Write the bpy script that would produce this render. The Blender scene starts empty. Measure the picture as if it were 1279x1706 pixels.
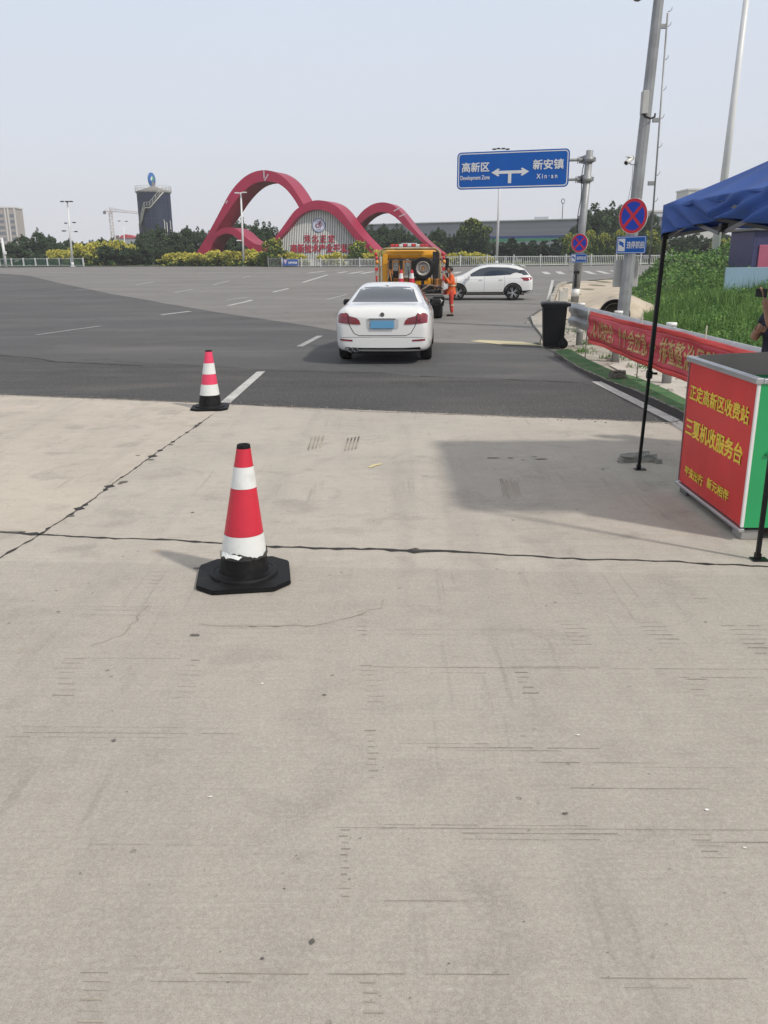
import bpy, bmesh, math, random
import numpy as np
from mathutils import Vector, Matrix
from mathutils.bvhtree import BVHTree
S = bpy.context.scene
COL = S.collection
R = math.radians
random.seed(7)

# ------------------------------------------------------------------ camera
PW, PH, PF, PY0, ROLL, CH = 1279, 1706, 1400.0, 429.0, R(0.35), 1.85
TH = math.atan((853 - PY0) / PF)
_F = Vector((0, math.cos(TH), -math.sin(TH))); _U = Vector((0, math.sin(TH), math.cos(TH))); _X = Vector((1, 0, 0))
CR = math.cos(ROLL) * _X - math.sin(ROLL) * _U
CU = math.sin(ROLL) * _X + math.cos(ROLL) * _U
cam = bpy.data.cameras.new('camera'); cam_o = bpy.data.objects.new('camera', cam); COL.objects.link(cam_o)
cam.sensor_fit = 'HORIZONTAL'; cam.sensor_width = 36; cam.lens = 36 * PF / PW
cam.clip_start = 0.05; cam.clip_end = 4000
mw = Matrix((CR, CU, -_F)).transposed().to_4x4(); mw.translation = (0, 0, CH); cam_o.matrix_world = mw
S.camera = cam_o

# ------------------------------------------------------------------ world, sun, exposure
SUN_DIR = Vector((1.8, -1.25, 2.25)).normalized()
w = bpy.data.worlds.new('World'); S.world = w; w.use_nodes = True
nt = w.node_tree; nt.nodes.clear()
sky = nt.nodes.new('ShaderNodeTexSky'); sky.sky_type = 'NISHITA'; sky.sun_disc = False
sky.sun_elevation = math.asin(SUN_DIR.z); sky.sun_rotation = math.atan2(SUN_DIR.x, SUN_DIR.y)
sky.air_density = 1.2; sky.dust_density = 4.0; sky.ozone_density = 1.5
geo = nt.nodes.new('ShaderNodeTexCoord'); sep = nt.nodes.new('ShaderNodeSeparateXYZ')
nt.links.new(geo.outputs['Generated'], sep.inputs[0])
cr = nt.nodes.new('ShaderNodeValToRGB'); nt.links.new(sep.outputs['Z'], cr.inputs[0])
cr.color_ramp.elements[0].position = 0.0; cr.color_ramp.elements[0].color = (6.9, 6.95, 7.35, 1)
cr.color_ramp.elements[1].position = 0.30; cr.color_ramp.elements[1].color = (6.25, 6.9, 8.0, 1)
e = cr.color_ramp.elements.new(0.75); e.color = (6.6, 6.6, 6.6, 1)
e = cr.color_ramp.elements.new(0.12); e.color = (6.6, 6.95, 7.7, 1)
mx = nt.nodes.new('ShaderNodeMix'); mx.data_type = 'RGBA'; mx.inputs[0].default_value = 0.88
cn = nt.nodes.new('ShaderNodeTexNoise'); cn.inputs['Scale'].default_value = 2.2; cn.inputs['Detail'].default_value = 5
cmap = nt.nodes.new('ShaderNodeMapping'); cmap.inputs['Scale'].default_value = (1, 1, 4); nt.links.new(geo.outputs['Generated'], cmap.inputs[0]); nt.links.new(cmap.outputs[0], cn.inputs['Vector'])
cv = nt.nodes.new('ShaderNodeMapRange'); cv.inputs[3].default_value = 0.965; cv.inputs[4].default_value = 1.035; nt.links.new(cn.outputs[0], cv.inputs[0])
cm_ = nt.nodes.new('ShaderNodeVectorMath'); cm_.operation = 'SCALE'; nt.links.new(cr.outputs[0], cm_.inputs[0]); nt.links.new(cv.outputs[0], cm_.inputs['Scale'])
nt.links.new(sky.outputs[0], mx.inputs[6]); nt.links.new(cm_.outputs[0], mx.inputs[7])
bg = nt.nodes.new('ShaderNodeBackground'); bg.inputs[1].default_value = 0.1
nt.links.new(mx.outputs[2], bg.inputs[0])
ow = nt.nodes.new('ShaderNodeOutputWorld'); nt.links.new(bg.outputs[0], ow.inputs[0])
sl = bpy.data.lights.new('sun', 'SUN'); sl.energy = 2.4; sl.angle = R(3.0); sl.color = (1, 0.93, 0.83)
so = bpy.data.objects.new('sun', sl); COL.objects.link(so)
so.rotation_euler = (-SUN_DIR).to_track_quat('-Z', 'Y').to_euler(); so.location = (20, -14, 25)
S.view_settings.view_transform = 'Standard'; S.view_settings.look = 'None'
S.view_settings.exposure = 0.25; S.view_settings.gamma = 1.0
try: S.view_settings.use_curve_mapping = False
except Exception: pass

# ------------------------------------------------------------------ photo geometry helpers
def ray(u, v):
    return _F + ((u - 639.5) / PF) * CR + ((853 - v) / PF) * CU
def gz(y): return max(0.0, min(1.1, (y - 38) * 0.016))
def G(u, v, z=None):
    d = ray(u, v)
    if z is None:
        z = 0.0
        for i in range(60):
            t = (z - CH) / d.z; z = 0.5 * z + 0.5 * gz(t * d.y)
    t = (z - CH) / d.z
    return Vector((0, 0, CH)) + t * d
def D(u, v, Y):
    d = ray(u, v); return Vector((0, 0, CH)) + d * (Y / d.y)
def XA(u, v, Y): return D(u, v, Y).x

# ------------------------------------------------------------------ materials
MATS = {}
def mat(name, col, rough=0.6, metal=0.0, var=0.12, vs=3.0, bump=0.0, bs=40.0, coat=0.0, spec=None, col2=None, trans=0.0, alpha=1.0, dirt=0.0, dirtcol=(0.12, 0.1, 0.08)):
    if name in MATS: return MATS[name]
    m = bpy.data.materials.new(name); m.use_nodes = True; t = m.node_tree; n = t.nodes
    b = n['Principled BSDF']
    tc = n.new('ShaderNodeTexCoord')
    nz = n.new('ShaderNodeTexNoise'); nz.inputs['Scale'].default_value = vs; nz.inputs['Detail'].default_value = 5
    t.links.new(tc.outputs['Object'], nz.inputs['Vector'])
    rp = n.new('ShaderNodeValToRGB'); rp.color_ramp.elements[0].position = 0.32; rp.color_ramp.elements[1].position = 0.68
    c2 = col2 or tuple(min(1, c * (1 + var)) for c in col)
    c1 = col if col2 else tuple(c * (1 - var) for c in col)
    rp.color_ramp.elements[0].color = (*c1, 1); rp.color_ramp.elements[1].color = (*c2, 1)
    t.links.new(nz.outputs[0], rp.inputs[0])
    out = rp.outputs[0]
    if dirt > 0:
        n2 = n.new('ShaderNodeTexNoise'); n2.inputs['Scale'].default_value = vs * 2.3; n2.inputs['Detail'].default_value = 8
        t.links.new(tc.outputs['Object'], n2.inputs['Vector'])
        r2 = n.new('ShaderNodeMapRange'); r2.inputs[1].default_value = 0.52; r2.inputs[2].default_value = 0.75; r2.inputs[4].default_value = dirt
        t.links.new(n2.outputs[0], r2.inputs[0])
        mm = n.new('ShaderNodeMix'); mm.data_type = 'RGBA'; t.links.new(r2.outputs[0], mm.inputs[0])
        t.links.new(out, mm.inputs[6]); mm.inputs[7].default_value = (*dirtcol, 1); out = mm.outputs[2]
    t.links.new(out, b.inputs['Base Color'])
    b.inputs['Roughness'].default_value = rough; b.inputs['Metallic'].default_value = metal
    if coat: b.inputs['Coat Weight'].default_value = coat; b.inputs['Coat Roughness'].default_value = 0.05
    if spec is not None: b.inputs['Specular IOR Level'].default_value = spec
    if trans: b.inputs['Transmission Weight'].default_value = trans
    if alpha < 1: b.inputs['Alpha'].default_value = alpha
    if bump:
        bn = n.new('ShaderNodeTexNoise'); bn.inputs['Scale'].default_value = bs; bn.inputs['Detail'].default_value = 4
        t.links.new(tc.outputs['Object'], bn.inputs['Vector'])
        bp = n.new('ShaderNodeBump'); bp.inputs['Strength'].default_value = bump; bp.inputs['Distance'].default_value = 0.02
        t.links.new(bn.outputs[0], bp.inputs['Height']); t.links.new(bp.outputs[0], b.inputs['Normal'])
    MATS[name] = m
    return m

# ------------------------------------------------------------------ mesh helpers
def link(o): COL.objects.link(o); return o
def tag(o, label=None, cat=None, group=None, kind=None):
    if label: o['label'] = label
    if cat: o['category'] = cat
    if group: o['group'] = group
    if kind: o['kind'] = kind
    return o
def empty(name, loc=(0, 0, 0), rz=0.0, label=None, cat=None, group=None):
    o = bpy.data.objects.new(name, None); link(o); o.location = loc; o.rotation_euler = (0, 0, rz)
    o.empty_display_size = 0.2
    return tag(o, label, cat, group)
def mobj(name, me, m=None, parent=None, loc=None):
    o = bpy.data.objects.new(name, me); link(o)
    if m is not None and not me.materials: me.materials.append(m)
    if parent is not None: o.parent = parent
    if loc is not None: o.location = loc
    return o
def kids(o): return [c for c in COL.objects if c.parent == o]
def copy_tree(o, parent=None):
    c = o.copy(); link(c)
    if parent is not None: c.parent = parent
    for ch in kids(o): copy_tree(ch, c)
    return c
class MB:
    def __init__(s): s.bm = bmesh.new()
    def _add(s, verts, faces, smooth=False):
        vs = [s.bm.verts.new(v) for v in verts]
        for f in faces:
            try: ff = s.bm.faces.new([vs[i] for i in f]); ff.smooth = smooth
            except ValueError: pass
        return vs
    def box(s, c, d, rot=None, taper=1.0, bev=0.0):
        if bev > 0:
            t = bmesh.new(); bmesh.ops.create_cube(t, size=1)
            for v in t.verts:
                k = taper if v.co.z > 0 else 1
                v.co = Vector((v.co.x * d[0] * k, v.co.y * d[1] * k, v.co.z * d[2]))
            bmesh.ops.bevel(t, geom=t.edges[:], offset=bev, segments=2, affect='EDGES', profile=0.5)
            M = (rot.to_4x4() if rot else Matrix()); M = Matrix.Translation(c) @ M
            bmesh.ops.transform(t, matrix=M, verts=t.verts)
            me = bpy.data.meshes.new('_'); t.to_mesh(me); t.free(); s.bm.from_mesh(me); bpy.data.meshes.remove(me); return s
        hx, hy, hz = d[0] / 2, d[1] / 2, d[2] / 2
        v = []
        for z in (-1, 1):
            k = taper if z > 0 else 1
            for x, y in ((-1, -1), (1, -1), (1, 1), (-1, 1)):
                p = Vector((x * hx * k, y * hy * k, z * hz))
                if rot: p = rot @ p
                v.append(p + Vector(c))
        s._add(v, [(3, 2, 1, 0), (4, 5, 6, 7), (0, 1, 5, 4), (1, 2, 6, 5), (2, 3, 7, 6), (3, 0, 4, 7)])
        return s
    def cyl(s, p0, p1, r0, r1=None, n=16, caps=True, smooth=True, ph=0.0):
        if r1 is None: r1 = r0
        p0, p1 = Vector(p0), Vector(p1); a = (p1 - p0).normalized()
        b = a.orthogonal().normalized() if abs(a.z) < 0.99 else Vector((1, 0, 0)); c = a.cross(b)
        v = []
        for p, r in ((p0, r0), (p1, r1)):
            for i in range(n):
                t = 2 * math.pi * i / n + ph
                v.append(p + (b * math.cos(t) + c * math.sin(t)) * r)
        f = [(i, (i + 1) % n, n + (i + 1) % n, n + i) for i in range(n)]
        vs = s._add(v, f, smooth)
        if caps:
            try: s.bm.faces.new(vs[:n][::-1]); s.bm.faces.new(vs[n:])
            except ValueError: pass
        return s
    def tube(s, pts, r, n=8):
        pts = [Vector(p) for p in pts]; rings = []
        for i, p in enumerate(pts):
            a = (pts[min(i + 1, len(pts) - 1)] - pts[max(i - 1, 0)]).normalized()
            if i == 0: b = a.orthogonal().normalized()
            else: b = (b - a * b.dot(a)).normalized()
            c = a.cross(b); rr = r[i] if isinstance(r, (list, tuple)) else r
            rings.append([s.bm.verts.new(p + (b * math.cos(2 * math.pi * k / n) + c * math.sin(2 * math.pi * k / n)) * rr) for k in range(n)])
        for i in range(len(rings) - 1):
            for k in range(n):
                f = s.bm.faces.new([rings[i][k], rings[i][(k + 1) % n], rings[i + 1][(k + 1) % n], rings[i + 1][k]]); f.smooth = True
        s.bm.faces.new(rings[0][::-1]); s.bm.faces.new(rings[-1])
        return s
    def lathe(s, prof, n=32, axis='Z', c=(0, 0, 0), smooth=True, caps=False):
        rings = []
        for r, z in prof:
            ring = []
            for k in range(n):
                t = 2 * math.pi * k / n; x, y = r * math.cos(t), r * math.sin(t)
                p = (x, y, z) if axis == 'Z' else ((x, z, y) if axis == 'Y' else (z, x, y))
                ring.append(s.bm.verts.new(Vector(p) + Vector(c)))
            rings.append(ring)
        for i in range(len(rings) - 1):
            for k in range(n):
                f = s.bm.faces.new([rings[i][k], rings[i][(k + 1) % n], rings[i + 1][(k + 1) % n], rings[i + 1][k]]); f.smooth = smooth
        if caps: s.bm.faces.new(rings[0][::-1]); s.bm.faces.new(rings[-1])
        return s
    def prism(s, pts, vec, smooth=False):
        vec = Vector(vec); n = len(pts)
        a = [s.bm.verts.new(Vector(p)) for p in pts]; b = [s.bm.verts.new(Vector(p) + vec) for p in pts]
        s.bm.faces.new(a); s.bm.faces.new(b[::-1])
        for i in range(n):
            f = s.bm.faces.new([a[i], b[i], b[(i + 1) % n], a[(i + 1) % n]]); f.smooth = smooth
        return s
    def ball(s, c, r, seg=16, rings=10, fn=None):
        v = []; c = Vector(c)
        rr = r if isinstance(r, (tuple, list)) else (r, r, r)
        t = bmesh.new(); bmesh.ops.create_uvsphere(t, u_segments=seg, v_segments=rings, radius=1)
        for q in t.verts:
            p = q.co.copy()
            if fn: p = fn(p)
            q.co = Vector((p.x * rr[0], p.y * rr[1], p.z * rr[2])) + c
        for f in t.faces: f.smooth = True
        me = bpy.data.meshes.new('_'); t.to_mesh(me); t.free(); s.bm.from_mesh(me); bpy.data.meshes.remove(me)
        return s
    def grid(s, fn, nu, nv, smooth=True):
        g = [[s.bm.verts.new(Vector(fn(i / nu, j / nv))) for j in range(nv + 1)] for i in range(nu + 1)]
        for i in range(nu):
            for j in range(nv):
                f = s.bm.faces.new([g[i][j], g[i + 1][j], g[i + 1][j + 1], g[i][j + 1]]); f.smooth = smooth
        return s
    def build(s, name, m=None, parent=None, loc=None, fix=True, **kw):
        if fix: bmesh.ops.recalc_face_normals(s.bm, faces=s.bm.faces)
        me = bpy.data.meshes.new(name); s.bm.to_mesh(me); s.bm.free()
        o = mobj(name, me, m, parent, loc)
        if kw: tag(o, **kw)
        return o
def eval_mesh(o):
    bpy.context.view_layer.update()
    dg = bpy.context.evaluated_depsgraph_get(); dg.update()
    return bpy.data.meshes.new_from_object(o.evaluated_get(dg))
def bake(o):
    me = eval_mesh(o); o.modifiers.clear(); tmp = o.data; o.data = me; bpy.data.meshes.remove(tmp); return o
def text(body, wdt, hgt, m, parent, name, loc, right, up, bold=0.012, ext=0.002, space=1.0, rot=0):
    """lettering mesh whose bounding box is wdt x hgt, centred on loc, reading along right"""
    c = bpy.data.curves.new(name, 'FONT'); c.body = body; c.align_x = 'CENTER'; c.extrude = 0.01; c.space_character = space
    c.resolution_u = 3
    o = bpy.data.objects.new(name, c); link(o); me = eval_mesh(o); bpy.data.objects.remove(o); bpy.data.curves.remove(c)
    P = np.array([v.co[:] for v in me.vertices]); lo, hi = P.min(0), P.max(0)
    sx, sy = wdt / (hi[0] - lo[0]), hgt / (hi[1] - lo[1])
    rt, upv = Vector(right).normalized(), Vector(up).normalized(); nm = rt.cross(upv)
    bm = bmesh.new()
    for k, (ox, oy) in enumerate(((-1, -1), (1, 1), (1, -1), (-1, 1)) if bold > 0 else ((0, 0),)):   # shifted copies thicken the strokes
        n0 = len(bm.verts); bm.from_mesh(me); bm.verts.ensure_lookup_table()
        for v in bm.verts[n0:]:
            x = (v.co.x + ox * bold - (lo[0] + hi[0]) / 2) * sx; y = (v.co.y + oy * bold - (lo[1] + hi[1]) / 2) * sy; z = v.co.z / 0.01 * ext + k * ext * .12
            v.co = Vector(loc) + rt * x + upv * y + nm * z
    bm.to_mesh(me); bm.free()
    me.name = name
    return mobj(name, me, m, parent)
def sheet(name, pts, off, m, kind='structure', step=None, label=None, cat=None):
    """a ground sheet following the rise of the ground"""
    bm = bmesh.new(); bm.faces.new([bm.verts.new((p[0], p[1], 0)) for p in pts])
    for y in (38, 106.75):
        g = bm.verts[:] + bm.edges[:] + bm.faces[:]
        bmesh.ops.bisect_plane(bm, geom=g, plane_co=(0, y, 0), plane_no=(0, 1, 0))
    for v in bm.verts: v.co.z = gz(v.co.y) + off
    bmesh.ops.recalc_face_normals(bm, faces=bm.faces)
    if bm.faces[:] and bm.faces[:][0].normal.z < 0: bmesh.ops.reverse_faces(bm, faces=bm.faces)
    me = bpy.data.meshes.new(name); bm.to_mesh(me); bm.free()
    o = mobj(name, me, m); tag(o, label, cat, None, kind); return o
def skin(name, nodes, edges, m=None, parent=None, sub=2, root=0):
    """nodes: list of (xyz, radius or (rx, ry))"""
    me = bpy.data.meshes.new(name); me.from_pydata([n[0] for n in nodes], edges, [])
    o = mobj(name, me)
    md = o.modifiers.new('skin', 'SKIN'); md.use_smooth_shade = True
    lay = me.skin_vertices[0].data
    for i, n in enumerate(nodes):
        r = n[1]; lay[i].radius = (r, r) if not isinstance(r, (tuple, list)) else r
        lay[i].use_root = (i == root)
    sb = o.modifiers.new('sub', 'SUBSURF'); sb.levels = sub; sb.render_levels = sub
    bake(o)
    if m: o.data.materials.clear(); o.data.materials.append(m)
    if parent is not None: o.parent = parent
    return o
def chain(*pts): return [(i, i + 1) for i in range(len(pts) - 1)]
def merge_into(o, others):
    bm = bmesh.new(); bm.from_mesh(o.data)
    for q in others: bm.from_mesh(q.data)
    bm.to_mesh(o.data); bm.free()
    for q in others: bpy.data.objects.remove(q)
    for p in o.data.polygons: p.use_smooth = True
    return o
# ================================================================== GROUND
def node_mat(name):
    m = bpy.data.materials.new(name); m.use_nodes = True; return m, m.node_tree, m.node_tree.nodes, m.node_tree.nodes['Principled BSDF']
class NB:
    """small node-building helper"""
    def __init__(s, t): s.t = t; s.n = t.nodes
    def tc(s): 
        if not hasattr(s, '_tc'): s._tc = s.n.new('ShaderNodeTexCoord').outputs['Object']
        return s._tc
    def map(s, sc=(1, 1, 1), rz=0.0, loc=(0, 0, 0)):
        m = s.n.new('ShaderNodeMapping'); m.inputs['Scale'].default_value = sc; m.inputs['Rotation'].default_value = (0, 0, rz); m.inputs['Location'].default_value = loc
        s.t.links.new(s.tc(), m.inputs['Vector']); return m.outputs[0]
    def noise(s, vec, scale, det=4, rough=0.5, dist=0.0):
        x = s.n.new('ShaderNodeTexNoise'); x.inputs['Scale'].default_value = scale; x.inputs['Detail'].default_value = det; x.inputs['Roughness'].default_value = rough; x.inputs['Distortion'].default_value = dist
        s.t.links.new(vec, x.inputs['Vector']); return x.outputs[0]
    def vor(s, vec, scale, feat='F1', rnd=1.0):
        x = s.n.new('ShaderNodeTexVoronoi'); x.feature = feat; x.inputs['Scale'].default_value = scale; x.inputs['Randomness'].default_value = rnd
        s.t.links.new(vec, x.inputs['Vector']); return x.outputs['Distance']
    def rng(s, v, a, b, c=0.0, d=1.0):
        x = s.n.new('ShaderNodeMapRange'); x.inputs[1].default_value = a; x.inputs[2].default_value = b; x.inputs[3].default_value = c; x.inputs[4].default_value = d
        s.t.links.new(v, x.inputs[0]); return x.outputs[0]
    def math(s, op, a, b=None):
        x = s.n.new('ShaderNodeMath'); x.operation = op
        for i, q in enumerate((a, b)):
            if q is None: continue
            if isinstance(q, (int, float)): x.inputs[i].default_value = q
            else: s.t.links.new(q, x.inputs[i])
        return x.outputs[0]
    def mix(s, f, a, b, mode='MIX'):
        x = s.n.new('ShaderNodeMix'); x.data_type = 'RGBA'; x.blend_type = mode
        for i, q in ((0, f), (6, a), (7, b)):
            if isinstance(q, (int, float)): x.inputs[i].default_value = q
            elif isinstance(q, tuple): x.inputs[i].default_value = (*q, 1)
            else: s.t.links.new(q, x.inputs[i])
        return x.outputs[2]
    def bump(s, h, st, dist=0.01):
        x = s.n.new('ShaderNodeBump'); x.inputs['Strength'].default_value = st; x.inputs['Distance'].default_value = dist
        s.t.links.new(h, x.inputs['Height']); return x.outputs[0]

def concrete_material(name, base=(0.485, 0.447, 0.395), dark=(0.37, 0.342, 0.304)):
    m, t, n, b = node_mat(name); q = NB(t)
    o = q.tc()
    big = q.noise(o, 0.55, 7, 0.68, 0.4); c = q.mix(q.rng(big, 0.38, 0.62), dark, base)
    warm = q.noise(q.map(loc=(9, 3, 0)), 1.1, 4, 0.55); c = q.mix(q.rng(warm, 0.42, 0.7, 0, 0.35), c, (0.42, 0.375, 0.32))
    # broom texture: faint streaks across the lane
    st = q.noise(q.map((1.2, 34, 1)), 1.0, 4, 0.6); c = q.mix(q.rng(st, 0.3, 0.7, 0, 0.42), c, (0.56, 0.52, 0.465)); st2 = q.noise(q.map((2.5, 90, 1), -.012, (9, 9, 0)), 1.0, 3, .6); c = q.mix(q.rng(st2, .5, .72, 0, .32), c, (.25, .23, .205))
    # tined grooves in patches
    wv = q.math('FRACT', q.math('MULTIPLY', n_sepy(q), 31.0))
    ln = q.rng(wv, 0.0, 0.16, 1, 0)
    msk = q.rng(q.noise(q.map((0.9, 2.6, 1), loc=(3, 7, 0)), 1.0, 3, 0.6), 0.58, 0.70)
    br = q.rng(q.noise(q.map((3, 30, 1)), 1.0, 2), 0.45, 0.6)
    gm = q.math('MULTIPLY', q.math('MULTIPLY', ln, msk), br); c = q.mix(q.math('MULTIPLY', gm, 0.5), c, (0.15, 0.135, 0.115))
    # pale scuffs
    sc = q.noise(q.map((1.6, 22, 1), 0.12, (5, 1, 0)), 1.0, 5, 0.65)
    smk = q.rng(q.noise(q.map(loc=(20, 5, 0)), 0.8, 2), 0.52, 0.66)
    c = q.mix(q.math('MULTIPLY', q.rng(sc, 0.60, 0.72), q.math('MULTIPLY', smk, 0.7)), c, (0.64, 0.60, 0.54))
    # stains
    sn = q.noise(q.map(loc=(40, 2, 0)), 2.2, 6, 0.6, 0.6); c = q.mix(q.rng(sn, 0.54, 0.74, 0, 0.7), c, (0.24, 0.22, 0.20))
    sm = q.noise(q.map(loc=(7, 21, 0)), 6.5, 6, 0.7, 0.3); c = q.mix(q.rng(sm, 0.5, 0.75, 0, 0.4), c, (0.27, 0.245, 0.215)); c = q.mix(q.rng(sm, 0.25, 0.45, 0.35, 0), c, (0.56, 0.515, 0.45))
    sv = q.vor(q.map(loc=(4, 4, 0)), 1.5); c = q.mix(q.math('MULTIPLY', q.rng(sv, 0.03, 0.07, 1, 0), 0.5), c, (0.22, 0.21, 0.20))
    # rust-brown spots
    rv = q.vor(q.map((1, 1, 1), 0, (17, 8, 0)), 0.9); c = q.mix(q.math('MULTIPLY', q.rng(rv, 0.02, 0.05, 1, 0), 0.45), c, (0.30, 0.18, 0.10))
    # darker, greyer tone on the camera's side of the joint, deepening nearer
    sy_ = q.n.new('ShaderNodeSeparateXYZ'); q.t.links.new(q.map((1, 1, 1), 0.07), sy_.inputs[0]); tmp = q.rng(sy_.outputs[1], 4.86, 4.90, 0.34, 0); c = q.mix(tmp, c, (0.265, 0.245, 0.222)); near_tone = q.rng(q.math('ADD', sy_.outputs[1], q.math('MULTIPLY', big, 2.0)), 2.2, 4.6, 0.22, 0); c = q.mix(near_tone, c, (0.255, 0.235, 0.215))
    # small pits
    pv = q.vor(o, 9.0); ps = q.noise(q.map(loc=(1, 9, 0)), 3.0, 2)
    pit = q.math('MULTIPLY', q.rng(pv, 0.06, 0.11, 1, 0), q.rng(ps, 0.52, 0.6)); c = q.mix(q.math('MULTIPLY', pit, 0.75), c, (0.11, 0.10, 0.09))
    # grain
    g = q.noise(o, 190, 3, 0.7); c = q.mix(q.rng(g, 0.36, 0.66, 0.0, 0.5), c, (0.23, 0.205, 0.17)); g3 = q.noise(q.map(loc=(3, 1, 0)), 380, 2, 0.7); c = q.mix(q.rng(g3, 0.54, 0.68, 0, 0.4), c, (0.62, 0.57, 0.50)); c = q.mix(q.rng(g3, 0.33, 0.43, 0.4, 0), c, (0.14, 0.125, 0.11)); tk_ = q.noise(q.map((2.6, .22, 1), .06, (14, 3, 0)), 1.0, 4, .55); c = q.mix(q.rng(tk_, .54, .72, 0, .42), c, (.27, .25, .225)); tk3 = q.noise(q.map((14, .7, 1), .25, (4, 13, 0)), 1.0, 4, .6); tm = q.rng(q.noise(q.map(loc=(50, 5, 0)), .7, 2), .5, .62); c = q.mix(q.math('MULTIPLY', q.rng(tk3, .58, .68), q.math('MULTIPLY', tm, .4)), c, (.2, .185, .165))
    g2 = q.noise(o, 60, 4, 0.7); c = q.mix(q.rng(g2, 0.45, 0.75, 0, 0.3), c, (0.58, 0.55, 0.5))
    t.links.new(c, b.inputs['Base Color']); b.inputs['Roughness'].default_value = 0.85; b.inputs['Specular IOR Level'].default_value = 0.35
    h = q.math('SUBTRACT', q.math('ADD', q.math('MULTIPLY', g2, 0.5), q.math('MULTIPLY', st, 0.25)), q.math('ADD', q.math('MULTIPLY', pit, 1.2), gm))
    t.links.new(q.bump(h, 0.45, 0.006), b.inputs['Normal'])
    return m
def n_sepy(q):
    s = q.n.new('ShaderNodeSeparateXYZ'); q.t.links.new(q.map((1, 1, 1), -0.012), s.inputs[0]); return s.outputs[1]
def asphalt_material(name, a, b2, grain=150, speck=0.5):
    m, t, n, b = node_mat(name); q = NB(t); o = q.tc(); b.inputs['Specular IOR Level'].default_value = .18
    big = q.noise(q.map((0.5, 1.4, 1)), 0.28, 5, 0.6); c = q.mix(q.rng(big, 0.35, 0.65), a, b2)
    tr = q.noise(q.map((0.12, 2.2, 1), 0.02, (3, 3, 0)), 1.0, 4, 0.6); c = q.mix(q.rng(tr, 0.50, 0.75, 0, 0.4), c, tuple(x * 0.72 for x in a))
    tr2 = q.noise(q.map((0.2, 1.6, 1), 0.3, (13, 9, 0)), 1.0, 4, 0.6); c = q.mix(q.rng(tr2, 0.55, 0.8, 0, 0.4), c, tuple(min(1, x * 1.35) for x in b2))
    oil = q.noise(q.map((1, .6, 1), 0, (31, 5, 0)), 1.3, 6, .65, .5); c = q.mix(q.rng(oil, .58, .72, 0, .55), c, tuple(x * .55 for x in a)); pv = q.vor(q.map(loc=(8, 8, 0)), .8); c = q.mix(q.rng(pv, .02, .10, .6, 0), c, tuple(x * .4 for x in a)); du = q.noise(q.map((.35, .9, 1), .1, (61, 5, 0)), .6, 5, .6); c = q.mix(q.rng(du, .5, .72, 0, .5), c, (.26, .245, .225))
    g = q.noise(o, grain, 3, 0.8); c = q.mix(q.rng(g, 0.35, 0.7, 0, speck), c, tuple(x * 0.45 for x in a))
    g2 = q.noise(q.map(loc=(2, 2, 0)), grain * 0.6, 3, 0.8); c = q.mix(q.rng(g2, 0.55, 0.75, 0, speck), c, tuple(min(1, x * 2.0) for x in b2))
    t.links.new(c, b.inputs['Base Color']); b.inputs['Roughness'].default_value = 0.92
    t.links.new(q.bump(g, 0.5, 0.006), b.inputs['Normal'])
    return m
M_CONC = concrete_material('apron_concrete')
M_ASPH = asphalt_material('road_asphalt', (0.108, 0.109, 0.113), (0.136, 0.137, 0.141), 75, 0.95)
M_ASPN = asphalt_material('coarse_near_asphalt', (0.082, 0.081, 0.083), (0.108, 0.107, 0.108), 48, 1.0)
M_ASPD = asphalt_material('fresh_asphalt', (0.040, 0.039, 0.039), (0.055, 0.054, 0.053), 90)
M_LOT = asphalt_material('worn_asphalt', (0.185, 0.179, 0.176), (0.228, 0.221, 0.214), 70, 0.3)
M_PAINT = None
def paint_material(name, col=(0.72, 0.72, 0.70), under=(0.13, 0.13, 0.13), wear=0.5):
    m, t, n, b = node_mat(name); q = NB(t); o = q.tc()
    g = q.noise(o, 45, 5, 0.75); g2 = q.noise(o, 2.0, 4, 0.6)
    s = q.math('ADD', g, q.math('MULTIPLY', g2, 0.5))
    c = q.mix(q.rng(s, 0.72 + 0.1 * (1 - wear), 0.92, 0, 0.9), col, under)
    t.links.new(c, b.inputs['Base Color']); b.inputs['Roughness'].default_value = 0.75; return m
M_PAINT = paint_material('road_paint', (0.52, 0.52, 0.50), (0.13, 0.13, 0.13), 1.0)
M_PAINTF = paint_material('faded_road_paint', (0.33, 0.33, 0.325), (0.17, 0.17, 0.17), 0.9)
M_DIRT = mat('dry_soil', (0.20, 0.17, 0.12), 0.95, col2=(0.11, 0.12, 0.06), vs=0.15, bump=0.4, bs=6)
M_SAND = mat('pale_sandy_soil', (0.40, 0.34, 0.26), 0.95, col2=(0.53, 0.46, 0.37), vs=1.2, bump=0.5, bs=9, dirt=0.35, dirtcol=(0.25, 0.2, 0.14))
M_SLAB = mat('pale_slab', (0.50, 0.47, 0.42), 0.9, vs=2, var=0.1, bump=0.3, bs=30, dirt=0.4, dirtcol=(0.22, 0.19, 0.15))
M_BLACKTAR = mat('joint_tar', (0.018, 0.016, 0.015), 0.7, var=0.4, vs=20)
M_GROOVE = mat('groove_dark', (0.10, 0.09, 0.08), 0.9, col2=(0.40, 0.35, 0.285), vs=2.2)  # dark fading tone for grooves, cracks and tyre marks

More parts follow.
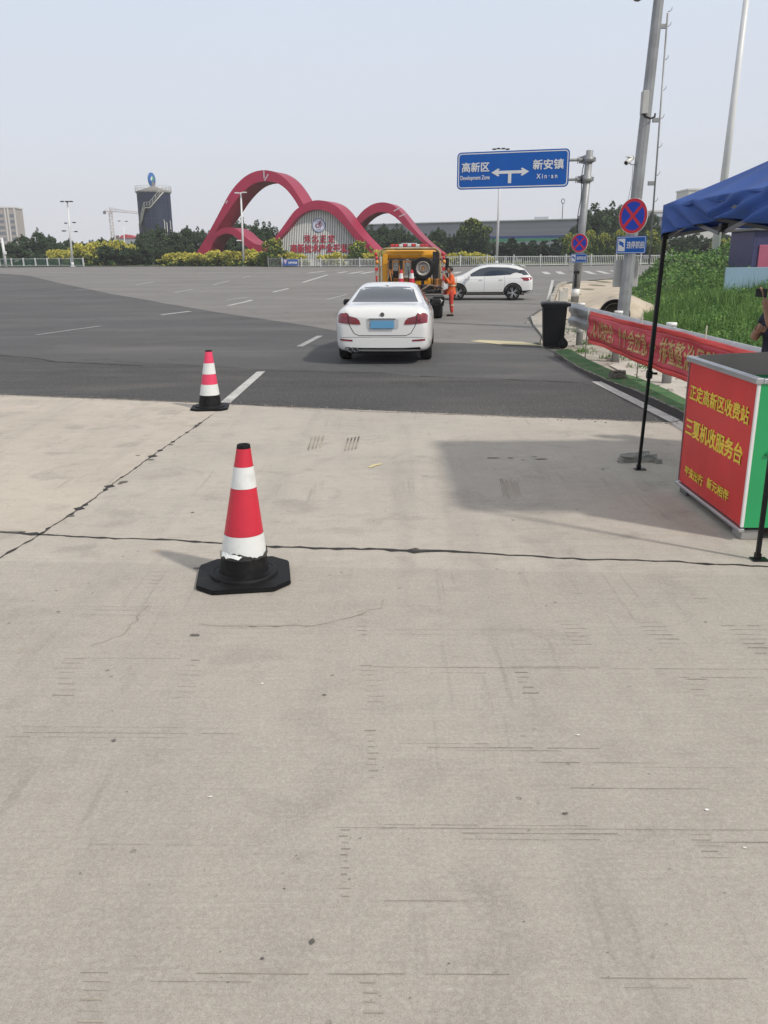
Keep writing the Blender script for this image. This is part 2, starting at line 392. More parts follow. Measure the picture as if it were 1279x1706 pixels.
sheet('ground', [(-520, -120), (520, -120), (520, 640), (-520, 640)], -0.03, M_DIRT)
ASPH = [(-120, 10), (-30, 8), (3.75, 8), (3.78, 10.36), (3.62, 14), (3.5, 17.0), (3.35, 18.6), (3.75, 20.2), (4.6, 27), (5.7, 31), (6.34, 32.8), (8.3, 42.7), (9.86, 49.6), (12.2, 55.5), (18.45, 63.4), (27, 72), (45, 80), (130, 86),
        (130, 101), (36, 97.5), (23, 94.5), (8, 93.2), (-2.3, 94.6), (-16, 100.2), (-36, 104.2), (-120, 108)]
sheet('asphalt_road', ASPH, 0.0, M_ASPH)
CB = [(-60, 27.2), (-5.48, 12.0), (0.01, 10.48), (3.4, 9.57), (3.95, 9.42), (4.05, 8.6), (9.5, 8.2)]
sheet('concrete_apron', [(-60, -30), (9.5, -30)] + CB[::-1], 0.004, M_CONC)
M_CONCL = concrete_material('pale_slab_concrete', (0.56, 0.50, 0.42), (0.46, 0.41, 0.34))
_j = [G(u, v) for u, v in ((65, 893), (160, 828), (250, 763), (355, 691))]
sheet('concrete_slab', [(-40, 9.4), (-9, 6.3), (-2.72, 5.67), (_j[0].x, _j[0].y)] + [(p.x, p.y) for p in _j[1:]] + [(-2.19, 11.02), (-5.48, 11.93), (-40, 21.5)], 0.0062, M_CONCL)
def gp(l, off=0): return [tuple(G(u, v).xy) for u, v in l]
lot = gp([(0, 456), (42, 459), (50, 460), (95, 471), (137, 480), (185, 490), (250, 501), (300, 510), (370, 522), (425, 530), (475, 537.5), (525, 545), (560, 552), (640, 564), (720, 571), (790, 573), (898, 572)])
sheet('parking_lot', [(-60, 92)] + lot + [(3.8, 20.6), (4.5, 26.9), (5.6, 31), (6.2, 32.8), (8.2, 42.7), (9.7, 49.6), (12.0, 55.5), (18.3, 63.4), (27, 71.8), (45, 79.8), (100, 84), (100, 97), (36, 96.0), (23, 93), (8, 91.7), (-2.3, 93.1), (-16, 98), (-36, 100)], 0.004, M_LOT)
_nl = [(-60, 30), (-16, 19.2)] + [tuple(G(u, v).xy) for u, v in ((0, 592), (60, 597), (90, 602.5), (300, 607), (440, 616), (560, 620), (640, 622), (700, 627), (830, 632), (960, 637))] + [(3.22, 12.6)]
sheet('asphalt_near_strip', _nl + [(3.4, 9.6), (3.4, 9.2), (.01, 10.2), (-5.48, 11.7), (-60, 26.9)], 0.002, M_ASPN)
dk = gp([(1002, 640), (985, 632), (955, 612), (930, 594), (968, 616), (1056, 652), (1134, 690), (1137, 702)])
sheet('asphalt_edge_strip', [(3.33, 12.6), (3.28, 14.4), (3.30, 16.4), (3.44, 17.0), (3.60, 14.2), (3.66, 12.2), (3.74, 10.3), (3.52, 9.62)], 0.004, M_ASPD)

def rmark(p0, p1, w, m=None, wl=None):
    a = G(*p0); b = G(*p1); d = (b - a).xy.normalized(); nrm = Vector((-d.y, d.x)) * w / 2
    pts = [a.xy + nrm, a.xy - nrm, b.xy - nrm, b.xy + nrm]
    return sheet('road_marking', pts, 0.009, m or M_PAINT)
for p0, p1, w_, f_ in [((268, 525), (317, 519), .2, 0), ((60, 558.5), (168, 543.5), .12, 1), ((380, 509.5), (420, 500), .2, 0), ((377, 500.5), (412, 495.5), .16, 1),
                      ((455, 487), (480, 481), .2, 0), ((504, 471), (546, 458), .22, 0), ((354, 475), (382, 468), .2, 1), ((404, 463), (417, 460), .2, 1), ((290, 488), (321, 482), .18, 1),
                      ((544, 499.5), (577, 491), .14, 1), ((127.5, 483), (176, 480.3), .2, 1), ((226, 475), (256, 469.5), .2, 1), ((50, 454.6), (330, 455.2), .3, 1), ((330, 455.2), (500, 455), .35, 0),
                      ((512, 455.3), (540, 452.3), .4, 0), ((562, 455.3), (578, 452.8), .4, 0), ((582, 456), (603, 452.8), .5, 0), ((602, 456), (622, 452.8), .5, 0), ((499, 578), (533, 560), .15, 1),
                      ((755, 456), (767, 453), .5, 0), ((906, 453), (913, 457), .5, 0), ((929, 452.6), (937, 457), .5, 0), ((975, 452), (989, 457), .5, 0), ((996, 451.6), (1012, 456.3), .5, 0), ((1019, 451), (1031, 454.6), .5, 0),
                      ((920.5, 467), (912.5, 503), .16, 0), ((880, 481), (905, 481), .1, 1), ((885, 491), (908, 491), .1, 1), ((340, 466), (395, 462), .18, 1), ((430, 461), (560, 457), .12, 1), ((880, 470), (915, 469), .15, 1)]:
    rmark(p0, p1, w_, M_PAINTF if f_ else None)
sheet('road_marking', [tuple(G(u, v).xy) for u, v in ((367, 671.5), (384, 672), (442, 619.5), (428, 620))], 0.009, M_PAINT)
sheet('road_marking', [tuple(G(u, v).xy) for u, v in ((984.5, 636.6), (1001, 636.6), (1132, 701), (1117, 705))], 0.009, M_PAINT)
M_PALE = paint_material('faded_edge_paint', (0.58, 0.56, 0.52), (0.42, 0.39, 0.35), 0.8)
sheet('road_marking', [tuple(G(u, v).xy) for u, v in ((1117, 706), (1132, 702), (1180, 730), (1172, 742))], 0.009, M_PALE)
M_YP = paint_material('yellow_worn_paint', (0.56, 0.50, 0.30), (0.25, 0.235, 0.22), 0.9)
sheet('road_marking', [tuple(G(u, v).xy) for u, v in ((782, 569), (830, 574), (905, 577), (870, 570), (800, 567))], 0.009, M_YP)
M_YP2 = mat('yellow_scrap_paint', (0.56, 0.50, 0.27), 0.8)
sheet('yellow_paint_mark', [tuple(G(u, v).xy) for u, v in ((613, 779.5), (622, 775), (637, 772.5), (634, 775.5), (625, 777.5), (617, 781))], 0.009, M_YP2)
M_OIL = mat('dark_road_patch', (0.09, 0.088, 0.088), 0.8, col2=(0.13, 0.128, 0.128), vs=1.5)

# cracks and tarred joints
def crack(name, px, w0, w1, m, seed=1, seg=0.05, jit=0.012, off=0.0075, wf=None):
    rnd = random.Random(seed); P = [G(*q_) if len(q_) == 2 else Vector((q_[0], q_[1], 0)) for q_ in px]; bm = bmesh.new(); prev = None; s = 0; off2 = 0
    for i in range(len(P) - 1):
        a, b = P[i], P[i + 1]; L = (b - a).length; n = max(2, int(L / seg)); d = (b - a).normalized(); nr = Vector((-d.y, d.x, 0))
        for k in range(n + (1 if i == len(P) - 2 else 0)):
            p = a + (b - a) * (k / n); off2 = off2 * 0.8 + rnd.gauss(0, jit * 0.6)
            ww = rnd.uniform(w0, w1) * (rnd.random() < 0.12 and 2.2 or 1) * (wf(p) if wf else 1)
            z = gz(p.y) + off
            c0 = bm.verts.new(Vector((p.x, p.y, z)) + nr * (off2 + ww)); c1 = bm.verts.new(Vector((p.x, p.y, z)) + nr * (off2 - ww * rnd.uniform(0.5, 1.3)))
            if prev: bm.faces.new([prev[0], prev[1], c1, c0])
            prev = (c0, c1)
    bmesh.ops.recalc_face_normals(bm, faces=bm.faces)
    me = bpy.data.meshes.new(name); bm.to_mesh(me); bm.free(); return tag(mobj(name, me, m), None, None, None, 'structure')
crack('pavement_joint', [(-40, 9.4, 0), (-9, 6.3, 0), (0, 887), (65, 893), (350, 905), (460, 912), (640, 917), (860, 928), (1090, 937), (1250, 944), (9.3, 4.2, 0)], 0.004, 0.009, M_BLACKTAR, 3,
      wf=lambda p: (2.6 if (-0.6 < p.x < 0.6 or p.x < -2.45) else 1.4))
crack('pavement_joint', [(-3.4, -12, 0), (-2.75, 2, 0), (0, 930), (65, 893), (160, 828), (250, 763), (355, 691)], 0.003, 0.007, M_BLACKTAR, 4, wf=lambda p: (0.9 + (random.random() < 0.16) * 2.6), jit=.007)
crack('asphalt_crack', [(0, 592), (60, 597), (90, 603), (240, 610)], 0.008, 0.02, M_BLACKTAR, 5, 0.12)
crack('asphalt_crack', [(188, 602), (300, 607), (440, 616), (560, 620), (640, 622)], 0.006, 0.014, M_BLACKTAR, 6, 0.12)
crack('asphalt_crack', [(700, 627), (830, 632), (960, 637), (985, 637)], 0.006, 0.014, M_BLACKTAR, 7, 0.12)
crack('asphalt_crack', [(-20, 660), (200, 665.5), (640, 687), (1000, 700), (1130, 707)], 0.006, 0.016, M_GROOVE, 8, 0.08)
crack('hairline_crack', [(330, 1040), (420, 1048), (520, 1043), (580, 1032), (632, 1014), (636, 1000)], 0.001, 0.0025, M_GROOVE, 9, 0.03)
crack('hairline_crack', [(250, 1010), (200, 1060), (150, 1075)], 0.0008, 0.002, M_GROOVE, 10, 0.03)

# saw-cut and tined grooves across the apron: thin dark strips (one sheet, nobody would count them)
rg = random.Random(11); gb = MB()
def gline(u0, u1, v, w=0.003, slope=0.0, brk=0.15):
    a, b = G(u0, v), G(u1, v + (u1 - u0) * 0.006 + slope)
    n = max(1, int((b - a).length / 0.05)); w *= .52; f0 = rg.random() * 6
    for k in range(n):
        if n > 2 and (rg.random() < brk * .5 or math.sin(f0 + k * .13) + math.sin(f0 * 2 + k * .041) < -1.1): continue
        p, q = a + (b - a) * (k / n), a + (b - a) * ((k + 1) / n); ww = w * rg.uniform(0.5, 1.1)
        z = 0.0072
        gb._add([(p.x, p.y - ww * .8, z), (q.x, q.y - ww * .8, z), (q.x, q.y + ww, z), (p.x, p.y + ww, z)], [(0, 1, 2, 3)])
def ladder(u0, v0, u1, v1, wpx, step, w=0.0022):
    v = v0
    while v < v1:
        f = (v - v0) / (v1 - v0); u = u0 + (u1 - u0) * f
        gline(u + rg.uniform(-4, 4), u + wpx * rg.uniform(.6, 1.1), v + rg.uniform(-1, 1), w * rg.uniform(0.8, 2.0)); v += step * (1 + 0.25 * f)
for L in [(108, 1098, 90, 1160, 34, 8), (315, 1102, 288, 1165, 30, 8), (599, 1110, 614, 1172, 30, 8), (610, 1218, 610, 1303, 22, 9), (569, 1385, 569, 1505, 15, 10), (603, 1625, 606, 1706, 32, 15), (138, 1622, 128, 1706, 45, 15),
          (928, 1036, 955, 1080, 40, 6), (1062, 1040, 1108, 1078, 40, 6), (1205, 1044, 1260, 1095, 60, 7), (855, 1122, 878, 1170, 24, 8), (1140, 1125, 1160, 1166, 30, 8), (1150, 1392, 1175, 1440, 45, 9), (945, 964, 965, 1008, 14, 6), (1135, 980, 1170, 1015, 22, 6),
          (255, 955, 245, 985, 22, 6), (598, 1020, 598, 1064, 14, 6)]:
    ladder(*L)
for (u0, u1, v, w_) in [(0, 140, 1622, .0018), (140, 640, 1623, .0035), (640, 850, 1625, .0022), (1000, 1279, 1632, .0028), (150, 420, 1637, .0018), (1040, 1150, 1648, .0016), (560, 1290, 1381, .0022), (770, 1290, 1390, .003), (640, 980, 1376, .0018),
                     (770, 1000, 1400, .0016), (1160, 1290, 1405, .003), (640, 780, 1503, .0018), (600, 800, 1112, .0022), (640, 1290, 1113, .0025), (660, 960, 1122, .0018), (1130, 1260, 1130, .003), (850, 1000, 1112, .0022), (20, 300, 1212, .0016), (40, 420, 1222, .0022), (10, 300, 1229, .0018),
                     (660, 900, 1240, .002), (690, 1000, 1247, .0025), (760, 1180, 1252, .0018), (900, 1210, 1272, .002), (1050, 1279, 1280, .0016), (950, 1180, 1315, .0025), (130, 330, 1012, .0016), (140, 300, 1018, .0022), (150, 310, 1026, .0014), (330, 540, 1043, .0022), (360, 480, 1048, .0016),
                     (120, 300, 1098, .0018), (290, 420, 1162, .002), (0, 90, 1425, .0014), (640, 900, 1050, .0014), (640, 1000, 1058, .0014), (700, 1100, 1005, .0013), (0, 120, 1376, .0014), (150, 430, 1409, .0012)]:
    gline(u0, u1, v, w_)
# black tyre ladders near the far edge
for u, v in ((513, 730), (520, 728), (526, 727), (533, 726), (574, 731), (580, 730), (586, 729), (592, 728)):
    a, b = G(u + 6, v), G(u, v + 21); gb._add([(a.x - .007, a.y, .0072), (a.x + .007, a.y, .0072), (b.x + .007, b.y, .0072), (b.x - .007, b.y, .0072)], [(0, 1, 2, 3)])
for k in range(9):
    u = 832 + k * 3.5 + rg.uniform(-1, 1); a, b = G(u, 800 + rg.uniform(-3, 5)), G(u + 6, 828 + rg.uniform(-3, 4)); gb._add([(a.x - .003, a.y, .0072), (a.x + .003, a.y, .0072), (b.x + .003, b.y, .0072), (b.x - .003, b.y, .0072)], [(0, 1, 2, 3)])
gb.build('pavement_grooves', M_GROOVE, kind='stuff', label='thin dark cut grooves scattered across the pale concrete apron', cat='grooves')
# irregular tar spots, spalls and crumbs lying along the joints
def blotch(mb, x, y, rx, ry, rnd, z=0.0085):
    n = 11; v = [(x + math.cos(2 * math.pi * i / n) * rx * rnd.uniform(.5, 1.15), y + math.sin(2 * math.pi * i / n) * ry * rnd.uniform(.5, 1.15), z) for i in range(n)]
    mb._add(v, [tuple(range(n))])
sp = MB(); rs = random.Random(5)
for u, v, rx, ry in [(20, 888, .11, .018), (410, 800, .03, .015), (207, 804, .05, .04), (118, 861, .05, .015), (200, 807, .03, .02), (252, 767, .04, .02), (230, 760, .03, .015), (285, 742, .03, .02), (321, 855, .014, .012), (328, 948, .035, .012), (822, 764, .07, .02), (850, 764, .03, .015), (900, 766, .07, .02), (890, 762, .03, .01),
                     (190, 1236, .011, .01), (325, 1060, .03, .018), (700, 918, .09, .016), (540, 1160, .012, .006), (437, 1600, .008, .006), (942, 1358, .012, .008), (97, 1021, .012, .006), (1175, 1038, .012, .004),
                     (1004, 783, .012, .02), (565, 860, .008, .004), (855, 868, .012, .006), (420, 612, .05, .02), (670, 768, .008, .008), (620, 780, .01, .008), (870, 767, .02, .008), (960, 850, .012, .006), (520, 1571, .01, .012), (720, 680, .006, .05), (850, 680, .006, .35)]:
    p = G(u, v); blotch(sp, p.x, p.y, rx, ry, rs)
for i in range(110):
    u, v = rs.uniform(0, 1279), rs.uniform(700, 1700); p = G(u, v); blotch(sp, p.x, p.y, rs.uniform(.0012, .0042), rs.uniform(.001, .0035), rs)
sp.build('tar_spots', mat('tar_spot', (0.07, 0.064, 0.058), 0.85, col2=(.17, .155, .14), vs=14), kind='stuff', label='small dark tar spots and chips scattered over the pale concrete', cat='stains')
ws = MB()
for u, v, rx, ry in [(437, 1141, .009, .005), (1240, 1415, .006, .004), (962, 1227, .01, .005), (977, 1117, .004, .004), (1177, 1352, .008, .006), (350, 1330, .01, .004)]:
    p = G(u, v); blotch(ws, p.x, p.y, rx, ry, rs)
ws.build('paper_scraps', mat('white_scrap', (0.75, 0.74, 0.72), 0.8), kind='stuff', label='tiny white scraps lying on the pale concrete apron', cat='litter')

gm_ = MB(); rr = random.Random(44)
_sp = [Vector(p_) for p_ in CB[:6]]
for i in range(900):       # grit and crumbs gathered along the seam between concrete and asphalt
    k = rr.choice([1, 1, 2, 2, 3]); a_, c_ = (_sp[0] if k == 0 else _sp[k - 1 + (k == 1) * 0]), _sp[k]
    a_ = _sp[1] if k == 2 else (_sp[2] if k == 3 else Vector((-9, 12.98))); t_ = rr.random(); p_ = a_.lerp(_sp[k], t_); s_ = rr.uniform(.004, .016)
    gm_.box((p_.x, p_.y + rr.gauss(0, .07), .006 + s_ * .2), (s_ * 1.4, s_, s_ * .6), rot=Matrix.Rotation(rr.uniform(0, 3), 3, 'Z'), taper=.7)
gm_.build('grit', mat('grey_grit', (.20, .19, .175), .9, var=.5, vs=30), kind='stuff', label='loose grit along the seam between the concrete and the asphalt', cat='grit')
# verge on the right
sheet('verge', [(3.75, 9.6), (9, 8.4), (14, 12), (9, 22), (8, 27.4), (6.4, 32.8), (5.6, 31), (4.6, 27), (3.7, 20), (3.4, 18.4), (3.5, 17.2), (3.7, 14)], -0.012, mat('rubbly_verge', (0.27, 0.24, 0.20), 0.95, col2=(0.42, 0.385, 0.33), vs=2.6, bump=0.7, bs=16, dirt=.6, dirtcol=(0.12, 0.11, 0.07)))
sheet('drain_slab', [(3.98, 9.7), (4.7, 9.6), (4.75, 13.6), (4.6, 15.6), (4.0, 15.0), (3.93, 13)], 0.006, M_SLAB)
tl = [(924, 586), (945, 600), (968, 614), (1010, 633), (1056.5, 650), (1100, 669), (1138, 687), (1158, 697)]; tr_ = [(947, 582), (981, 601), (1017, 617.6), (1063, 630.7), (1109, 650), (1142, 667), (1168, 682)]
def turf_strip():
    m, t, n, b = node_mat('artificial_turf'); q = NB(t); o = q.tc()
    c = q.mix(q.rng(q.noise(o, 3, 4), .35, .65), (0.045, 0.16, 0.045), (0.10, 0.23, 0.08))
    c = q.mix(q.rng(q.noise(q.map(loc=(5, 5, 0)), 5, 6, .7), .50, .66, 0, .8), c, (0.24, 0.22, 0.14))
    c = q.mix(q.rng(q.noise(o, 140, 2), .5, .7, 0, .6), c, (0.02, 0.06, 0.02))
    t.links.new(c, b.inputs['Base Color']); b.inputs['Roughness'].default_value = 0.9
    t.links.new(q.bump(q.noise(o, 120, 2), 1.0, 0.02), b.inputs['Normal'])
    L = [G(*p) for p in tl]; Rr = [G(*p) for p in tr_]
    pts = [Vector((p.x, p.y, 0.016)) for p in L] + [Vector((p.x, p.y, 0.016)) for p in Rr[::-1]]
    mb = MB(); mb.prism(pts, (0, 0, -0.016))
    mb.build('artificial_turf', m, label='strip of green artificial turf laid along the asphalt edge in front of the red banner', cat='turf mat')
    # pale frayed kerb lip along its road side
    lip = MB(); rr = random.Random(3)
    for i in range(len(L) - 1):
        for k in range(6):
            p = L[i].lerp(L[i + 1], k / 6); r2 = L[i].lerp(L[i + 1], (k + .9) / 6); w_ = rr.uniform(.006, .03)
            lip.prism([(p.x - w_, p.y, 0.002), (p.x + .005, p.y, 0.002), (r2.x + .005, r2.y, 0.002), (r2.x - w_, r2.y, 0.002)], (0, 0, rr.uniform(.008, .018)))
    lip.build('kerb_lip', mat('dusty_lip', (.26, .25, .22), .9, var=.3, vs=9), kind='structure')
turf_strip()
# sandy slope with a hump over the culvert
def slope_z(x, y):
    cx = 7.6 + (y - 27.3) * 0.25; k = math.exp(-((x - cx) / 1.1) ** 2) * max(0, min(1, (y - 27.75) / 0.45)) * max(0, 1 - (y - 28) / 20) 
    return gz(y) + 0.0 + 0.62 * k + 0.05 * math.sin(x * 2.1) * math.sin(y * 0.7)
sb_ = MB()
def sand(i, j):
    y = 26.2 + j * 40
    xl = np.interp(y, [26, 27, 31, 33, 42.7, 49.6, 55.5, 63.4, 72], [4.7, 4.7, 5.8, 6.5, 8.6, 10.1, 12.5, 18.8, 27.3]); xr = xl + 9 - 7 * max(0, (y - 52)) / 14
    x = xl + (xr - xl) * i; return (x, y, slope_z(x, y) + 0.0)
sb_.grid(sand, 40, 110)
sb_.build('sandy_slope', M_SAND, kind='structure')
# ================================================================== SMALL THINGS IN FRONT
M_BLK = mat('black_rubber', (0.007, 0.007, 0.008), 0.6, var=.25, vs=8, dirt=.35, dirtcol=(0.04, 0.038, 0.035), spec=.22)
M_RED = mat('cone_red', (0.54, 0.020, 0.045), 0.45, var=.1, vs=5, dirt=.12, dirtcol=(0.2, .04, .04))
M_PINK = mat('cone_pink_red', (0.68, 0.05, 0.12), 0.45, var=.1, vs=5)
def refl_mat(name):
    m, t, n, b = node_mat(name); q = NB(t); o = q.tc()
    v = q.vor(q.map((1, 1, 1.0)), 95, 'F1', 0.15)
    c = q.mix(q.rng(v, 0.3, 0.5, 0, .12), (0.70, 0.72, 0.71), (0.48, 0.52, 0.52))
    c = q.mix(q.rng(q.noise(o, 9, 5), .58, .72, 0, .35), c, (0.42, 0.41, 0.38))
    t.links.new(c, b.inputs['Base Color']); b.inputs['Roughness'].default_value = 0.35; return m
M_REFL = refl_mat('white_reflective_film')
M_TAPE = mat('black_tape', (0.02, 0.021, 0.02), 0.3, var=.4, vs=30, dirt=.4, dirtcol=(0.16, .14, .1))
def cone(loc, h, r0, r1, bands, half, label, rz=0, torn=False, cat='traffic cone', group=None, name='traffic_cone', lean=0.0):
    e = empty(name, loc, rz, label, cat, group)
    b = MB(); c = half * 0.36
    oct_ = [(half, half - c), (half - c, half), (-half + c, half), (-half, half - c), (-half, -half + c), (-half + c, -half), (half - c, -half), (half, -half + c)]
    b.prism([(x, y, 0.0) for x, y in oct_], (0, 0, 0.028)); 
    bmesh.ops.bevel(b.bm, geom=b.bm.edges[:], offset=0.007, segments=2, affect='EDGES')
    b.lathe([(r0 * 1.34, 0.024), (r0 * 1.34, 0.040), (r0 * 1.28, 0.046), (r0 * 1.2, 0.043), (r0 * 1.17, 0.040), (r0 * 1.05, 0.052), (r0 * 0.9, 0.052)], 40)
    b.build('base', M_BLK, e)
    z0 = 0.045
    def rad(z): return r0 + (r1 - r0) * (z - z0) / (h - z0)
    for i, (za, zb, m) in enumerate(bands):
        s = MB(); k = 5; off = 0.0016 if m is M_REFL else 0.0
        prof = [(rad(za + (zb - za) * j / k) + off, za + (zb - za) * j / k) for j in range(k + 1)]
        if i == len(bands) - 1: prof += [(rad(zb) - 0.004, zb + 0.003), (rad(zb) - 0.012, zb + 0.001), (rad(zb) - 0.014, zb - 0.05)]
        v = s.lathe(prof, 48)
        for q_ in s.bm.verts: q_.co.x += lean * (q_.co.z - .045)
        o = s.build({M_RED: 'red_band', M_PINK: 'pink_band', M_REFL: 'reflective_band', M_BLK: 'black_band'}[m] if i < len(bands) - 1 else 'tip', m, e)
    if torn:
        rt = random.Random(2); t = MB()      # wrinkled tape wound over the lower edge of the white band, with loose flaps
        zc = 0.185; n = 64; top = [zc - 0.012 + 0.016 * math.sin(k * 6.2832 / n * 3 + 1) + rt.uniform(-.006, .006) for k in range(n)]; lo = [.148 + rt.uniform(-.003, .003) for k in range(n)]
        vt, vb = [], []
        for k in range(n):
            a = 2 * math.pi * k / n; ro = 0.004 + rt.uniform(0, .004)
            vt.append(t.bm.verts.new(((rad(top[k]) + ro) * math.cos(a) + lean * (top[k] - .045), (rad(top[k]) + ro) * math.sin(a), top[k])))
            vb.append(t.bm.verts.new(((rad(lo[k]) + ro) * math.cos(a) + lean * (lo[k] - .045), (rad(lo[k]) + ro) * math.sin(a), lo[k])))
        for k in range(n): t.bm.faces.new([vt[k], vt[(k + 1) % n], vb[(k + 1) % n], vb[k]])
        t.build('torn_tape', M_TAPE, e)
        f = MB()
        for a0, zc2, wd, hg in ((-2.35, .185, .028, .022), (-1.95, .178, .05, .016)):
            P = []
            for (da, dz, o_) in ((-wd, hg * .4, .004), (0, hg * .6, .004), (wd, -.1 * hg, .006), (wd * .6, -hg, .02), (-wd * .2, -hg * .5, .012), (-wd * .9, -hg * .8, .016)):
                a = a0 + da / .13; z = zc2 + dz; rr = rad(z) + o_; P.append(Vector((rr * math.cos(a), rr * math.sin(a), z)))
            f.prism(P, Vector((math.cos(a0), math.sin(a0), 0)) * 0.002)
        f.build('loose_film', M_REFL, e)
    return e
c1 = G(407, 962)
cone((c1.x, c1.y, 0.0045), 0.815, 0.150, 0.038, [(.045, .155, M_BLK), (.155, .285, M_REFL), (.285, .565, M_RED), (.565, .69, M_REFL), (.69, .795, M_RED), (.795, .815, M_BLK)], 0.275,
     'large scuffed red and white traffic cone with torn tape, on the concrete nearest the camera', R(8), True, lean=.05)
c2 = G(350, 681)
cone((c2.x, c2.y, 0.0045), 0.735, 0.143, 0.042, [(.045, .18, M_BLK), (.18, .315, M_REFL), (.315, .445, M_PINK), (.445, .58, M_REFL), (.58, .722, M_PINK), (.722, .735, M_BLK)], 0.235,
     'smaller pink-red and white traffic cone standing where the concrete meets the asphalt', R(6), lean=.04)

# ---------------------------------------------------------------- canopy tent
M_TENT = mat('blue_canopy_cloth', (0.016, 0.066, 0.27), 0.75, var=.14, vs=1.6, bump=.12, bs=120)
M_LEGS = mat('black_painted_steel', (0.006, 0.006, 0.007), 0.4, var=.3, vs=6, spec=.25)
M_GREYM = mat('grey_painted_bar', (0.16, 0.165, 0.175), 0.4, metal=.5, var=.15)
X0, X1, Y0, Y1, ZE, ZP = 2.33, 4.85, 4.97, 7.40, 2.25, 2.92
tent = empty('canopy_tent', (0, 0, 0), 0, 'dark blue pop-up canopy tent on thin black legs over the red service counter', 'tent')
cx_, cy_ = (X0 + X1) / 2, (Y0 + Y1) / 2
def tent_top():
    b = MB(); cn = [(X0, Y1), (X0, Y0), (X1, Y0), (X1, Y1)]; N = 56; M2 = 24
    for s in range(4):
        a = Vector((*cn[s], ZE)); c = Vector((*cn[(s + 1) % 4], ZE)); p = Vector((cx_, cy_, ZP))
        def f(i, j, a=a, c=c, p=p, s=s):
            e = a.lerp(c, i); q = e.lerp(p, j); ed = math.sin(math.pi * i) * (1 - j)
            q.z -= 0.055 * ed * math.sin(math.pi * min(1, j * 1.2 + .15)) + 0.03 * math.sin(math.pi * j)
            q.z += 0.016 * math.sin(i * 21 + j * 9 + s) * (1 - j) * math.sin(math.pi * i) ** .5 if 0 < i < 1 else 0
            return q
        b.grid(f, N, M2)
        nrm = Vector((c.y - a.y, -(c.x - a.x), 0)).normalized(); nrm = nrm if nrm.dot(Vector((cx_, cy_, 0)) - Vector(cn[s] + (0,))) < 0 else -nrm
        def g(i, j, a=a, c=c, nrm=nrm, s=s):
            e = a.lerp(c, i); dist = min(i, 1 - i)
            low = 2.005 + 0.075 * math.sin(math.pi * i) + 0.012 * math.sin(i * 14 + s)
            q = e.copy(); q.z = ZE + (low - ZE) * j
            k = math.sin(math.pi * i)
            fold = 0.034 * math.sin((i * 9 + (1 - j) * 2.4 * (1 if i < .5 else -1)) * 4.0 + s * 2) * (0.25 + j) + 0.012 * math.sin((i * 23 - j * 5))
            q += nrm * (0.03 * k * j + fold * min(1, dist * 9)); return q
        b.grid(g, 90, 10)
    bmesh.ops.remove_doubles(b.bm, verts=b.bm.verts, dist=0.0004)
    o = b.build('canopy', M_TENT, tent, fix=True); md = o.modifiers.new('thick', 'SOLIDIFY'); md.thickness = 0.004; md.offset = -1; bake(o)
tent_top()
for lx, ly in ((X0 + .03, Y1 - .03), (X0 + .03, Y0 + .03), (X1 - .03, Y0 + .03), (X1 - .03, Y1 - .03)):
    b = MB(); b.box((lx, ly, 0.46), (0.026, 0.026, 0.90), bev=.003); b.box((lx, ly, 1.50), (0.034, 0.034, 1.36), bev=.004); sh_ = -.06 if (lx < 3 and ly > 6) else 0.0
    for v_ in b.bm.verts: v_.co.x += sh_ * (1 - v_.co.z / 2.2)
    o = b.build('leg', M_LEGS, tent)
    lx += sh_
    b = MB(); b.box((lx + .01, ly - .005, 0.011), (0.10, 0.075, 0.006), bev=.002); b.box((lx, ly, 0.03), (0.034, 0.034, 0.04)); b.build('foot_plate', M_LEGS, o); lx -= sh_ * .4
    b = MB(); b.box((lx, ly, 0.86), (0.046, 0.046, 0.07), bev=.005); b.cyl((lx + .02, ly - .01, .87), (lx + .06, ly - .03, .87), .01); b.build('height_catch', M_LEGS, o); lx -= sh_ * .6
    b = MB(); b.box((lx, ly, 2.02), (0.05, 0.05, 0.08), bev=.005); b.build('corner_bracket', M_LEGS, o)
def truss(p, q, n=2):
    p, q = Vector(p), Vector(q)
    for k in range(n):
        a, c = p.lerp(q, k / n), p.lerp(q, (k + 1) / n); m = a.lerp(c, .5)
        for (s, e) in (((a.x, a.y, 2.20), (c.x, c.y, 2.0)), ((a.x, a.y, 2.0), (c.x, c.y, 2.20))):
            s, e = Vector(s), Vector(e); d = (e - s).normalized()
            b = MB(); L = (e - s).length; rot = d.to_track_quat('X', 'Z').to_matrix(); off = rot @ Vector((0, .014 if e.z > s.z else -.014, 0))
            b.box((s + e) / 2 + off, (L, 0.014, 0.026), rot=rot); b.build('truss_bar', M_GREYM, tent)
I = .035
truss((X0 + I, Y1 - I, 0), (X0 + I, Y0 + I, 0)); truss((X0 + I, Y1 - I, 0), (X1 - I, Y1 - I, 0)); truss((X1 - I, Y1 - I, 0), (X1 - I, Y0 + I, 0)); truss((X0 + I, Y0 + I, 0), (X1 - I, Y0 + I, 0))
b = MB(); b.box((X0 + I + .01, 6.18, 2.035), (.05, .07, .06), bev=.01); b.build('truss_joint', M_LEGS, tent)
b = MB(); b.cyl((cx_, cy_, 2.1), (cx_, cy_, ZP - .03), .02); b.build('centre_mast', M_GREYM, tent)
for lx, ly in ((X0, Y1), (X0, Y0), (X1, Y0), (X1, Y1)):
    b = MB(); b.tube([(lx + (.03 if lx < cx_ else -.03), ly + (.03 if ly < cy_ else -.03), 2.19), (cx_, cy_, ZP - .10)], .011); b.build('roof_bar', M_GREYM, tent)

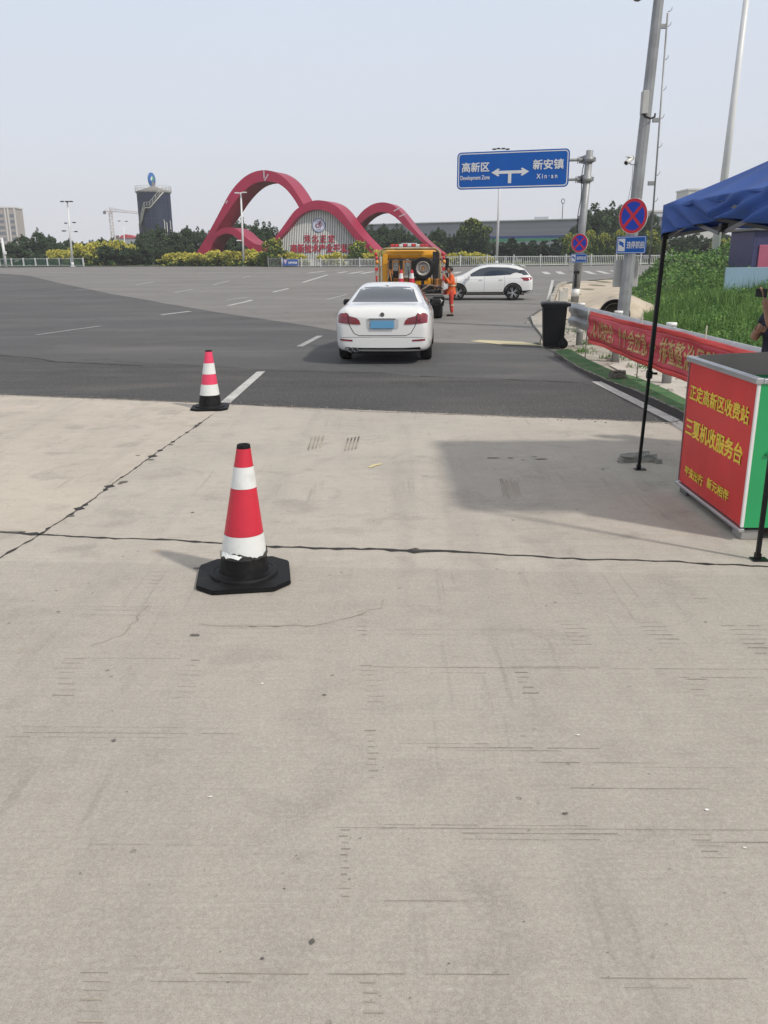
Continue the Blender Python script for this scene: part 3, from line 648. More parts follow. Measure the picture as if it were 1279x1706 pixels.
# stone slab weighting the leg
def rock(name, c, d, seed, m, label, cat='stone', rz=0, group=None, kind=None, taper=.8):
    r = random.Random(seed); b = bmesh.new(); bmesh.ops.create_cube(b, size=1); bmesh.ops.subdivide_edges(b, edges=b.edges[:], cuts=3, use_grid_fill=True)
    for v in b.verts:
        k = 1 - (1 - taper) * (v.co.z + .5); a = math.atan2(v.co.y, v.co.x)
        v.co = Vector((v.co.x * d[0] * k * (1 + .13 * math.sin(3 * a + seed)), v.co.y * d[1] * k * (1 + .16 * math.sin(2 * a + seed * 2)), (v.co.z + .5) * d[2]))
        v.co += Vector([r.uniform(-1, 1) * .045 * min(d[0], .3) for _ in range(3)]); v.co.z = max(0, v.co.z)
    me = bpy.data.meshes.new(name); b.to_mesh(me); b.free(); o = mobj(name, me, m, None, c); o.rotation_euler.z = rz; return tag(o, label, cat, group, kind)
M_STONE = mat('grey_stone', (0.20, 0.19, 0.175), 0.9, col2=(0.34, 0.325, 0.30), vs=9, bump=.8, bs=30)
M_DSTONE = mat('dark_stone', (0.075, 0.072, 0.06), 0.9, col2=(0.17, 0.16, 0.13), vs=8, bump=.8, bs=25)
p = G(1060, 768); rock('stone_slab', (p.x, p.y, .005), (.36, .17, .06), 4, M_STONE, 'flat grey stone slab weighing down the black tent leg', rz=.1)
p = G(1096, 772); rock('stone', (p.x, p.y, .005), (.07, .05, .035), 6, M_STONE, 'small grey stone chip beside the slab at the tent leg')
p = G(1027, 631); rock('stone', (p.x, p.y, .016), (.26, .17, .11), 9, M_DSTONE, 'dark mossy stone lying on the green turf strip', rz=.2)

# ---------------------------------------------------------------- service counter
M_CRED = mat('counter_red_film', (0.60, 0.036, 0.036), 0.42, var=.09, vs=2.0, bump=.25, bs=3.5, spec=.35, dirt=.10, dirtcol=(.3, .05, .04))
M_CGRN = mat('counter_green_sheet', (0.02, 0.34, 0.115), 0.35, var=.06, vs=2, coat=.2)
M_SILV = mat('brushed_aluminium', (0.52, 0.53, 0.55), 0.35, metal=.85, var=.08, vs=6)
M_TXTY = mat('yellow_lettering', (0.80, 0.60, 0.06), 0.5, var=.08, vs=20)
M_TXTY2 = mat('pale_gold_lettering', (0.56, 0.36, 0.13), 0.5, var=.2, vs=20)
M_WHT = mat('white_enamel', (0.74, 0.74, 0.73), 0.4, var=.05, vs=4)
M_GREYB = mat('grey_board', (0.30, 0.285, 0.25), 0.6, var=.12, vs=3)
cb = empty('service_counter', (0, 0, 0), 0, 'red and green portable service counter with yellow characters standing under the blue tent', 'counter')
cx0, ya, yb, zb0, zt = 2.40, 5.37, 6.63, 0.085, 1.075; cw = 0.72
b = MB(); b.box((cx0 + .012, (ya + yb) / 2, (zb0 + zt) / 2), (.018, yb - ya - .03, zt - zb0 - .03)); b.build('front_panel', M_CRED, cb)
for yy in (ya + .012, yb - .02):
    b = MB(); b.box((cx0 + cw / 2 + .008, yy, (zb0 + zt) / 2), (cw - .012, .022, zt - zb0 - .02), bev=.004); b.build('end_panel', M_CGRN, cb)
b = MB(); b.box((cx0 + cw - .02, (ya + yb) / 2, (zb0 + zt) / 2 - .05), (.02, yb - ya - .06, zt - zb0 - .12)); b.build('back_panel', M_CGRN, cb)
for c_, d_ in (((cx0, (ya + yb) / 2, zt + .006), (.05, yb - ya + .03, .04)), ((cx0, (ya + yb) / 2, zb0 - .006), (.04, yb - ya + .02, .026)), ((cx0 + cw / 2 + .025, ya + .012, zt + .004), (cw, .045, .036)), ((cx0 + cw / 2 + .025, yb - .012, zt + .004), (cw, .045, .036))):
    b = MB(); b.box(c_, d_, bev=.006); b.build('trim_rail', M_SILV, cb)
b = MB(); b.box((cx0 + .003, ya + .004, (zb0 + zt) / 2), (.022, .018, zt - zb0 - .03), bev=.004); b.build('edge_strip', M_WHT, cb)
b = MB(); b.box((cx0 + .006, yb + .001, (zb0 + zt) / 2), (.02, .008, zt - zb0 - .03)); b.build('edge_strip', M_SILV, cb)
b = MB(); b.box((cx0 + cw / 2, (ya + yb) / 2, zt - .16), (cw - .08, yb - ya - .08, .02)); b.build('inner_shelf', M_GREYB, cb)
b = MB(); b.prism([(cx0 + .10, yb - .03, zt - .12), (cx0 + cw - .04, yb - .03, zt - .12), (cx0 + cw - .04, yb - .03, zt + .06), (cx0 + .05, yb - .03, zt + .035)], (0, -.012, 0)); b.build('back_board', M_GREYB, cb)
b = MB(); b.tube([(cx0 + .10, ya - .006, .60), (cx0 + .13, ya - .014, .615), (cx0 + .22, ya - .012, .625), (cx0 + .5, ya - .012, .628), (cx0 + .68, ya - .006, .625)], .010); b.build('pressed_rib', M_CGRN, cb)
b = MB(); b.box((cx0 + .30, ya - .012, .52), (.06, .02, .13), bev=.004); b.build('latch', M_SILV, cb)
for fy in (ya + .10, yb - .08):
    for fx in (cx0 + .09, cx0 + cw - .10):
        b = MB(); b.box((fx, fy, .038), (.15, .15, .068), taper=1.0, bev=.006); b.build('foot', M_GREYM if fy > 6 else mat('grey_plastic', (0.27, 0.26, 0.25), .6), cb)
L_ = yb - ya
def ctext(s, f0, f1, zc, h, m=M_TXTY, bold=.02):   # fractions along the face from its far (left) end
    y_l = yb - L_ * f0; y_r = yb - L_ * f1
    text(s, y_l - y_r, h, m, cb, 'lettering', (cx0 + .002, (y_l + y_r) / 2, zb0 + zc * (zt - zb0)), (0, -1, 0), (0, 0, 1), bold, .003, 1.0)
ctext('正定高新区收费站', .06, .93, .757, .115, bold=.015); ctext('三夏机收服务台', .045, .90, .485, .135, bold=.019)
ctext('平安出行', .10, .405, .135, .075, bold=.016); ctext('新元相伴', .475, .79, .155, .075, bold=.016)

# ---------------------------------------------------------------- guardrail, banner
M_GALV = mat('galvanised_steel', (0.36, 0.375, 0.39), 0.45, metal=.55, var=.12, vs=3, dirt=.3, dirtcol=(0.2, .18, .15))
gr = empty('guardrail', (0, 0, 0), 0, 'galvanised corrugated guardrail on round posts running behind the red banner beside the road', 'guardrail')
xs = [(4.17, 18.62), (4.21, 16.0), (4.22, 12.6), (4.24, 9.6), (4.36, 7.0), (4.55, 4.0)]
prof = [(a_, b_ * 1.5) for a_, b_ in [(0.0, .155), (.02, .15), (.075, .115), (.085, .085), (.075, .055), (.015, .012), (.015, -.012), (.075, -.055), (.085, -.085), (.075, -.115), (.02, -.15), (0, -.155)]]
bm = MB(); rows = []
for x, y in xs: rows.append([bm.bm.verts.new((x - .07 - px, y, .635 + pz)) for px, pz in prof])
for a, c in zip(rows, rows[1:]):
    for k in range(len(prof) - 1): bm.bm.faces.new([a[k], a[k + 1], c[k + 1], c[k]]).smooth = True
o = bm.build('corrugated_rail', M_GALV, gr); md = o.modifiers.new('s', 'SOLIDIFY'); md.thickness = .006; bake(o)
b = MB(); rows = []
for i in range(7):
    a = math.pi * i / 6; rows.append([b.bm.verts.new((4.10 - px * math.cos(a) * 1.0 + .0, 18.62 + math.sin(a) * .13, .635 + pz)) for px, pz in prof])
for a, c in zip(rows, rows[1:]):
    for k in range(len(prof) - 1): b.bm.faces.new([a[k], a[k + 1], c[k + 1], c[k]]).smooth = True
o = b.build('end_cap', M_GALV, gr); md = o.modifiers.new('s', 'SOLIDIFY'); md.thickness = .006; bake(o)
for (x, y) in ((4.22, 18.35), (4.27, 15.6), (4.29, 12.75), (4.35, 8.9), (4.43, 7.2), (4.58, 4.6)):
    b = MB(); b.cyl((x, y, -.02), (x, y, .86), .072, n=20); o = b.build('post', M_GALV, gr)
    b = MB(); b.cyl((x, y, .85), (x, y, .90), .077, n=20); b.build('post_cap', M_WHT, o)
    if y > 18: b = MB(); b.cyl((x, y, .30), (x, y, .42), .074, n=20); b.build('reflective_collar', M_WHT, o)
    b = MB(); b.box((x - .065, y, .64), (.09, .14, .18)); b.build('spacer_block', M_GALV, o)
def cloth_mat(name, c1, c2):
    m, t, n, b = node_mat(name); q = NB(t); o = q.tc()
    c = q.mix(q.rng(q.noise(o, 1.5, 4), .35, .65), c1, c2)
    t.links.new(c, b.inputs['Base Color']); b.inputs['Roughness'].default_value = .55
    wv = q.noise(q.map((1, .7, 9), 0, (0, 0, 0)), 1.6, 3)
    t.links.new(q.bump(wv, .5, .05), b.inputs['Normal']); return m
M_BAN = cloth_mat('red_banner_cloth', (0.52, 0.032, 0.050), (0.60, 0.05, 0.075))
M_BANE = cloth_mat('bright_red_hem', (0.78, 0.06, 0.055), (0.84, 0.08, 0.07))
ban = empty('banner', (0, 0, 0), 0, 'long red cloth banner with pale gold slogan strung along the guardrail', 'banner')
BY0, BY1 = 15.98, 8.3
def bx(t, z): return 3.83 + .12 * min(1, t * 2.2) + .012 * math.sin(t * 40 + z * 9) + .010 * math.sin(t * 17)
def bz(t, f):
    top = .875 - .02 * math.sin(math.pi * min(1, t * 3)) + .012 * math.sin(t * 13); lo = .285 + .022 * math.sin(t * 9 + .5)
    return lo + (top - lo) * f
def bpt(t, f):
    z = bz(t, f); return (bx(t, z) + .014 * math.sin(f * 14 + t * 6), BY0 + (BY1 - BY0) * t, z)
b = MB(); b.grid(lambda i, j: bpt(i, .10 + .78 * j), 120, 14); o = b.build('cloth', M_BAN, ban); md = o.modifiers.new('s', 'SOLIDIFY'); md.thickness = .002; bake(o)
for f0, f1 in ((0, .10), (.88, 1.0)):
    b = MB(); b.grid(lambda i, j: bpt(i, f0 + (f1 - f0) * j), 120, 4); o = b.build('hem', M_BANE, ban); md = o.modifiers.new('s', 'SOLIDIFY'); md.thickness = .004; bake(o)
def ban_text(s, ta, tb):
    n = len(s); 
    o = text(s, abs(BY1 - BY0) * (tb - ta), .31, M_TXTY2, ban, 'lettering', (0, 0, 0), (0, -1, 0), (0, 0, 1), .010, .001)
    tm = (ta + tb) / 2; yc = BY0 + (BY1 - BY0) * tm
    for v in o.data.vertices:
        y = yc + v.co.y; t = (y - BY0) / (BY1 - BY0); f = .50 + v.co.z / (.56)
        p = bpt(t, f); v.co = Vector((p[0] - .010 + v.co.x, y, p[2]))
    return o
def tt(y): return (y - BY0) / (BY1 - BY0)
ban_text('人人讲安全、', tt(15.75), tt(14.35)); ban_text('个个会应急', tt(14.1), tt(12.75)); ban_text('排查整治风险隐患', tt(12.15), tt(9.3))
b = MB(); b.grid(lambda i, j: tuple(Vector(bpt(tt(12.62) + (tt(12.3) - tt(12.62)) * i, .49 + .06 * j)) + Vector((-.006, 0, 0))), 4, 1); b.build('lettering', M_TXTY2, ban)
for y, h_, x_ in ((15.97, .93, 3.80), (13.19, 1.02, 3.965), (10.6, 1.02, 3.99), (8.4, 1.0, 3.99)):
    b = MB(); b.cyl((x_, y, 0), (x_ + .01, y - .01, h_), .010, n=8); b.build('stake', mat('bamboo_stake', (0.36, .34, .27), .7), ban)

# ---------------------------------------------------------------- wheelie bin
M_BIN = mat('black_bin_plastic', (0.006, 0.006, 0.008), 0.5, var=.25, vs=5, bump=.1, bs=90, spec=.25)
pb = G(926, 581)
wb = empty('wheelie_bin', (pb.x - .02, pb.y + .28, 0), R(-8), 'black two-wheeled rubbish bin standing at the end of the guardrail', 'bin')
b = MB(); n = 4
def ring(w, d, z, r=.05):
    out = []
    for sx, sy, a0 in ((1, 1, 0), (-1, 1, 90), (-1, -1, 180), (1, -1, 270)):
        for k in range(5):
            a = R(a0 + 22.5 * k); out.append((sx * (w / 2 - r) + r * math.cos(a), sy * (d / 2 - r) + r * math.sin(a), z))
    return out
rg_ = [ring(.40, .44, .03), ring(.44, .48, .25), ring(.475, .53, .62), ring(.50, .56, .84), ring(.55, .62, .845, .06), ring(.55, .62, .885, .06)]
rr = [[b.bm.verts.new(p) for p in q] for q in rg_]
for a, c in zip(rr, rr[1:]):
    for k in range(20): b.bm.faces.new([a[k], a[(k + 1) % 20], c[(k + 1) % 20], c[k]])
b.bm.faces.new(rr[0][::-1]); b.bm.faces.new(rr[-1]); b.build('body', M_BIN, wb)
b = MB(); rr = [[b.bm.verts.new(p) for p in q] for q in (ring(.565, .63, .887, .06), ring(.565, .63, .912, .06), ring(.50, .55, .935, .06))]
for a, c in zip(rr, rr[1:]):
    for k in range(20): b.bm.faces.new([a[k], a[(k + 1) % 20], c[(k + 1) % 20], c[k]])
b.bm.faces.new(rr[0][::-1]); b.bm.faces.new(rr[-1]); b.build('lid', M_BIN, wb)
b = MB(); b.cyl((.30, -.24, .90), (.30, .24, .90), .018); b.box((.29, -.2, .88), (.06, .03, .05)); b.box((.29, .2, .88), (.06, .03, .05)); b.build('handle', M_BIN, wb)
for sy in (-1, 1):
    b = MB(); b.lathe([(.03, -.03), (.095, -.03), (.10, -.02), (.10, .02), (.095, .03), (.03, .03)], 24, 'Y', (.20, sy * .25, .10)); b.build('wheel', M_BLK, wb)

# ---------------------------------------------------------------- verge rubble, culvert, kerb stones, bollards
M_OLDC = mat('weathered_concrete', (0.30, 0.28, 0.245), 0.92, col2=(0.43, 0.405, 0.36), vs=5, bump=.6, bs=18, dirt=.5, dirtcol=(.13, .12, .09))
rp_ = [G(u, v) for u, v in ((883, 529), (905, 531), (925, 540), (925, 572), (906, 567), (896, 553), (888, 543))]
b = MB(); b.prism([(q.x, q.y, .004) for q in rp_], (0, 0, .05)); bmesh.ops.bevel(b.bm, geom=b.bm.edges[:], offset=.02, segments=1, affect='EDGES')
b.build('broken_slab', M_OLDC, label='broken triangular concrete slab lying just behind the black bin', cat='concrete slab')
pc = D(1023, 531, 27.0)
pr = empty('culvert_pipe', (pc.x, pc.y, .09), R(-14), 'concrete drain pipe mouth opening out of the sandy bank', 'pipe')
b = MB(); b.lathe([(.345, -.05), (.345, 2.6), (.44, 2.6), (.44, .25), (.475, .22), (.475, -.05)], 40, 'Y'); b.build('barrel', M_OLDC, pr)
b = MB(); b.lathe([(.0, 1.6), (.34, 1.6), (.34, 1.63), (0, 1.63)], 32, 'Y'); b.build('silt_plug', M_BLACKTAR, pr)
# apron of soil around the mouth
ksp = [(5.85, 30.3), (6.25, 32.4), (6.62, 34.4), (7.05, 36.6), (7.45, 38.6), (7.95, 40.8), (8.45, 43.0), (8.95, 45.4), (9.5, 47.8), (10.1, 50.2), (11.0, 52.8)]
places = ['nearest the drain', 'second along the curve', 'third along the curve', 'fourth along the curve', 'fifth along the curve', 'sixth along the curve', 'seventh along the curve', 'eighth along the curve', 'ninth along the curve', 'farthest along the curve']
for i in range(len(ksp) - 1):
    a, c = Vector(ksp[i]), Vector(ksp[i + 1]); m = (a + c) / 2; L = (c - a).length; an = math.atan2((c - a).y, (c - a).x)
    b = MB(); b.box((0, 0, .07), (L * .96, .17, .22), bev=.02); o = b.build('kerb_stone', M_OLDC, loc=(m.x + .12, m.y, gz(m.y)))
    o.rotation_euler.z = an; tag(o, 'weathered concrete kerb stone edging the road bend, ' + places[i], 'kerb stone', 'kerb stones along the road bend')
for (u, v0, v1, yy, dsc) in ((934, 508, 480, 33.9, 'short white concrete post beside the kerb, nearer to the black bin'), (941, 503, 480, 36.2, 'short white concrete post beside the kerb, nearer to the sign pole')):
    q = D(u, v0, yy); b = MB(); b.box((0, 0, .30), (.20, .20, .62), taper=.9, bev=.015); o = b.build('kerb_post', mat('old_white_post', (.52, .51, .47), .8, var=.12, dirt=.4), loc=(q.x, yy, -.01)); tag(o, dsc, 'post', 'short white posts by the kerb')
b = MB(); dl = [(6.9, 36.0), (7.5, 33.0), (8.2, 30.5), (8.6, 28.6)]
for a, c in zip(dl, dl[1:]):
    a, c = Vector(a), Vector(c); m = (a + c) / 2; an = math.atan2((c - a).y, (c - a).x)
    b.box((m.x, m.y, .05), ((c - a).length + .1, .16, .16), rot=Matrix.Rotation(an, 3, 'Z'), bev=.02)
b.build('drain_edging', M_OLDC, label='low pale concrete edging crossing the sandy bank towards the drain pipe', cat='edging')
rb = MB(); rr = random.Random(21)
for i in range(420):
    x = rr.uniform(4.0, 7.2); y = rr.uniform(10.5, 26); s = rr.uniform(.012, .06) * (1 if rr.random() < .9 else 1.9)
    q = Vector((x, y, s * .2 - .008)); rot = Matrix.Rotation(rr.uniform(0, 3), 3, 'Z') @ Matrix.Rotation(rr.uniform(-.4, .4), 3, 'X')
    rb.box(q, (s * 1.3, s, s * .6), rot=rot, taper=.7)
rb.build('rubble', M_OLDC, kind='stuff', label='loose grey rubble strewn on the verge behind the banner', cat='rubble')
# ================================================================== VEHICLES
M_CARW = mat('white_car_paint', (0.70, 0.71, 0.71), 0.22, var=.02, vs=1, coat=.8)
M_GLASS = mat('tinted_glass', (0.035, 0.045, 0.065), 0.06, var=.05, vs=1, coat=.6)
M_TYRE = mat('tyre_rubber', (0.010, 0.010, 0.010), 0.75, var=.2, vs=12, dirt=.3, dirtcol=(.05, .047, .043), spec=.3)
M_RIM = mat('alloy_rim', (0.50, 0.51, 0.52), 0.3, metal=.8, var=.06)
M_TRIM = mat('black_trim_plastic', (0.008, 0.008, 0.009), 0.5, var=.15, spec=.3)
M_TAIL = mat('tail_lamp_red', (0.21, 0.006, 0.018), 0.12, var=.25, vs=9, coat=.8)
M_TAILD = mat('tail_lamp_dark', (0.12, 0.004, 0.012), 0.15, coat=.6)
M_CHROME = mat('chrome', (0.65, 0.66, 0.68), 0.12, metal=1, var=.02)
M_PLATE = mat('blue_plate', (0.09, 0.27, 0.46), 0.4, var=.05)
def sec(y, ws, zb, zs, wb, wr, zr):
    L = lambda a, c, t: a + (c - a) * t
    return [(0, zb), (ws * .84, zb), (ws * .955, zb + .05), (ws * .992, zb + .16), (ws, L(zb, zs, .58)), (ws * .988, zs - .11), (wb, zs),
            (L(wb, wr, .52), L(zs, zr, .5)), (L(wb, wr, .92), L(zs, zr, .86)), (wr * .88, zr - .012), (wr * .5, zr), (0, zr + .004)]
def loft_body(name, secs, m, parent, arches, r_arch):
    bm = bmesh.new(); rows = []
    for s in secs:
        half = sec(*s); y = s[0]
        full = [(x, y, z) for x, z in half] + [(-x, y, z) for x, z in half[-2:0:-1]]
        rows.append([bm.verts.new(p) for p in full])
    n = len(rows[0])
    for a, c in zip(rows, rows[1:]):
        for k in range(n): bm.faces.new([a[k], a[(k + 1) % n], c[(k + 1) % n], c[k]])
    for r, fl in ((rows[0], 1), (rows[-1], 0)):
        h = n // 2   # quads across the end
        for k in range(h):
            q = [r[k], r[k + 1], r[(n - k - 1) % n], r[(n - k) % n]]
            q = list(dict.fromkeys(q))
            if len(q) >= 3:
                try: bm.faces.new(q)
                except ValueError: pass
    bmesh.ops.recalc_face_normals(bm, faces=bm.faces)
    me = bpy.data.meshes.new(name); bm.to_mesh(me); bm.free(); o = mobj(name, me, m)
    sb = o.modifiers.new('s', 'SUBSURF'); sb.levels = 2; bake(o)
    bv = BVHTree.FromPolygons([v.co[:] for v in o.data.vertices], [p.vertices[:] for p in o.data.polygons])
    for (ay, az) in arches:
        for sx in (-1, 1):
            c = MB(); c.cyl((sx * 1.3, ay, az), (sx * .55, ay, az), r_arch, n=40, smooth=False); co = c.build('cut')
            bo = o.modifiers.new('b', 'BOOLEAN'); bo.operation = 'DIFFERENCE'; bo.object = co; bo.solver = 'EXACT'; bake(o); bpy.data.objects.remove(co)
    for p in o.data.polygons: p.use_smooth = True
    try: o.data.set_sharp_from_angle(angle=R(38))
    except Exception: pass
    o.parent = parent; return o, bv
def patch(bv, poly, axis, name, m, parent, off=.004, g=.05, side=1):
    """polygon seen along an axis, laid on the body: axis 'Y' = from behind, 'X' = from a side (side = sign), 'F' = from the front, 'Z' from above"""
    bm = bmesh.new(); f = bm.faces.new([bm.verts.new((a, b_, 0)) for a, b_ in poly])
    xs_ = [a for a, _ in poly]; ys_ = [b_ for _, b_ in poly]
    for ax, lo, hi in ((0, min(xs_), max(xs_)), (1, min(ys_), max(ys_))):
        k = lo + g
        while k < hi:
            bmesh.ops.bisect_plane(bm, geom=bm.verts[:] + bm.edges[:] + bm.faces[:], plane_co=(k if ax == 0 else 0, k if ax == 1 else 0, 0), plane_no=(1 - ax, ax, 0)); k += g
    for v in bm.verts:
        a, c = v.co.x, v.co.y
        o, d = {'Y': ((a, -2, c), (0, 1, 0)), 'F': ((a, 8, c), (0, -1, 0)), 'X': ((side * 3, a, c), (-side, 0, 0)), 'Z': ((a, c, 4), (0, 0, -1))}[axis]
        h = bv.ray_cast(Vector(o), Vector(d))
        if h[0] is None: hh = bv.find_nearest(Vector(o) + Vector(d) * (2.1 if axis != 'F' else 3.5)); v.co = hh[0]
        else: v.co = h[0] - Vector(d) * off
    bmesh.ops.recalc_face_normals(bm, faces=bm.faces)
    # outward
    s = sum((f.normal.dot(-Vector({'Y': (0, 1, 0), 'F': (0, -1, 0), 'X': (-side, 0, 0), 'Z': (0, 0, -1)}[axis])) for f in bm.faces))
    if s < 0: bmesh.ops.reverse_faces(bm, faces=bm.faces)
    for f in bm.faces: f.smooth = True
    me = bpy.data.meshes.new(name); bm.to_mesh(me); bm.free(); return mobj(name, me, m, parent)
def ribbon(bv, pts, wd, axis, name, m, parent, off=.003, side=1):
    out = []
    for i in range(len(pts)):
        a = Vector(pts[max(i - 1, 0)]); c = Vector(pts[min(i + 1, len(pts) - 1)]); d = (c - a).normalized(); out.append((Vector(pts[i]), Vector((-d.y, d.x)) * wd / 2))
    poly = [tuple(p + n_) for p, n_ in out] + [tuple(p - n_) for p, n_ in out[::-1]]
    return patch(bv, poly, axis, name, m, parent, off, .04, side)
def wheel(parent, x, y, r, w, side, spokes=5, rr=.66, dark=M_TRIM):
    e = empty('wheel', (x, y, r)); e.parent = parent
    b = MB(); hw = w / 2; b.lathe([(r * rr, -hw * .9), (r * .90, -hw), (r * .975, -hw * .8), (r, -hw * .45), (r, hw * .45), (r * .975, hw * .8), (r * .90, hw), (r * rr, hw * .9)], 40, 'X'); b.build('tyre', M_TYRE, e)
    b = MB(); b.lathe([(r * rr + .003, -hw * .85), (r * rr + .003, hw * .88), (r * rr * .93, hw * .9), (r * rr * .93, -hw * .8)], 36, 'X')
    for k in range(spokes):
        for da in (-.17, .17):
            a = 2 * math.pi * (k / spokes) + da; d = Vector((0, math.cos(a), math.sin(a)))
            p0 = Vector((hw * .72 * side, 0, 0)) + d * r * .10; p1 = Vector((hw * .80 * side, 0, 0)) + d * r * rr * .97
            q = (p1 - p0).normalized(); rot = Matrix((Vector((1, 0, 0)), q.cross(Vector((1, 0, 0))), q)).transposed()
            b.box((p0 + p1) / 2, (.02, .028, (p1 - p0).length), rot=rot)
    b.cyl((hw * .66 * side, 0, 0), (hw * .84 * side, 0, 0), r * .17, n=16); b.build('rim', M_RIM, e)
    b = MB(); b.cyl((hw * .1 * side, 0, 0), (hw * .3 * side, 0, 0), r * rr * .95, n=28); b.build('brake_disc', dark, e)
    return e

# ---- white sedan seen from behind
sd = empty('sedan', (-0.01, 15.2, 0), R(-4), 'white sedan with a dark rear window stopped behind the yellow wrecker truck', 'car', None)
secs = [(0.00, .70, .30, .80, .62, .52, .86), (.035, .80, .255, .88, .72, .62, .965), (.12, .865, .235, .96, .80, .69, 1.055), (.30, .905, .22, .99, .845, .70, 1.085), (.62, .925, .20, .995, .86, .69, 1.10),
        (.80, .928, .20, .995, .862, .67, 1.115), (1.15, .93, .19, .99, .862, .62, 1.265), (1.50, .93, .19, .985, .86, .585, 1.385), (1.95, .93, .19, .975, .858, .575, 1.44), (2.55, .93, .19, .965, .855, .575, 1.452),
        (3.0, .928, .19, .955, .852, .585, 1.40), (3.35, .926, .19, .945, .85, .62, 1.22), (3.70, .92, .19, .925, .84, .66, 1.01), (4.2, .905, .20, .87, .80, .62, .93), (4.6, .86, .21, .77, .72, .55, .83), (4.82, .76, .25, .66, .62, .5, .72), (4.9, .66, .30, .60, .55, .4, .64)]
WS, WF = 1.02, 3.93
bd, bv = loft_body('body', secs, M_CARW, sd, [(WS, .33), (WF, .33)], .375)
P = lambda *a, **k: patch(bv, *a, **k)
P([(-.645, 1.115), (.645, 1.115), (.60, 1.19), (.535, 1.33), (.44, 1.372), (0, 1.388), (-.44, 1.372), (-.535, 1.33), (-.60, 1.19)], 'Y', 'rear_window', M_GLASS, sd, .005, .04)
tl_ = [(-.845, .905), (-.80, .945), (-.66, .955), (-.62, .90), (-.48, .865), (-.43, .82), (-.405, .745), (-.56, .752), (-.84, .775)]
for s in (1, -1):
    pl = [(s * -a, c) for a, c in tl_] if s == 1 else tl_
    o = P(pl, 'Y', 'tail_lamp', M_TAIL, sd, .010, .04)
    for z0_ in (.79, .83, .87):
        q = [(s * .80, z0_), (s * .5, z0_ - .012), (s * .5, z0_ + .000), (s * .80, z0_ + .012)]; P(q, 'Y', 'lamp_strip', M_TAILD, o, .014, .06)
    q = [(s * .62, .755), (s * .634, .755), (s * .655, .94), (s * .641, .94)]; P(q, 'Y', 'lamp_seam', M_TRIM, o, .0145, .04)
    P([(s * .80, .452), (s * .56, .440), (s * .56, .468), (s * .80, .484)], 'Y', 'bumper_reflector', M_TAIL, sd, .007)
    # side glass and seams
    P([(1.15, 1.03), (1.75, 1.345), (2.4, 1.385), (2.85, 1.33), (3.42, 1.03), (2.3, 1.02)], 'X', 'side_window', M_GLASS, sd, .004, .06, side=s)
    for yy in (1.55, 2.42, 3.5): ribbon(bv, [(yy, .32), (yy + .03, .98)], .008, 'X', 'door_seam', M_TRIM, sd, side=s)
    P([(2.38, 1.03), (2.44, 1.03), (2.44, 1.37), (2.38, 1.37)], 'X', 'pillar_trim', M_TRIM, sd, .006, side=s)
    b = MB(); b.box((s * .98, 3.12, 1.0), (.20, .10, .13), bev=.035); b.box((s * .89, 3.12, .95), (.10, .05, .04)); mo = b.build('door_mirror', M_TRIM, sd)
    b = MB(); b.box((s * .99, 3.175, 1.01), (.19, .03, .10), bev=.012); b.build('mirror_shell', M_CARW, mo)
    for yy in (WS, WF): wheel(sd, s * .80, yy, .325, .225, s)
    P([(s * .62, .60), (s * .80, .66), (s * .79, .74), (s * .50, .68)], 'F', 'headlamp', M_GLASS, sd, .006)
b = MB(); b.box((0, 2.4, .30), (1.2, 4.2, .24)); b.box((0, 2.4, .42), (1.1, 1.9, .4)); b.build('underbody', M_TRIM, sd)
ribbon(bv, [(-.70, .96), (-.64, .80), (-.60, .70), (-.53, .585), (-.44, .545), (.44, .545), (.53, .585), (.60, .70), (.64, .80), (.70, .96)], .011, 'Y', 'boot_seam', M_TRIM, sd)
ribbon(bv, [(-.84, .50), (-.60, .515), (0, .52), (.60, .515), (.84, .50)], .007, 'Y', 'bumper_crease_shade', mat('shut_line_crease_shade', (.18, .18, .185), .5), sd)  # crease shading drawn as a thin dark line on the smooth bumper
P([(-.27, .66), (.27, .66), (.30, .69), (.30, .84), (-.30, .84), (-.30, .69)], 'Y', 'plate_recess', mat('recess_grey', (.45, .46, .47), .4), sd, .003)
b = MB(); b.box((0, -.018, .745), (.44, .012, .14), rot=Matrix.Rotation(R(-6), 3, 'X'), bev=.004); b.build('number_plate', M_PLATE, sd)
b = MB(); b.box((0, -.006, .855), (.50, .03, .025), bev=.008); b.build('boot_trim', M_CHROME, sd)
b = MB(); b.cyl((0, .02, .93), (0, -.005, .925), .04, n=20); b.build('badge', M_CHROME, sd)
P([(-.66, .24), (.66, .24), (.74, .27), (.70, .335), (.4, .32), (-.4, .32), (-.70, .335), (-.74, .27)], 'Y', 'diffuser', M_TRIM, sd, .004)
for xx in (-.60, -.50):
    b = MB(); b.lathe([(.034, .18), (.045, .18), (.045, -.03), (.036, -.032), (.034, .0)], 20, 'Y', (xx, 0, .285)); b.build('exhaust_tip', M_GREYM, sd)
P([(-.60, 3.42), (.60, 3.42), (.52, 3.06), (-.52, 3.06)], 'Z', 'windscreen', M_GLASS, sd, .005, .06)
b = MB(); b.box((0, 1.62, 1.425), (.05, .14, .045), taper=.4, bev=.008); b.build('roof_antenna', M_CARW, sd)
sd.scale = (.95, .95, .955)

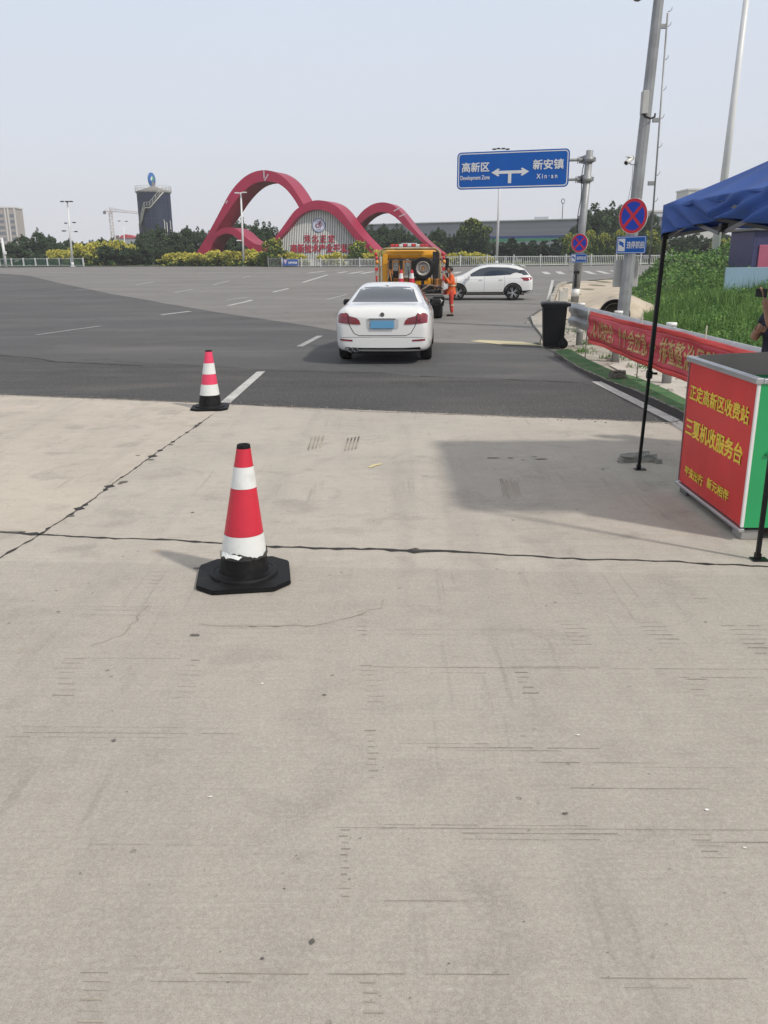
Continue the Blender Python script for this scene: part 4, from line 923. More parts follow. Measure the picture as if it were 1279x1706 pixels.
# ---- white crossover seen from the side
sv = empty('crossover', (6.66, 38.75, 0.012), R(84), 'white crossover with dark windows parked crosswise beyond the orange worker', 'car')
secs = [(0.00, .70, .42, .86, .60, .5, .95), (.05, .83, .34, .98, .72, .62, 1.06), (.14, .885, .30, 1.04, .79, .66, 1.14), (.30, .905, .285, 1.07, .83, .66, 1.33), (.50, .915, .28, 1.08, .845, .64, 1.50),
        (.80, .92, .28, 1.085, .85, .62, 1.585), (1.3, .92, .28, 1.075, .85, .615, 1.635), (1.9, .92, .28, 1.06, .85, .61, 1.655), (2.45, .92, .28, 1.045, .85, .60, 1.61), (2.85, .92, .28, 1.03, .85, .60, 1.46),
        (3.25, .92, .28, 1.02, .845, .64, 1.22), (3.55, .915, .28, 1.0, .83, .66, 1.085), (4.0, .90, .29, .95, .80, .62, 1.01), (4.3, .85, .31, .86, .72, .55, .91), (4.45, .74, .36, .76, .60, .45, .80), (4.5, .66, .40, .70, .55, .4, .74)]
bd, bv = loft_body('body', secs, M_CARW, sv, [(.95, .36), (3.56, .36)], .41)
for s in (1, -1):
    P([(3.12, 1.09), (2.86, 1.27), (2.5, 1.45), (2.12, 1.525), (1.2, 1.50), (.82, 1.43), (.60, 1.36), (.70, 1.30), (.94, 1.24), (1.1, 1.17), (2.05, 1.115)], 'X', 'side_window', M_GLASS, sv, .005, .06, side=s)
    P([(.56, 1.36), (.42, 1.38), (.22, 1.16), (.48, 1.15), (.62, 1.26)], 'X', 'quarter_glass', M_GLASS, sv, .005, .04, side=s)
    P([(.70, 1.385), (.44, 1.385), (.60, 1.22), (.80, 1.27)], 'X', 'pillar_trim', M_TRIM, sv, .0045, .04, side=s)
    P([(.64, 1.04), (.10, 1.055), (.05, .97), (.28, .89), (.46, .90), (.52, .98)], 'X', 'tail_lamp', M_TAIL, sv, .008, .04, side=s)
    P([(1.40, .25), (1.40, .38), (3.12, .38), (3.12, .25)], 'X', 'sill_cladding', M_TRIM, sv, .008, .08, side=s)
    P([(.03, .34), (.56, .34), (.56, .44), (.03, .47)], 'X', 'bumper_cladding', M_TRIM, sv, .008, .08, side=s)
    for yy in (.95, 3.56):
        ring_ = [(yy + .455 * math.cos(R(a)), .36 + .455 * math.sin(R(a))) for a in range(-8, 189, 14)] + [(yy + .40 * math.cos(R(a)), .36 + .40 * math.sin(R(a))) for a in range(188, -9, -14)]
        P(ring_, 'X', 'arch_cladding', M_TRIM, sv, .008, .07, side=s)
        wheel(sv, s * .79, yy, .345, .22, s, 5, .72)
    for yy in (1.35, 2.30, 3.22): ribbon(bv, [(yy, .40), (yy, 1.10)], .010, 'X', 'door_seam', mat('shut_line_crease_shade', (.18, .18, .185), .5), sv, side=s)
    ribbon(bv, [(.3, 1.0), (1.4, 1.01), (3.4, .95)], .012, 'X', 'crease_line', mat('soft_line', (.5, .51, .51), .4), sv, side=s)
    for yy in (1.52, 2.46):
        b = MB(); b.box((s * .925, yy, .96), (.025, .17, .028), bev=.008); b.build('door_handle', M_CARW, sv)
    b = MB(); b.box((s * .99, 3.02, 1.09), (.20, .13, .15), bev=.04); b.build('door_mirror', M_CARW, sv)
P([(-.60, 1.16), (.60, 1.16), (.52, 1.46), (-.52, 1.46)], 'Y', 'rear_window', M_GLASS, sv, .005)
P([(-.8, .35), (.8, .35), (.8, .47), (-.8, .47)], 'Y', 'rear_cladding', M_TRIM, sv, .006)
P([(-.22, .70), (.22, .70), (.22, .83), (-.22, .83)], 'Y', 'number_plate', M_PLATE, sv, .008)
P([(-.60, 3.46), (.60, 3.46), (.52, 2.95), (-.52, 2.95)], 'Z', 'windscreen', M_GLASS, sv, .005, .06)
b = MB(); b.box((0, .52, 1.575), (1.12, .30, .035), rot=Matrix.Rotation(R(12), 3, 'X'), bev=.012); b.build('roof_spoiler', M_CARW, sv)
for s in (1, -1):
    b = MB(); b.tube([(s * .56, .8, 1.61), (s * .57, 1.1, 1.665), (s * .56, 2.0, 1.685), (s * .55, 2.5, 1.64), (s * .54, 2.65, 1.59)], .014); b.build('roof_rail', M_CHROME, sv)
b = MB(); b.box((0, 2.2, .34), (1.3, 3.6, .2)); b.box((0, 2.3, .5), (1.2, 1.5, .4)); b.build('underbody', M_TRIM, sv)
sv.scale = (.925, .925, .925)

# ---- yellow wrecker truck
M_YEL = mat('wrecker_yellow', (0.70, 0.33, 0.012), 0.4, var=.14, vs=3, dirt=.35, dirtcol=(.22, .12, .03))
M_ORNG = mat('rusty_ochre_steel', (0.36, 0.15, 0.035), 0.6, var=.3, vs=6, dirt=.5, dirtcol=(.10, .06, .03))
M_DECK = mat('worn_deck_steel', (0.20, 0.195, 0.19), 0.55, metal=.3, var=.3, vs=5, dirt=.5, dirtcol=(.09, .07, .05))
M_DARKM = mat('greasy_dark_steel', (0.03, 0.028, 0.027), 0.45, metal=.4, var=.4, vs=7)
M_LRED = mat('lamp_red_plastic', (0.50, 0.02, 0.02), 0.25, var=.1, coat=.5)
M_LAMB = mat('lamp_amber_plastic', (0.75, 0.30, 0.03), 0.25, coat=.5)
M_LCLR = mat('clear_plastic', (0.60, 0.60, 0.58), 0.2, coat=.5)
tk = empty('wrecker_truck', (.84, 26.6, 0), R(-1.5), 'yellow wrecker truck with spare wheel and red-white lamp bar ahead of the white sedan', 'truck')
TW = 1.02
b = MB(); b.box((0, 1.6, .52), (.7, 5.0, .14)); b.box((0, .05, .48), (1.7, .10, .12)); b.box((-.35, 3.3, .5), (.1, 3.5, .2)); b.box((.35, 3.3, .5), (.1, 3.5, .2)); b.build('chassis', M_DARKM, tk)
b = MB(); b.box((0, .95, .73), (2 * TW, 1.9, .07), bev=.01); b.box((-TW + .03, .95, .80), (.06, 1.9, .10)); b.box((TW - .03, .95, .80), (.06, 1.9, .10)); b.box((0, .03, .68), (2 * TW, .06, .14), bev=.01); b.build('deck', M_DECK, tk)
b = MB(); b.box((.62, .5, .80), (.62, .5, .06), rot=Matrix.Rotation(R(8), 3, 'Y')); b.cyl((.5, .2, .83), (.98, .25, .86), .05); b.tube([(.8, .1, .9), (.9, .12, 1.0), (.98, .2, .92), (.92, .3, .82), (.8, .2, .82), (.84, .1, .9)], .03); b.build('winch', M_DARKM, tk)
# headboard: hoop, panels, columns
def hoop(y, hw, zt_, r, m, name):
    pts = []
    for k in range(7): a = R(180 - 15 * k); pts.append((-hw + .22 + .22 * math.cos(a), y, zt_ - .22 + .22 * math.sin(a)))
    pts = [(-hw, y, .78), (-hw, y, zt_ - .5)] + pts
    pts += [(-p[0], p[1], p[2]) for p in pts[::-1]]
    b = MB(); b.tube(pts, r, 10); return b.build(name, m, tk)
hoop(1.86, TW - .04, 2.12, .034, mat('grey_ochre_paint', (.33, .25, .12), .5, var=.3, vs=5), 'hoop_frame'); b = MB(); b.tube([(-TW + .16, 1.97, .8), (-TW + .14, 1.97, 1.75), (-TW + .2, 1.97, 1.95)], .03); b.build('inner_post', M_YEL, tk)
b = MB(); b.box((-.80, 1.9, 1.35), (.16, .07, 1.2), bev=.012); b.build('side_panel', M_YEL, tk)
b = MB(); b.box((.84, 1.9, 1.40), (.20, .08, 1.25), bev=.01); b.build('side_panel', M_DARKM, tk)
b = MB(); b.box((-.05, 1.93, 1.16), (1.3, .05, .10), bev=.01); b.box((-.05, 1.93, .95), (1.3, .05, .06)); b.box((-.1, 1.94, 1.72), (1.4, .05, .05)); b.build('cross_bar', M_ORNG, tk)
for cx, cw_, m_, nm in ((-.62, .15, M_ORNG, 'lift_column'), (-.28, .20, M_ORNG, 'lift_column'), (.10, .14, M_ORNG, 'lift_column')):
    b = MB(); b.box((cx, 1.82, 1.25), (cw_, .12, .95), bev=.02); o = b.build(nm, m_, tk)
    b = MB(); b.box((cx, 1.74, 1.62), (.10, .05, .26), bev=.01); b.box((cx, 1.72, 1.78), (.2, .14, .035), bev=.008); b.build('bracket', M_DARKM, o)
    b = MB(); b.cyl((cx + .03, 1.73, .95), (cx + .03, 1.73, 1.35), .035); b.box((cx, 1.73, 1.12), (.16, .05, .22), bev=.01); b.build('ram', M_DARKM, o)
# spare wheel
swp = (.42, 1.66, 1.50)
e = empty('spare_wheel', swp); e.parent = tk
b = MB(); b.lathe([(.21, -.09), (.30, -.105), (.34, -.08), (.355, -.03), (.355, .03), (.34, .08), (.30, .10), (.21, .09)], 44, 'Y'); b.lathe([(.32, -.1), (.325, -.108), (.33, -.1)], 44, 'Y'); b.build('tyre', M_TYRE, e)
M_RIMG = mat('dull_grey_rim', (.34, .33, .31), .5, metal=.3, var=.2, vs=9, dirt=.4, dirtcol=(.13, .09, .06))
b = MB(); b.lathe([(.215, -.075), (.225, -.095), (.20, -.095), (.185, -.05), (.13, -.02), (.12, -.045), (.055, -.05), (.05, -.03), (0, -.03)], 40, 'Y'); b.build('rim', M_RIMG, e)
b = MB()
for k in range(8): a = 2 * math.pi * k / 8; b.cyl((.09 * math.cos(a), -.07, .09 * math.sin(a)), (.09 * math.cos(a), -.04, .09 * math.sin(a)), .013, n=8)
b.cyl((0, -.08, 0), (0, -.03, 0), .04, n=12); b.build('hub', M_ORNG, e)
b = MB(); b.box((.42, 1.80, 1.2), (.10, .12, .8)); b.build('wheel_bracket', M_DARKM, tk)
# cab
b = MB(); cab_y0, cab_y1 = 2.5, 4.1
b.box((0, 3.3, .90), (1.85, 1.6, .52), bev=.06); b.box((.02, 3.0, 1.94), (1.80, 1.9, .27), bev=.11, taper=.96)
for sx in (-1, 1): b.box((sx * .86, 2.58, 1.56), (.09, .12, .72)); b.box((sx * .86, 3.98, 1.54), (.07, .10, .72)); b.box((sx * .87, 3.25, 1.56), (.05, .07, .7))
b.build('cab', M_YEL, tk)
b = MB(); b.box((0, 3.3, 2.12), (.1, .1, .1)); b.build('roof_bracket', M_DARKM, tk)
M_CLEAR = mat('cab_glass', (.30, .34, .36), .05, trans=.85, alpha=.35)
b = MB(); b.box((0, 2.55, 1.55), (1.64, .012, .60)); b.box((0, 4.0, 1.55), (1.64, .012, .6)); b.build('cab_window', M_CLEAR, tk)
for sx in (-.45, .45): b = MB(); b.box((sx, 3.2, 1.2), (.42, .14, .42), bev=.06); b.build('seat_back', M_TRIM, tk)
rk = random.Random(12)
for k in range(9):      # hoses and chains hanging on the headboard
    x0_ = rk.uniform(-.75, .7); x1_ = x0_ + rk.uniform(-.35, .35); z0_ = rk.uniform(1.2, 1.75); z1_ = rk.uniform(.85, 1.2)
    b = MB(); b.tube([(x0_, 1.72, z0_), ((x0_ + x1_) / 2, 1.62, min(z0_, z1_) - rk.uniform(.05, .2)), (x1_, 1.70, z1_)], rk.uniform(.010, .02), 6); b.build('hose', [M_DARKM, M_ORNG, M_TRIM][k % 3], tk)
for k, (x_, y_, w_, h_, m_) in enumerate(((-.72, .6, .38, .26, M_DARKM), (.62, 1.35, .5, .24, M_DARKM), (.9, 1.1, .2, .42, M_ORNG), (.3, 1.45, .35, .18, M_TRIM))):
    b = MB(); b.box((x_, y_, .77 + h_ / 2), (w_, .32, h_), bev=.02, rot=Matrix.Rotation(.1 * k, 3, 'Z')); b.build('tool_box', m_, tk)
b = MB(); b.tube([(.25, .15, .80), (.6, .4, 1.02), (.95, .3, .95), (1.0, .1, .82)], .035); b.tube([(.35, .2, .8), (.9, .25, .78), (1.0, .15, .70)], .03); b.build('tow_sling', mat('worn_sling', (.16, .11, .09), .8, var=.4, vs=8), tk)
for k in range(5): b = MB(); b.tube([(-TW - .03 + .01 * k, .86, 1.15 - .05 * k), (-TW - .09, .7, .95), (-TW - .02 - .02 * k, .5, .78)], .012, 5); b.build('rope', [M_DARKM, M_ORNG][k % 2], tk)
# lamp bar
b = MB(); b.box((-.02, 1.93, 2.155), (1.22, .16, .03), bev=.01); lb = b.build('lamp_bar', M_CHROME, tk)
for k in range(9):
    x_ = -.56 + k * .135; b = MB(); b.box((x_, 1.93, 2.21 + (.01 if 2 < k < 6 else 0)), (.128, .17, .09), bev=.022); b.build('lamp', [M_LRED, M_LRED, M_LCLR, M_LRED, M_LCLR, M_LRED, M_LCLR, M_LRED, M_LRED][k], lb)
b = MB(); b.box((-.02, 1.93, 2.275), (.5, .12, .03), bev=.008); b.build('lamp_cover', M_CHROME, lb)
for sx in (-1, 1):   # striped side stakes with red lamps
    e2 = MB(); e2.box((sx * (TW + .03), .9, 1.30), (.075, .07, .95), bev=.012, rot=Matrix.Rotation(R(sx * 2.5), 3, 'Y')); so_ = e2.build('side_stake', mat('white_red_stake', (.40, .35, .31), .6, var=.3, vs=9, dirt=.9, dirtcol=(.20, .08, .05)), tk)
    for k, z_ in enumerate((1.95, 1.83, 1.71)):
        b = MB(); b.ball((sx * (TW + .03) + .02 * (k - 1), .86, z_), (.05, .05, .06), 12, 8); b.build('warning_lamp', M_LRED if k != 2 else M_LAMB, so_)
    b = MB(); b.box((sx * (TW + .03), .855, 1.50), (.102, .01, .10)); b.box((sx * (TW + .03), .855, 1.22), (.06, .01, .16)); b.build('red_sticker', M_LRED, so_)
    b = MB(); b.tube([(sx * (TW + .03), .9, .85), (sx * (TW + .12), .6, .8)], .02); b.tube([(sx * (TW + .03), .9, 1.7), (sx * (TW - .02), 1.86, 1.8)], .02); b.build('stay', M_DARKM, so_)
b = MB(); b.box((TW + .20, 2.7, 1.62), (.17, .09, .40), bev=.03); b.tube([(TW + .2, 2.7, 1.85), (TW + .05, 2.75, 1.95), (TW - .1, 2.8, 1.95)], .015); b.tube([(TW + .2, 2.7, 1.4), (TW + .0, 2.75, 1.35)], .015); b.box((TW + .2, 2.7, 1.27), (.14, .08, .16), bev=.03); b.build('side_mirror', M_TRIM, tk)
b = MB(); b.box((TW - .18, .2, .50), (.42, .06, .20), bev=.01); b.build('mud_flap', M_TRIM, tk)
b = MB(); b.box((TW - .12, .10, .60), (.26, .07, .13), bev=.015); o = b.build('tail_lamp', M_LRED, tk); b = MB(); b.box((-TW + .12, .10, .60), (.26, .07, .13), bev=.015); b.build('tail_lamp', M_LRED, tk)
b = MB(); b.box((TW - .14, .12, .68), (.34, .5, .03), bev=.01); b.box((TW - .14, -.10, .60), (.34, .03, .18), bev=.01, rot=Matrix.Rotation(R(20), 3, 'X')); b.build('mudguard', M_TRIM, tk)
b = MB(); b.box((TW - .12, -.115, .575), (.2, .01, .03)); b.build('reflector_strip', M_WHT, tk)
for sx in (-1, 1):
    for yy in (.65, 3.35): wheel(tk, sx * .83, yy, .36, .24 if yy > 1 else .38, sx, 6, .62, M_DARKM)
for i, u in enumerate((668, 686)):
    q = D(u, 447, 27.55)
    cone((q.x, 27.55 + i * .02, .768), .70, .135, .035, [(.045, .12, M_RED), (.12, .28, M_REFL), (.28, .44, M_RED), (.44, .60, M_REFL), (.60, .688, M_RED), (.688, .70, M_RED)], .19,
         ('left' if i == 0 else 'right') + ' one of two red and white traffic cones on the wrecker truck bed', 0, False, group='traffic cones on the truck bed')

# ================================================================== PEOPLE
M_SKIN = mat('skin', (0.36, 0.19, 0.125), 0.55, var=.08, vs=6)
M_HAIR = mat('black_hair', (0.012, 0.010, 0.009), 0.55, var=.3, vs=30)
def head_fn(p):   # face towards -X
    q = p.copy()
    if q.z < 0: q.y *= 1 + q.z * .28; q.x *= 1 + q.z * .10
    if q.x < 0:
        q.x *= .96
        if abs(q.y) < .22 and -.38 < q.z < .12: q.x -= .17 * (1 - abs(q.y) / .22) * (1 - abs(q.z + .2) / .34 if abs(q.z + .2) < .34 else 0)
        if -.02 < q.z < .22 and .18 < abs(q.y) < .55: q.x += .06
        if q.z < -.62 and abs(q.y) < .5: q.x -= .09
        if -.52 < q.z < -.40 and abs(q.y) < .35: q.x -= .04
    return q
def fingers(hand, d, curl, side, sc=1.0):
    """five finger chains from the hand point along d, curling towards curl"""
    hand = Vector(hand); d = Vector(d).normalized(); c = Vector(curl).normalized(); w_ = d.cross(c).normalized() * side
    out = []
    for k, (o, L) in enumerate(((-.030, .066), (-.010, .075), (.010, .071), (.029, .056))):
        p0 = hand + w_ * o * .8 * sc; p1 = hand + d * .045 * sc + w_ * o * sc; p2 = p1 + (d * .7 + c * .6).normalized() * L * .5 * sc; p3 = p2 + (d * .1 + c).normalized() * L * .5 * sc
        out.append([(p0, .010), (p1, .0095 * sc), (p2, .0085 * sc), (p3, .007 * sc)])
    p1 = hand - w_ * .04 * sc + d * .005; p2 = p1 + (d * .6 + c * .8 - w_ * .2).normalized() * .035 * sc; p3 = p2 + (d * .5 + c * .9).normalized() * .03 * sc
    out.append([(hand, .012), (p1, .011 * sc), (p2, .010 * sc), (p3, .008 * sc)])
    return out
def person(loc, rz, sc, J, label, tops, legs, shoe, sleeve='long', hair_len=0, coat_len=0):
    e = empty('person', loc, rz, label, 'person'); e.scale = (sc, sc, sc)
    V = [(J['pelvis'], .115), (J['spine'], .105), (J['chest'], .12), (J['neck'], .055), (J['head'], .06)]
    E = [(0, 1), (1, 2), (2, 3), (3, 4)]
    for s in ('l', 'r'):
        n = len(V); V += [(J['sh' + s], .06), (J['el' + s], .042), (J['wr' + s], .028), (J['ha' + s], (.036, .022))]; E += [(2, n), (n, n + 1), (n + 1, n + 2), (n + 2, n + 3)]
        n = len(V); V += [(J['hi' + s], .062), (J['kn' + s], .048), (J['an' + s], .038), (J['to' + s], .036)]; E += [(0, n), (n, n + 1), (n + 1, n + 2), (n + 2, n + 3)]
    body = skin('body', V, E, M_SKIN, e, 1)
    b = MB(); h = Vector(J['head']); b.ball(h + Vector((-.012, 0, .055)), (.098, .078, .122), 24, 18, head_fn)
    for sy in (-1, 1): b.ball(h + Vector((.008, sy * .078, .05)), (.018, .010, .030), 8, 6)
    hd = b.build('hd', M_SKIN, fix=False); ex = [hd]
    for s, sd_ in (('l', 1), ('r', -1)):
        d = Vector(J['ha' + s]) - Vector(J['wr' + s]); cl = J.get('cu' + s, (-1, 0, .2))
        for ch in fingers(Vector(J['ha' + s]), d, cl, sd_):
            ex.append(skin('f', ch, [(0, 1), (1, 2), (2, 3)], None, None, 1))
    merge_into(body, ex)
    for sy in (-1, 1):
        b = MB(); b.ball(h + Vector((-.098, sy * .030, .062)), (.006, .012, .006), 8, 6); b.build('eye', M_HAIR, e)
    b = MB(); b.ball(h + Vector((-.108, 0, -.012)), (.006, .024, .007), 8, 6); b.build('mouth', mat('lips', (.30, .10, .08), .5), e)
    def hf(p):
        q = p.copy()
        if q.x < -.25 and q.z < .42: q.x = -.25 + (q.x + .25) * .1
        if q.z < -.35 - hair_len: q.z = -.35 - hair_len
        q *= 1 + .03 * math.sin(q.x * 17) * math.sin(q.z * 15 + q.y * 13); return q
    b = MB(); b.ball(h + Vector((.010, 0, .078)), (.104, .090, .118), 24, 16, hf); b.build('hair', M_HAIR, e)
    # clothes
    tv = [(Vector(J['pelvis']) + Vector((0, 0, -.05 - coat_len)), (.185, .14)), (J['pelvis'], (.18, .135)), (J['spine'], (.17, .13)), (J['chest'], (.19, .14)), (Vector(J['neck']) - Vector((0, 0, .03)), .075)]
    te = [(0, 1), (1, 2), (2, 3), (3, 4)]
    for s in ('l', 'r'):
        n = len(tv); el, sh, wr = Vector(J['el' + s]), Vector(J['sh' + s]), Vector(J['wr' + s])
        if sleeve == 'long': tv += [(sh, .080), (el, .062), (wr.lerp(el, .12), .048)]; te += [(3, n), (n, n + 1), (n + 1, n + 2)]
        else: tv += [(sh, .078), (sh.lerp(el, .55), .068)]; te += [(3, n), (n, n + 1)]
    skin('top', tv, te, tops, e, 2, root=1)
    lv = [(Vector(J['pelvis']) + Vector((0, 0, .03)), (.165, .125)), (Vector(J['pelvis']) + Vector((0, 0, -.06)), (.16, .12))]; le = [(0, 1)]
    for s in ('l', 'r'):
        n = len(lv); lv += [(J['hi' + s], .105), (J['kn' + s], .078), (Vector(J['an' + s]) + (Vector(J['kn' + s]) - Vector(J['an' + s])).normalized() * .03, .066)]; le += [(1, n), (n, n + 1), (n + 1, n + 2)]
    skin('trousers', lv, le, legs, e, 2)
    for s in ('l', 'r'):
        a, t_ = Vector(J['an' + s]), Vector(J['to' + s]); d = (t_ - a); d.z = 0; d.normalize()
        b = MB(); base = Vector((a.x, a.y, t_.z - .035)); rot = Matrix.Rotation(math.atan2(d.y, d.x), 3, 'Z')
        b.box(base + d * .07 + Vector((0, 0, .04)), (.27, .095, .08), rot=rot, bev=.03, taper=.85); b.build('shoe', shoe, e)
    return e
M_ORJ = mat('orange_hivis_cloth', (0.72, 0.12, 0.025), 0.7, var=.15, vs=7, bump=.3, bs=20)
M_ORT = mat('red_orange_trousers', (0.50, 0.045, 0.03), 0.75, var=.18, vs=7, bump=.3, bs=20)
M_REFS = mat('reflective_strip', (0.55, 0.50, 0.30), 0.4, var=.1)
J = dict(pelvis=(0, 0, .93), spine=(.03, 0, 1.12), chest=(.02, 0, 1.33), neck=(-.02, 0, 1.47), head=(-.05, 0, 1.55),
         shl=(.02, -.19, 1.38), ell=(-.07, -.25, 1.12), wrl=(-.21, -.14, 1.34), hal=(-.24, -.10, 1.41), shr=(.02, .19, 1.38), elr=(-.16, .22, 1.15), wrr=(-.25, .08, 1.36), har=(-.26, .03, 1.43),
         hil=(0, -.10, .87), knl=(-.01, -.11, .48), anl=(.03, -.10, .09), tol=(-.10, -.10, .035), hir=(0, .10, .87), knr=(-.42, .13, .80), anr=(-.40, .13, .42), tor=(-.52, .13, .365), cul=(-.2, .8, .3), cur=(-.2, -.8, .3))
wk = person((2.22, 28.15, 0), R(4), .90, J, 'person in orange work jacket and red-orange trousers, one leg raised, beside the wrecker truck', M_ORJ, M_ORT, M_BLK, coat_len=.06)
def girdle(e, c, r, z, h, m, nm, ry=None):
    b = MB(); n = 28; ry = ry or r
    v = [[b.bm.verts.new((c[0] + r * math.cos(2 * math.pi * k / n), c[1] + ry * math.sin(2 * math.pi * k / n), z + dz)) for k in range(n)] for dz in (-h / 2, h / 2)]
    for k in range(n): b.bm.faces.new([v[0][k], v[0][(k + 1) % n], v[1][(k + 1) % n], v[1][k]])
    return b.build(nm, m, e)
girdle(wk, (.03, 0), .150, 1.08, .045, M_REFS, 'reflective_belt', .185)
for sy in (-.09, .09):
    b = MB(); b.box((-.135, sy, 1.22), (.012, .035, .26), bev=.003); b.box((.175, sy, 1.22), (.012, .035, .26), bev=.003); b.build('reflective_brace', M_REFS, wk)
girdle(wk, (.01, -.105), .078, .40, .045, M_REFS, 'trouser_strip')
b = MB(); b.box((-.29, -.03, 1.44), (.07, .16, .07), bev=.02); b.build('held_object', mat('yellow_glove', (.65, .45, .12), .6), wk)
M_NAVY = mat('navy_cloth', (0.010, 0.013, 0.030), 0.8, var=.3, vs=8, bump=.3, bs=20)
J2 = dict(pelvis=(0, 0, .90), spine=(-.01, 0, 1.10), chest=(0, 0, 1.28), neck=(-.02, 0, 1.41), head=(-.04, 0, 1.50),
          shl=(0, -.17, 1.32), ell=(-.27, -.19, 1.21), wrl=(-.30, -.12, 1.42), hal=(-.30, -.10, 1.475), shr=(0, .17, 1.32), elr=(-.13, .20, 1.09), wrr=(-.28, -.02, 1.19), har=(-.31, -.09, 1.19),
          hil=(0, -.09, .85), knl=(-.01, -.10, .47), anl=(.03, -.10, .09), tol=(-.10, -.11, .035), hir=(0, .09, .85), knr=(-.02, .10, .47), anr=(.03, .10, .09), tor=(-.10, .11, .035), cul=(-.3, .6, .5), cur=(0, -.5, .8))
p2 = person((3.70, 7.95, .004), R(14), 1.0, J2, 'person in navy short-sleeved top holding up a phone behind the service counter', M_NAVY, M_NAVY, M_BLK, 'short', .35)
ph = MB(); ph.box((0, 0, 0), (.010, .155, .075), bev=.006); ph.cyl((-.006, .05, .015), (-.009, .05, .015), .012)
o = ph.build('phone', M_TRIM, loc=(3.405, 7.80, 1.525), label='black phone held up in the hand of the navy-dressed person', cat='phone'); o.rotation_euler = (0, 0, R(14))
# ================================================================== SIGNS AND POLES
M_SBLUE = mat('sign_blue', (0.003, 0.10, 0.43), 0.5, var=.06, vs=1.5, spec=.25)
M_SWHT = mat('sign_white', (0.68, 0.69, 0.70), 0.4, var=.04)
M_SRED = mat('sign_red', (0.60, 0.022, 0.04), 0.45, var=.05, spec=.3)
M_NPB = mat('sign_royal_blue', (0.014, 0.055, 0.46), 0.5, var=.06, spec=.25)
M_POLE = mat('weathered_grey_pole', (0.30, 0.31, 0.32), 0.5, metal=.35, var=.16, vs=2.2, dirt=.45, dirtcol=(.18, .17, .16))
M_WPOLE = mat('white_pole_paint', (0.66, 0.67, 0.68), 0.4, var=.05, vs=1)
def rrect(cx, cz, w_, h_, r, y, n=5):
    out = []
    for sx, sz, a0 in ((1, 1, 0), (-1, 1, 90), (-1, -1, 180), (1, -1, 270)):
        for k in range(n + 1):
            a = R(a0 + 90 * k / n); out.append((cx + sx * (w_ / 2 - r) + r * math.cos(a), y, cz + sz * (h_ / 2 - r) + r * math.sin(a)))
    return out
# direction sign on its pole
L1, R1 = D(762, 253, 34.6), D(950, 249, 33.4); L2, R2 = D(761, 316, 34.6), D(946, 312, 33.4)
an = math.atan2(R1.y - L1.y, R1.x - L1.x); SW = ((R1 - L1).xy.length + (R2 - L2).xy.length) / 2; ztop, zbot = (L1.z + R1.z) / 2, (L2.z + R2.z) / 2; SH = ztop - zbot
ds = empty('direction_sign', (L1.x, L1.y, 0), an, 'large blue direction sign with white two-way arrow on two arms of a grey pole', 'road sign')
zc = (ztop + zbot) / 2
b = MB(); b.prism(rrect(SW / 2, zc, SW, SH, .16, -.02), (0, .03, 0)); b.build('panel', M_SBLUE, ds)
b = MB(); o1 = rrect(SW / 2, zc, SW - .09, SH - .09, .13, -.024); i1 = rrect(SW / 2, zc, SW - .16, SH - .16, .10, -.024); n = len(o1)
vo = [b.bm.verts.new(p) for p in o1]; vi = [b.bm.verts.new(p) for p in i1]
for k in range(n): b.bm.faces.new([vo[k], vo[(k + 1) % n], vi[(k + 1) % n], vi[k]])
b.build('border', M_SWHT, ds)
def st(s, fx0, fx1, fz0, fz1, bold=.02, sp=1.0): text(s, SW * (fx1 - fx0), SH * (fz1 - fz0), M_SWHT, ds, 'lettering', (SW * (fx0 + fx1) / 2, -.026, ztop - SH * (fz0 + fz1) / 2), (1, 0, 0), (0, 0, 1), bold, .003, sp)
st('高新区', .045, .293, .28, .53); st('Development Zone', .033, .30, .63, .775, .014); st('新安镇', .685, .95, .265, .52); st('Xin·an', .72, .90, .64, .76, .014, 1.5)
def az(f): return ztop - SH * f
ar = [(.315, .565), (.375, .46), (.388, .475), (.376, .525), (.59, .525), (.578, .475), (.592, .46), (.652, .565), (.592, .67), (.578, .655), (.59, .605), (.495, .605), (.495, .86), (.466, .86), (.466, .605), (.376, .605), (.388, .655), (.375, .67)]
b = MB(); b.prism([(SW * fx, -.024, az(fz)) for fx, fz in ar], (0, -.003, 0)); b.build('arrow', M_SWHT, ds)
pb_, pt_ = D(957, 520, 34.0), D(984, 250, 34.0)
inv = Matrix.Rotation(-an, 4, 'Z') @ Matrix.Translation((-L1.x, -L1.y, 0))
pa = inv @ Vector((pb_.x, 34.15, 0)); pc_ = inv @ Vector((pt_.x, 34.15, pt_.z))
b = MB(); b.cyl(pa, pc_, .155, .135, n=20); pole_ = b.build('pole', M_POLE, ds)
b = MB(); q0 = pa.lerp(pc_, .06); q1 = pa.lerp(pc_, .11); b.cyl(q0, q1, .158, .157, n=20); b.build('pale_collar', M_WHT, pole_)
for f in (.24, .76):
    z_ = az(f); t_ = (z_ - pa.z) / (pc_.z - pa.z); pp = pa.lerp(pc_, t_)
    b = MB(); b.cyl((SW * .1, .10, z_), (pp.x - .1, pp.y, z_), .055, n=12)
    for xx in (pp.x - .42, pp.x - .36): b.cyl((xx, pp.y, z_), (xx + .02, pp.y, z_), .13, n=16)
    for dz in (-.10, .10): b.prism([(pp.x - .36, pp.y - .01, z_ + dz * .3), (pp.x - .36, pp.y - .01, z_ + dz), (pp.x - .1, pp.y - .01, z_ + dz * 1.8), (pp.x - .1, pp.y - .01, z_ + dz * .6)], (0, .02, 0))
    b.cyl((pp.x, pp.y, z_ - .10), (pp.x, pp.y, z_ + .10), .19, n=18); b.box((pp.x + .2, pp.y, z_), (.1, .1, .15))
    b.build('arm', M_POLE, ds)
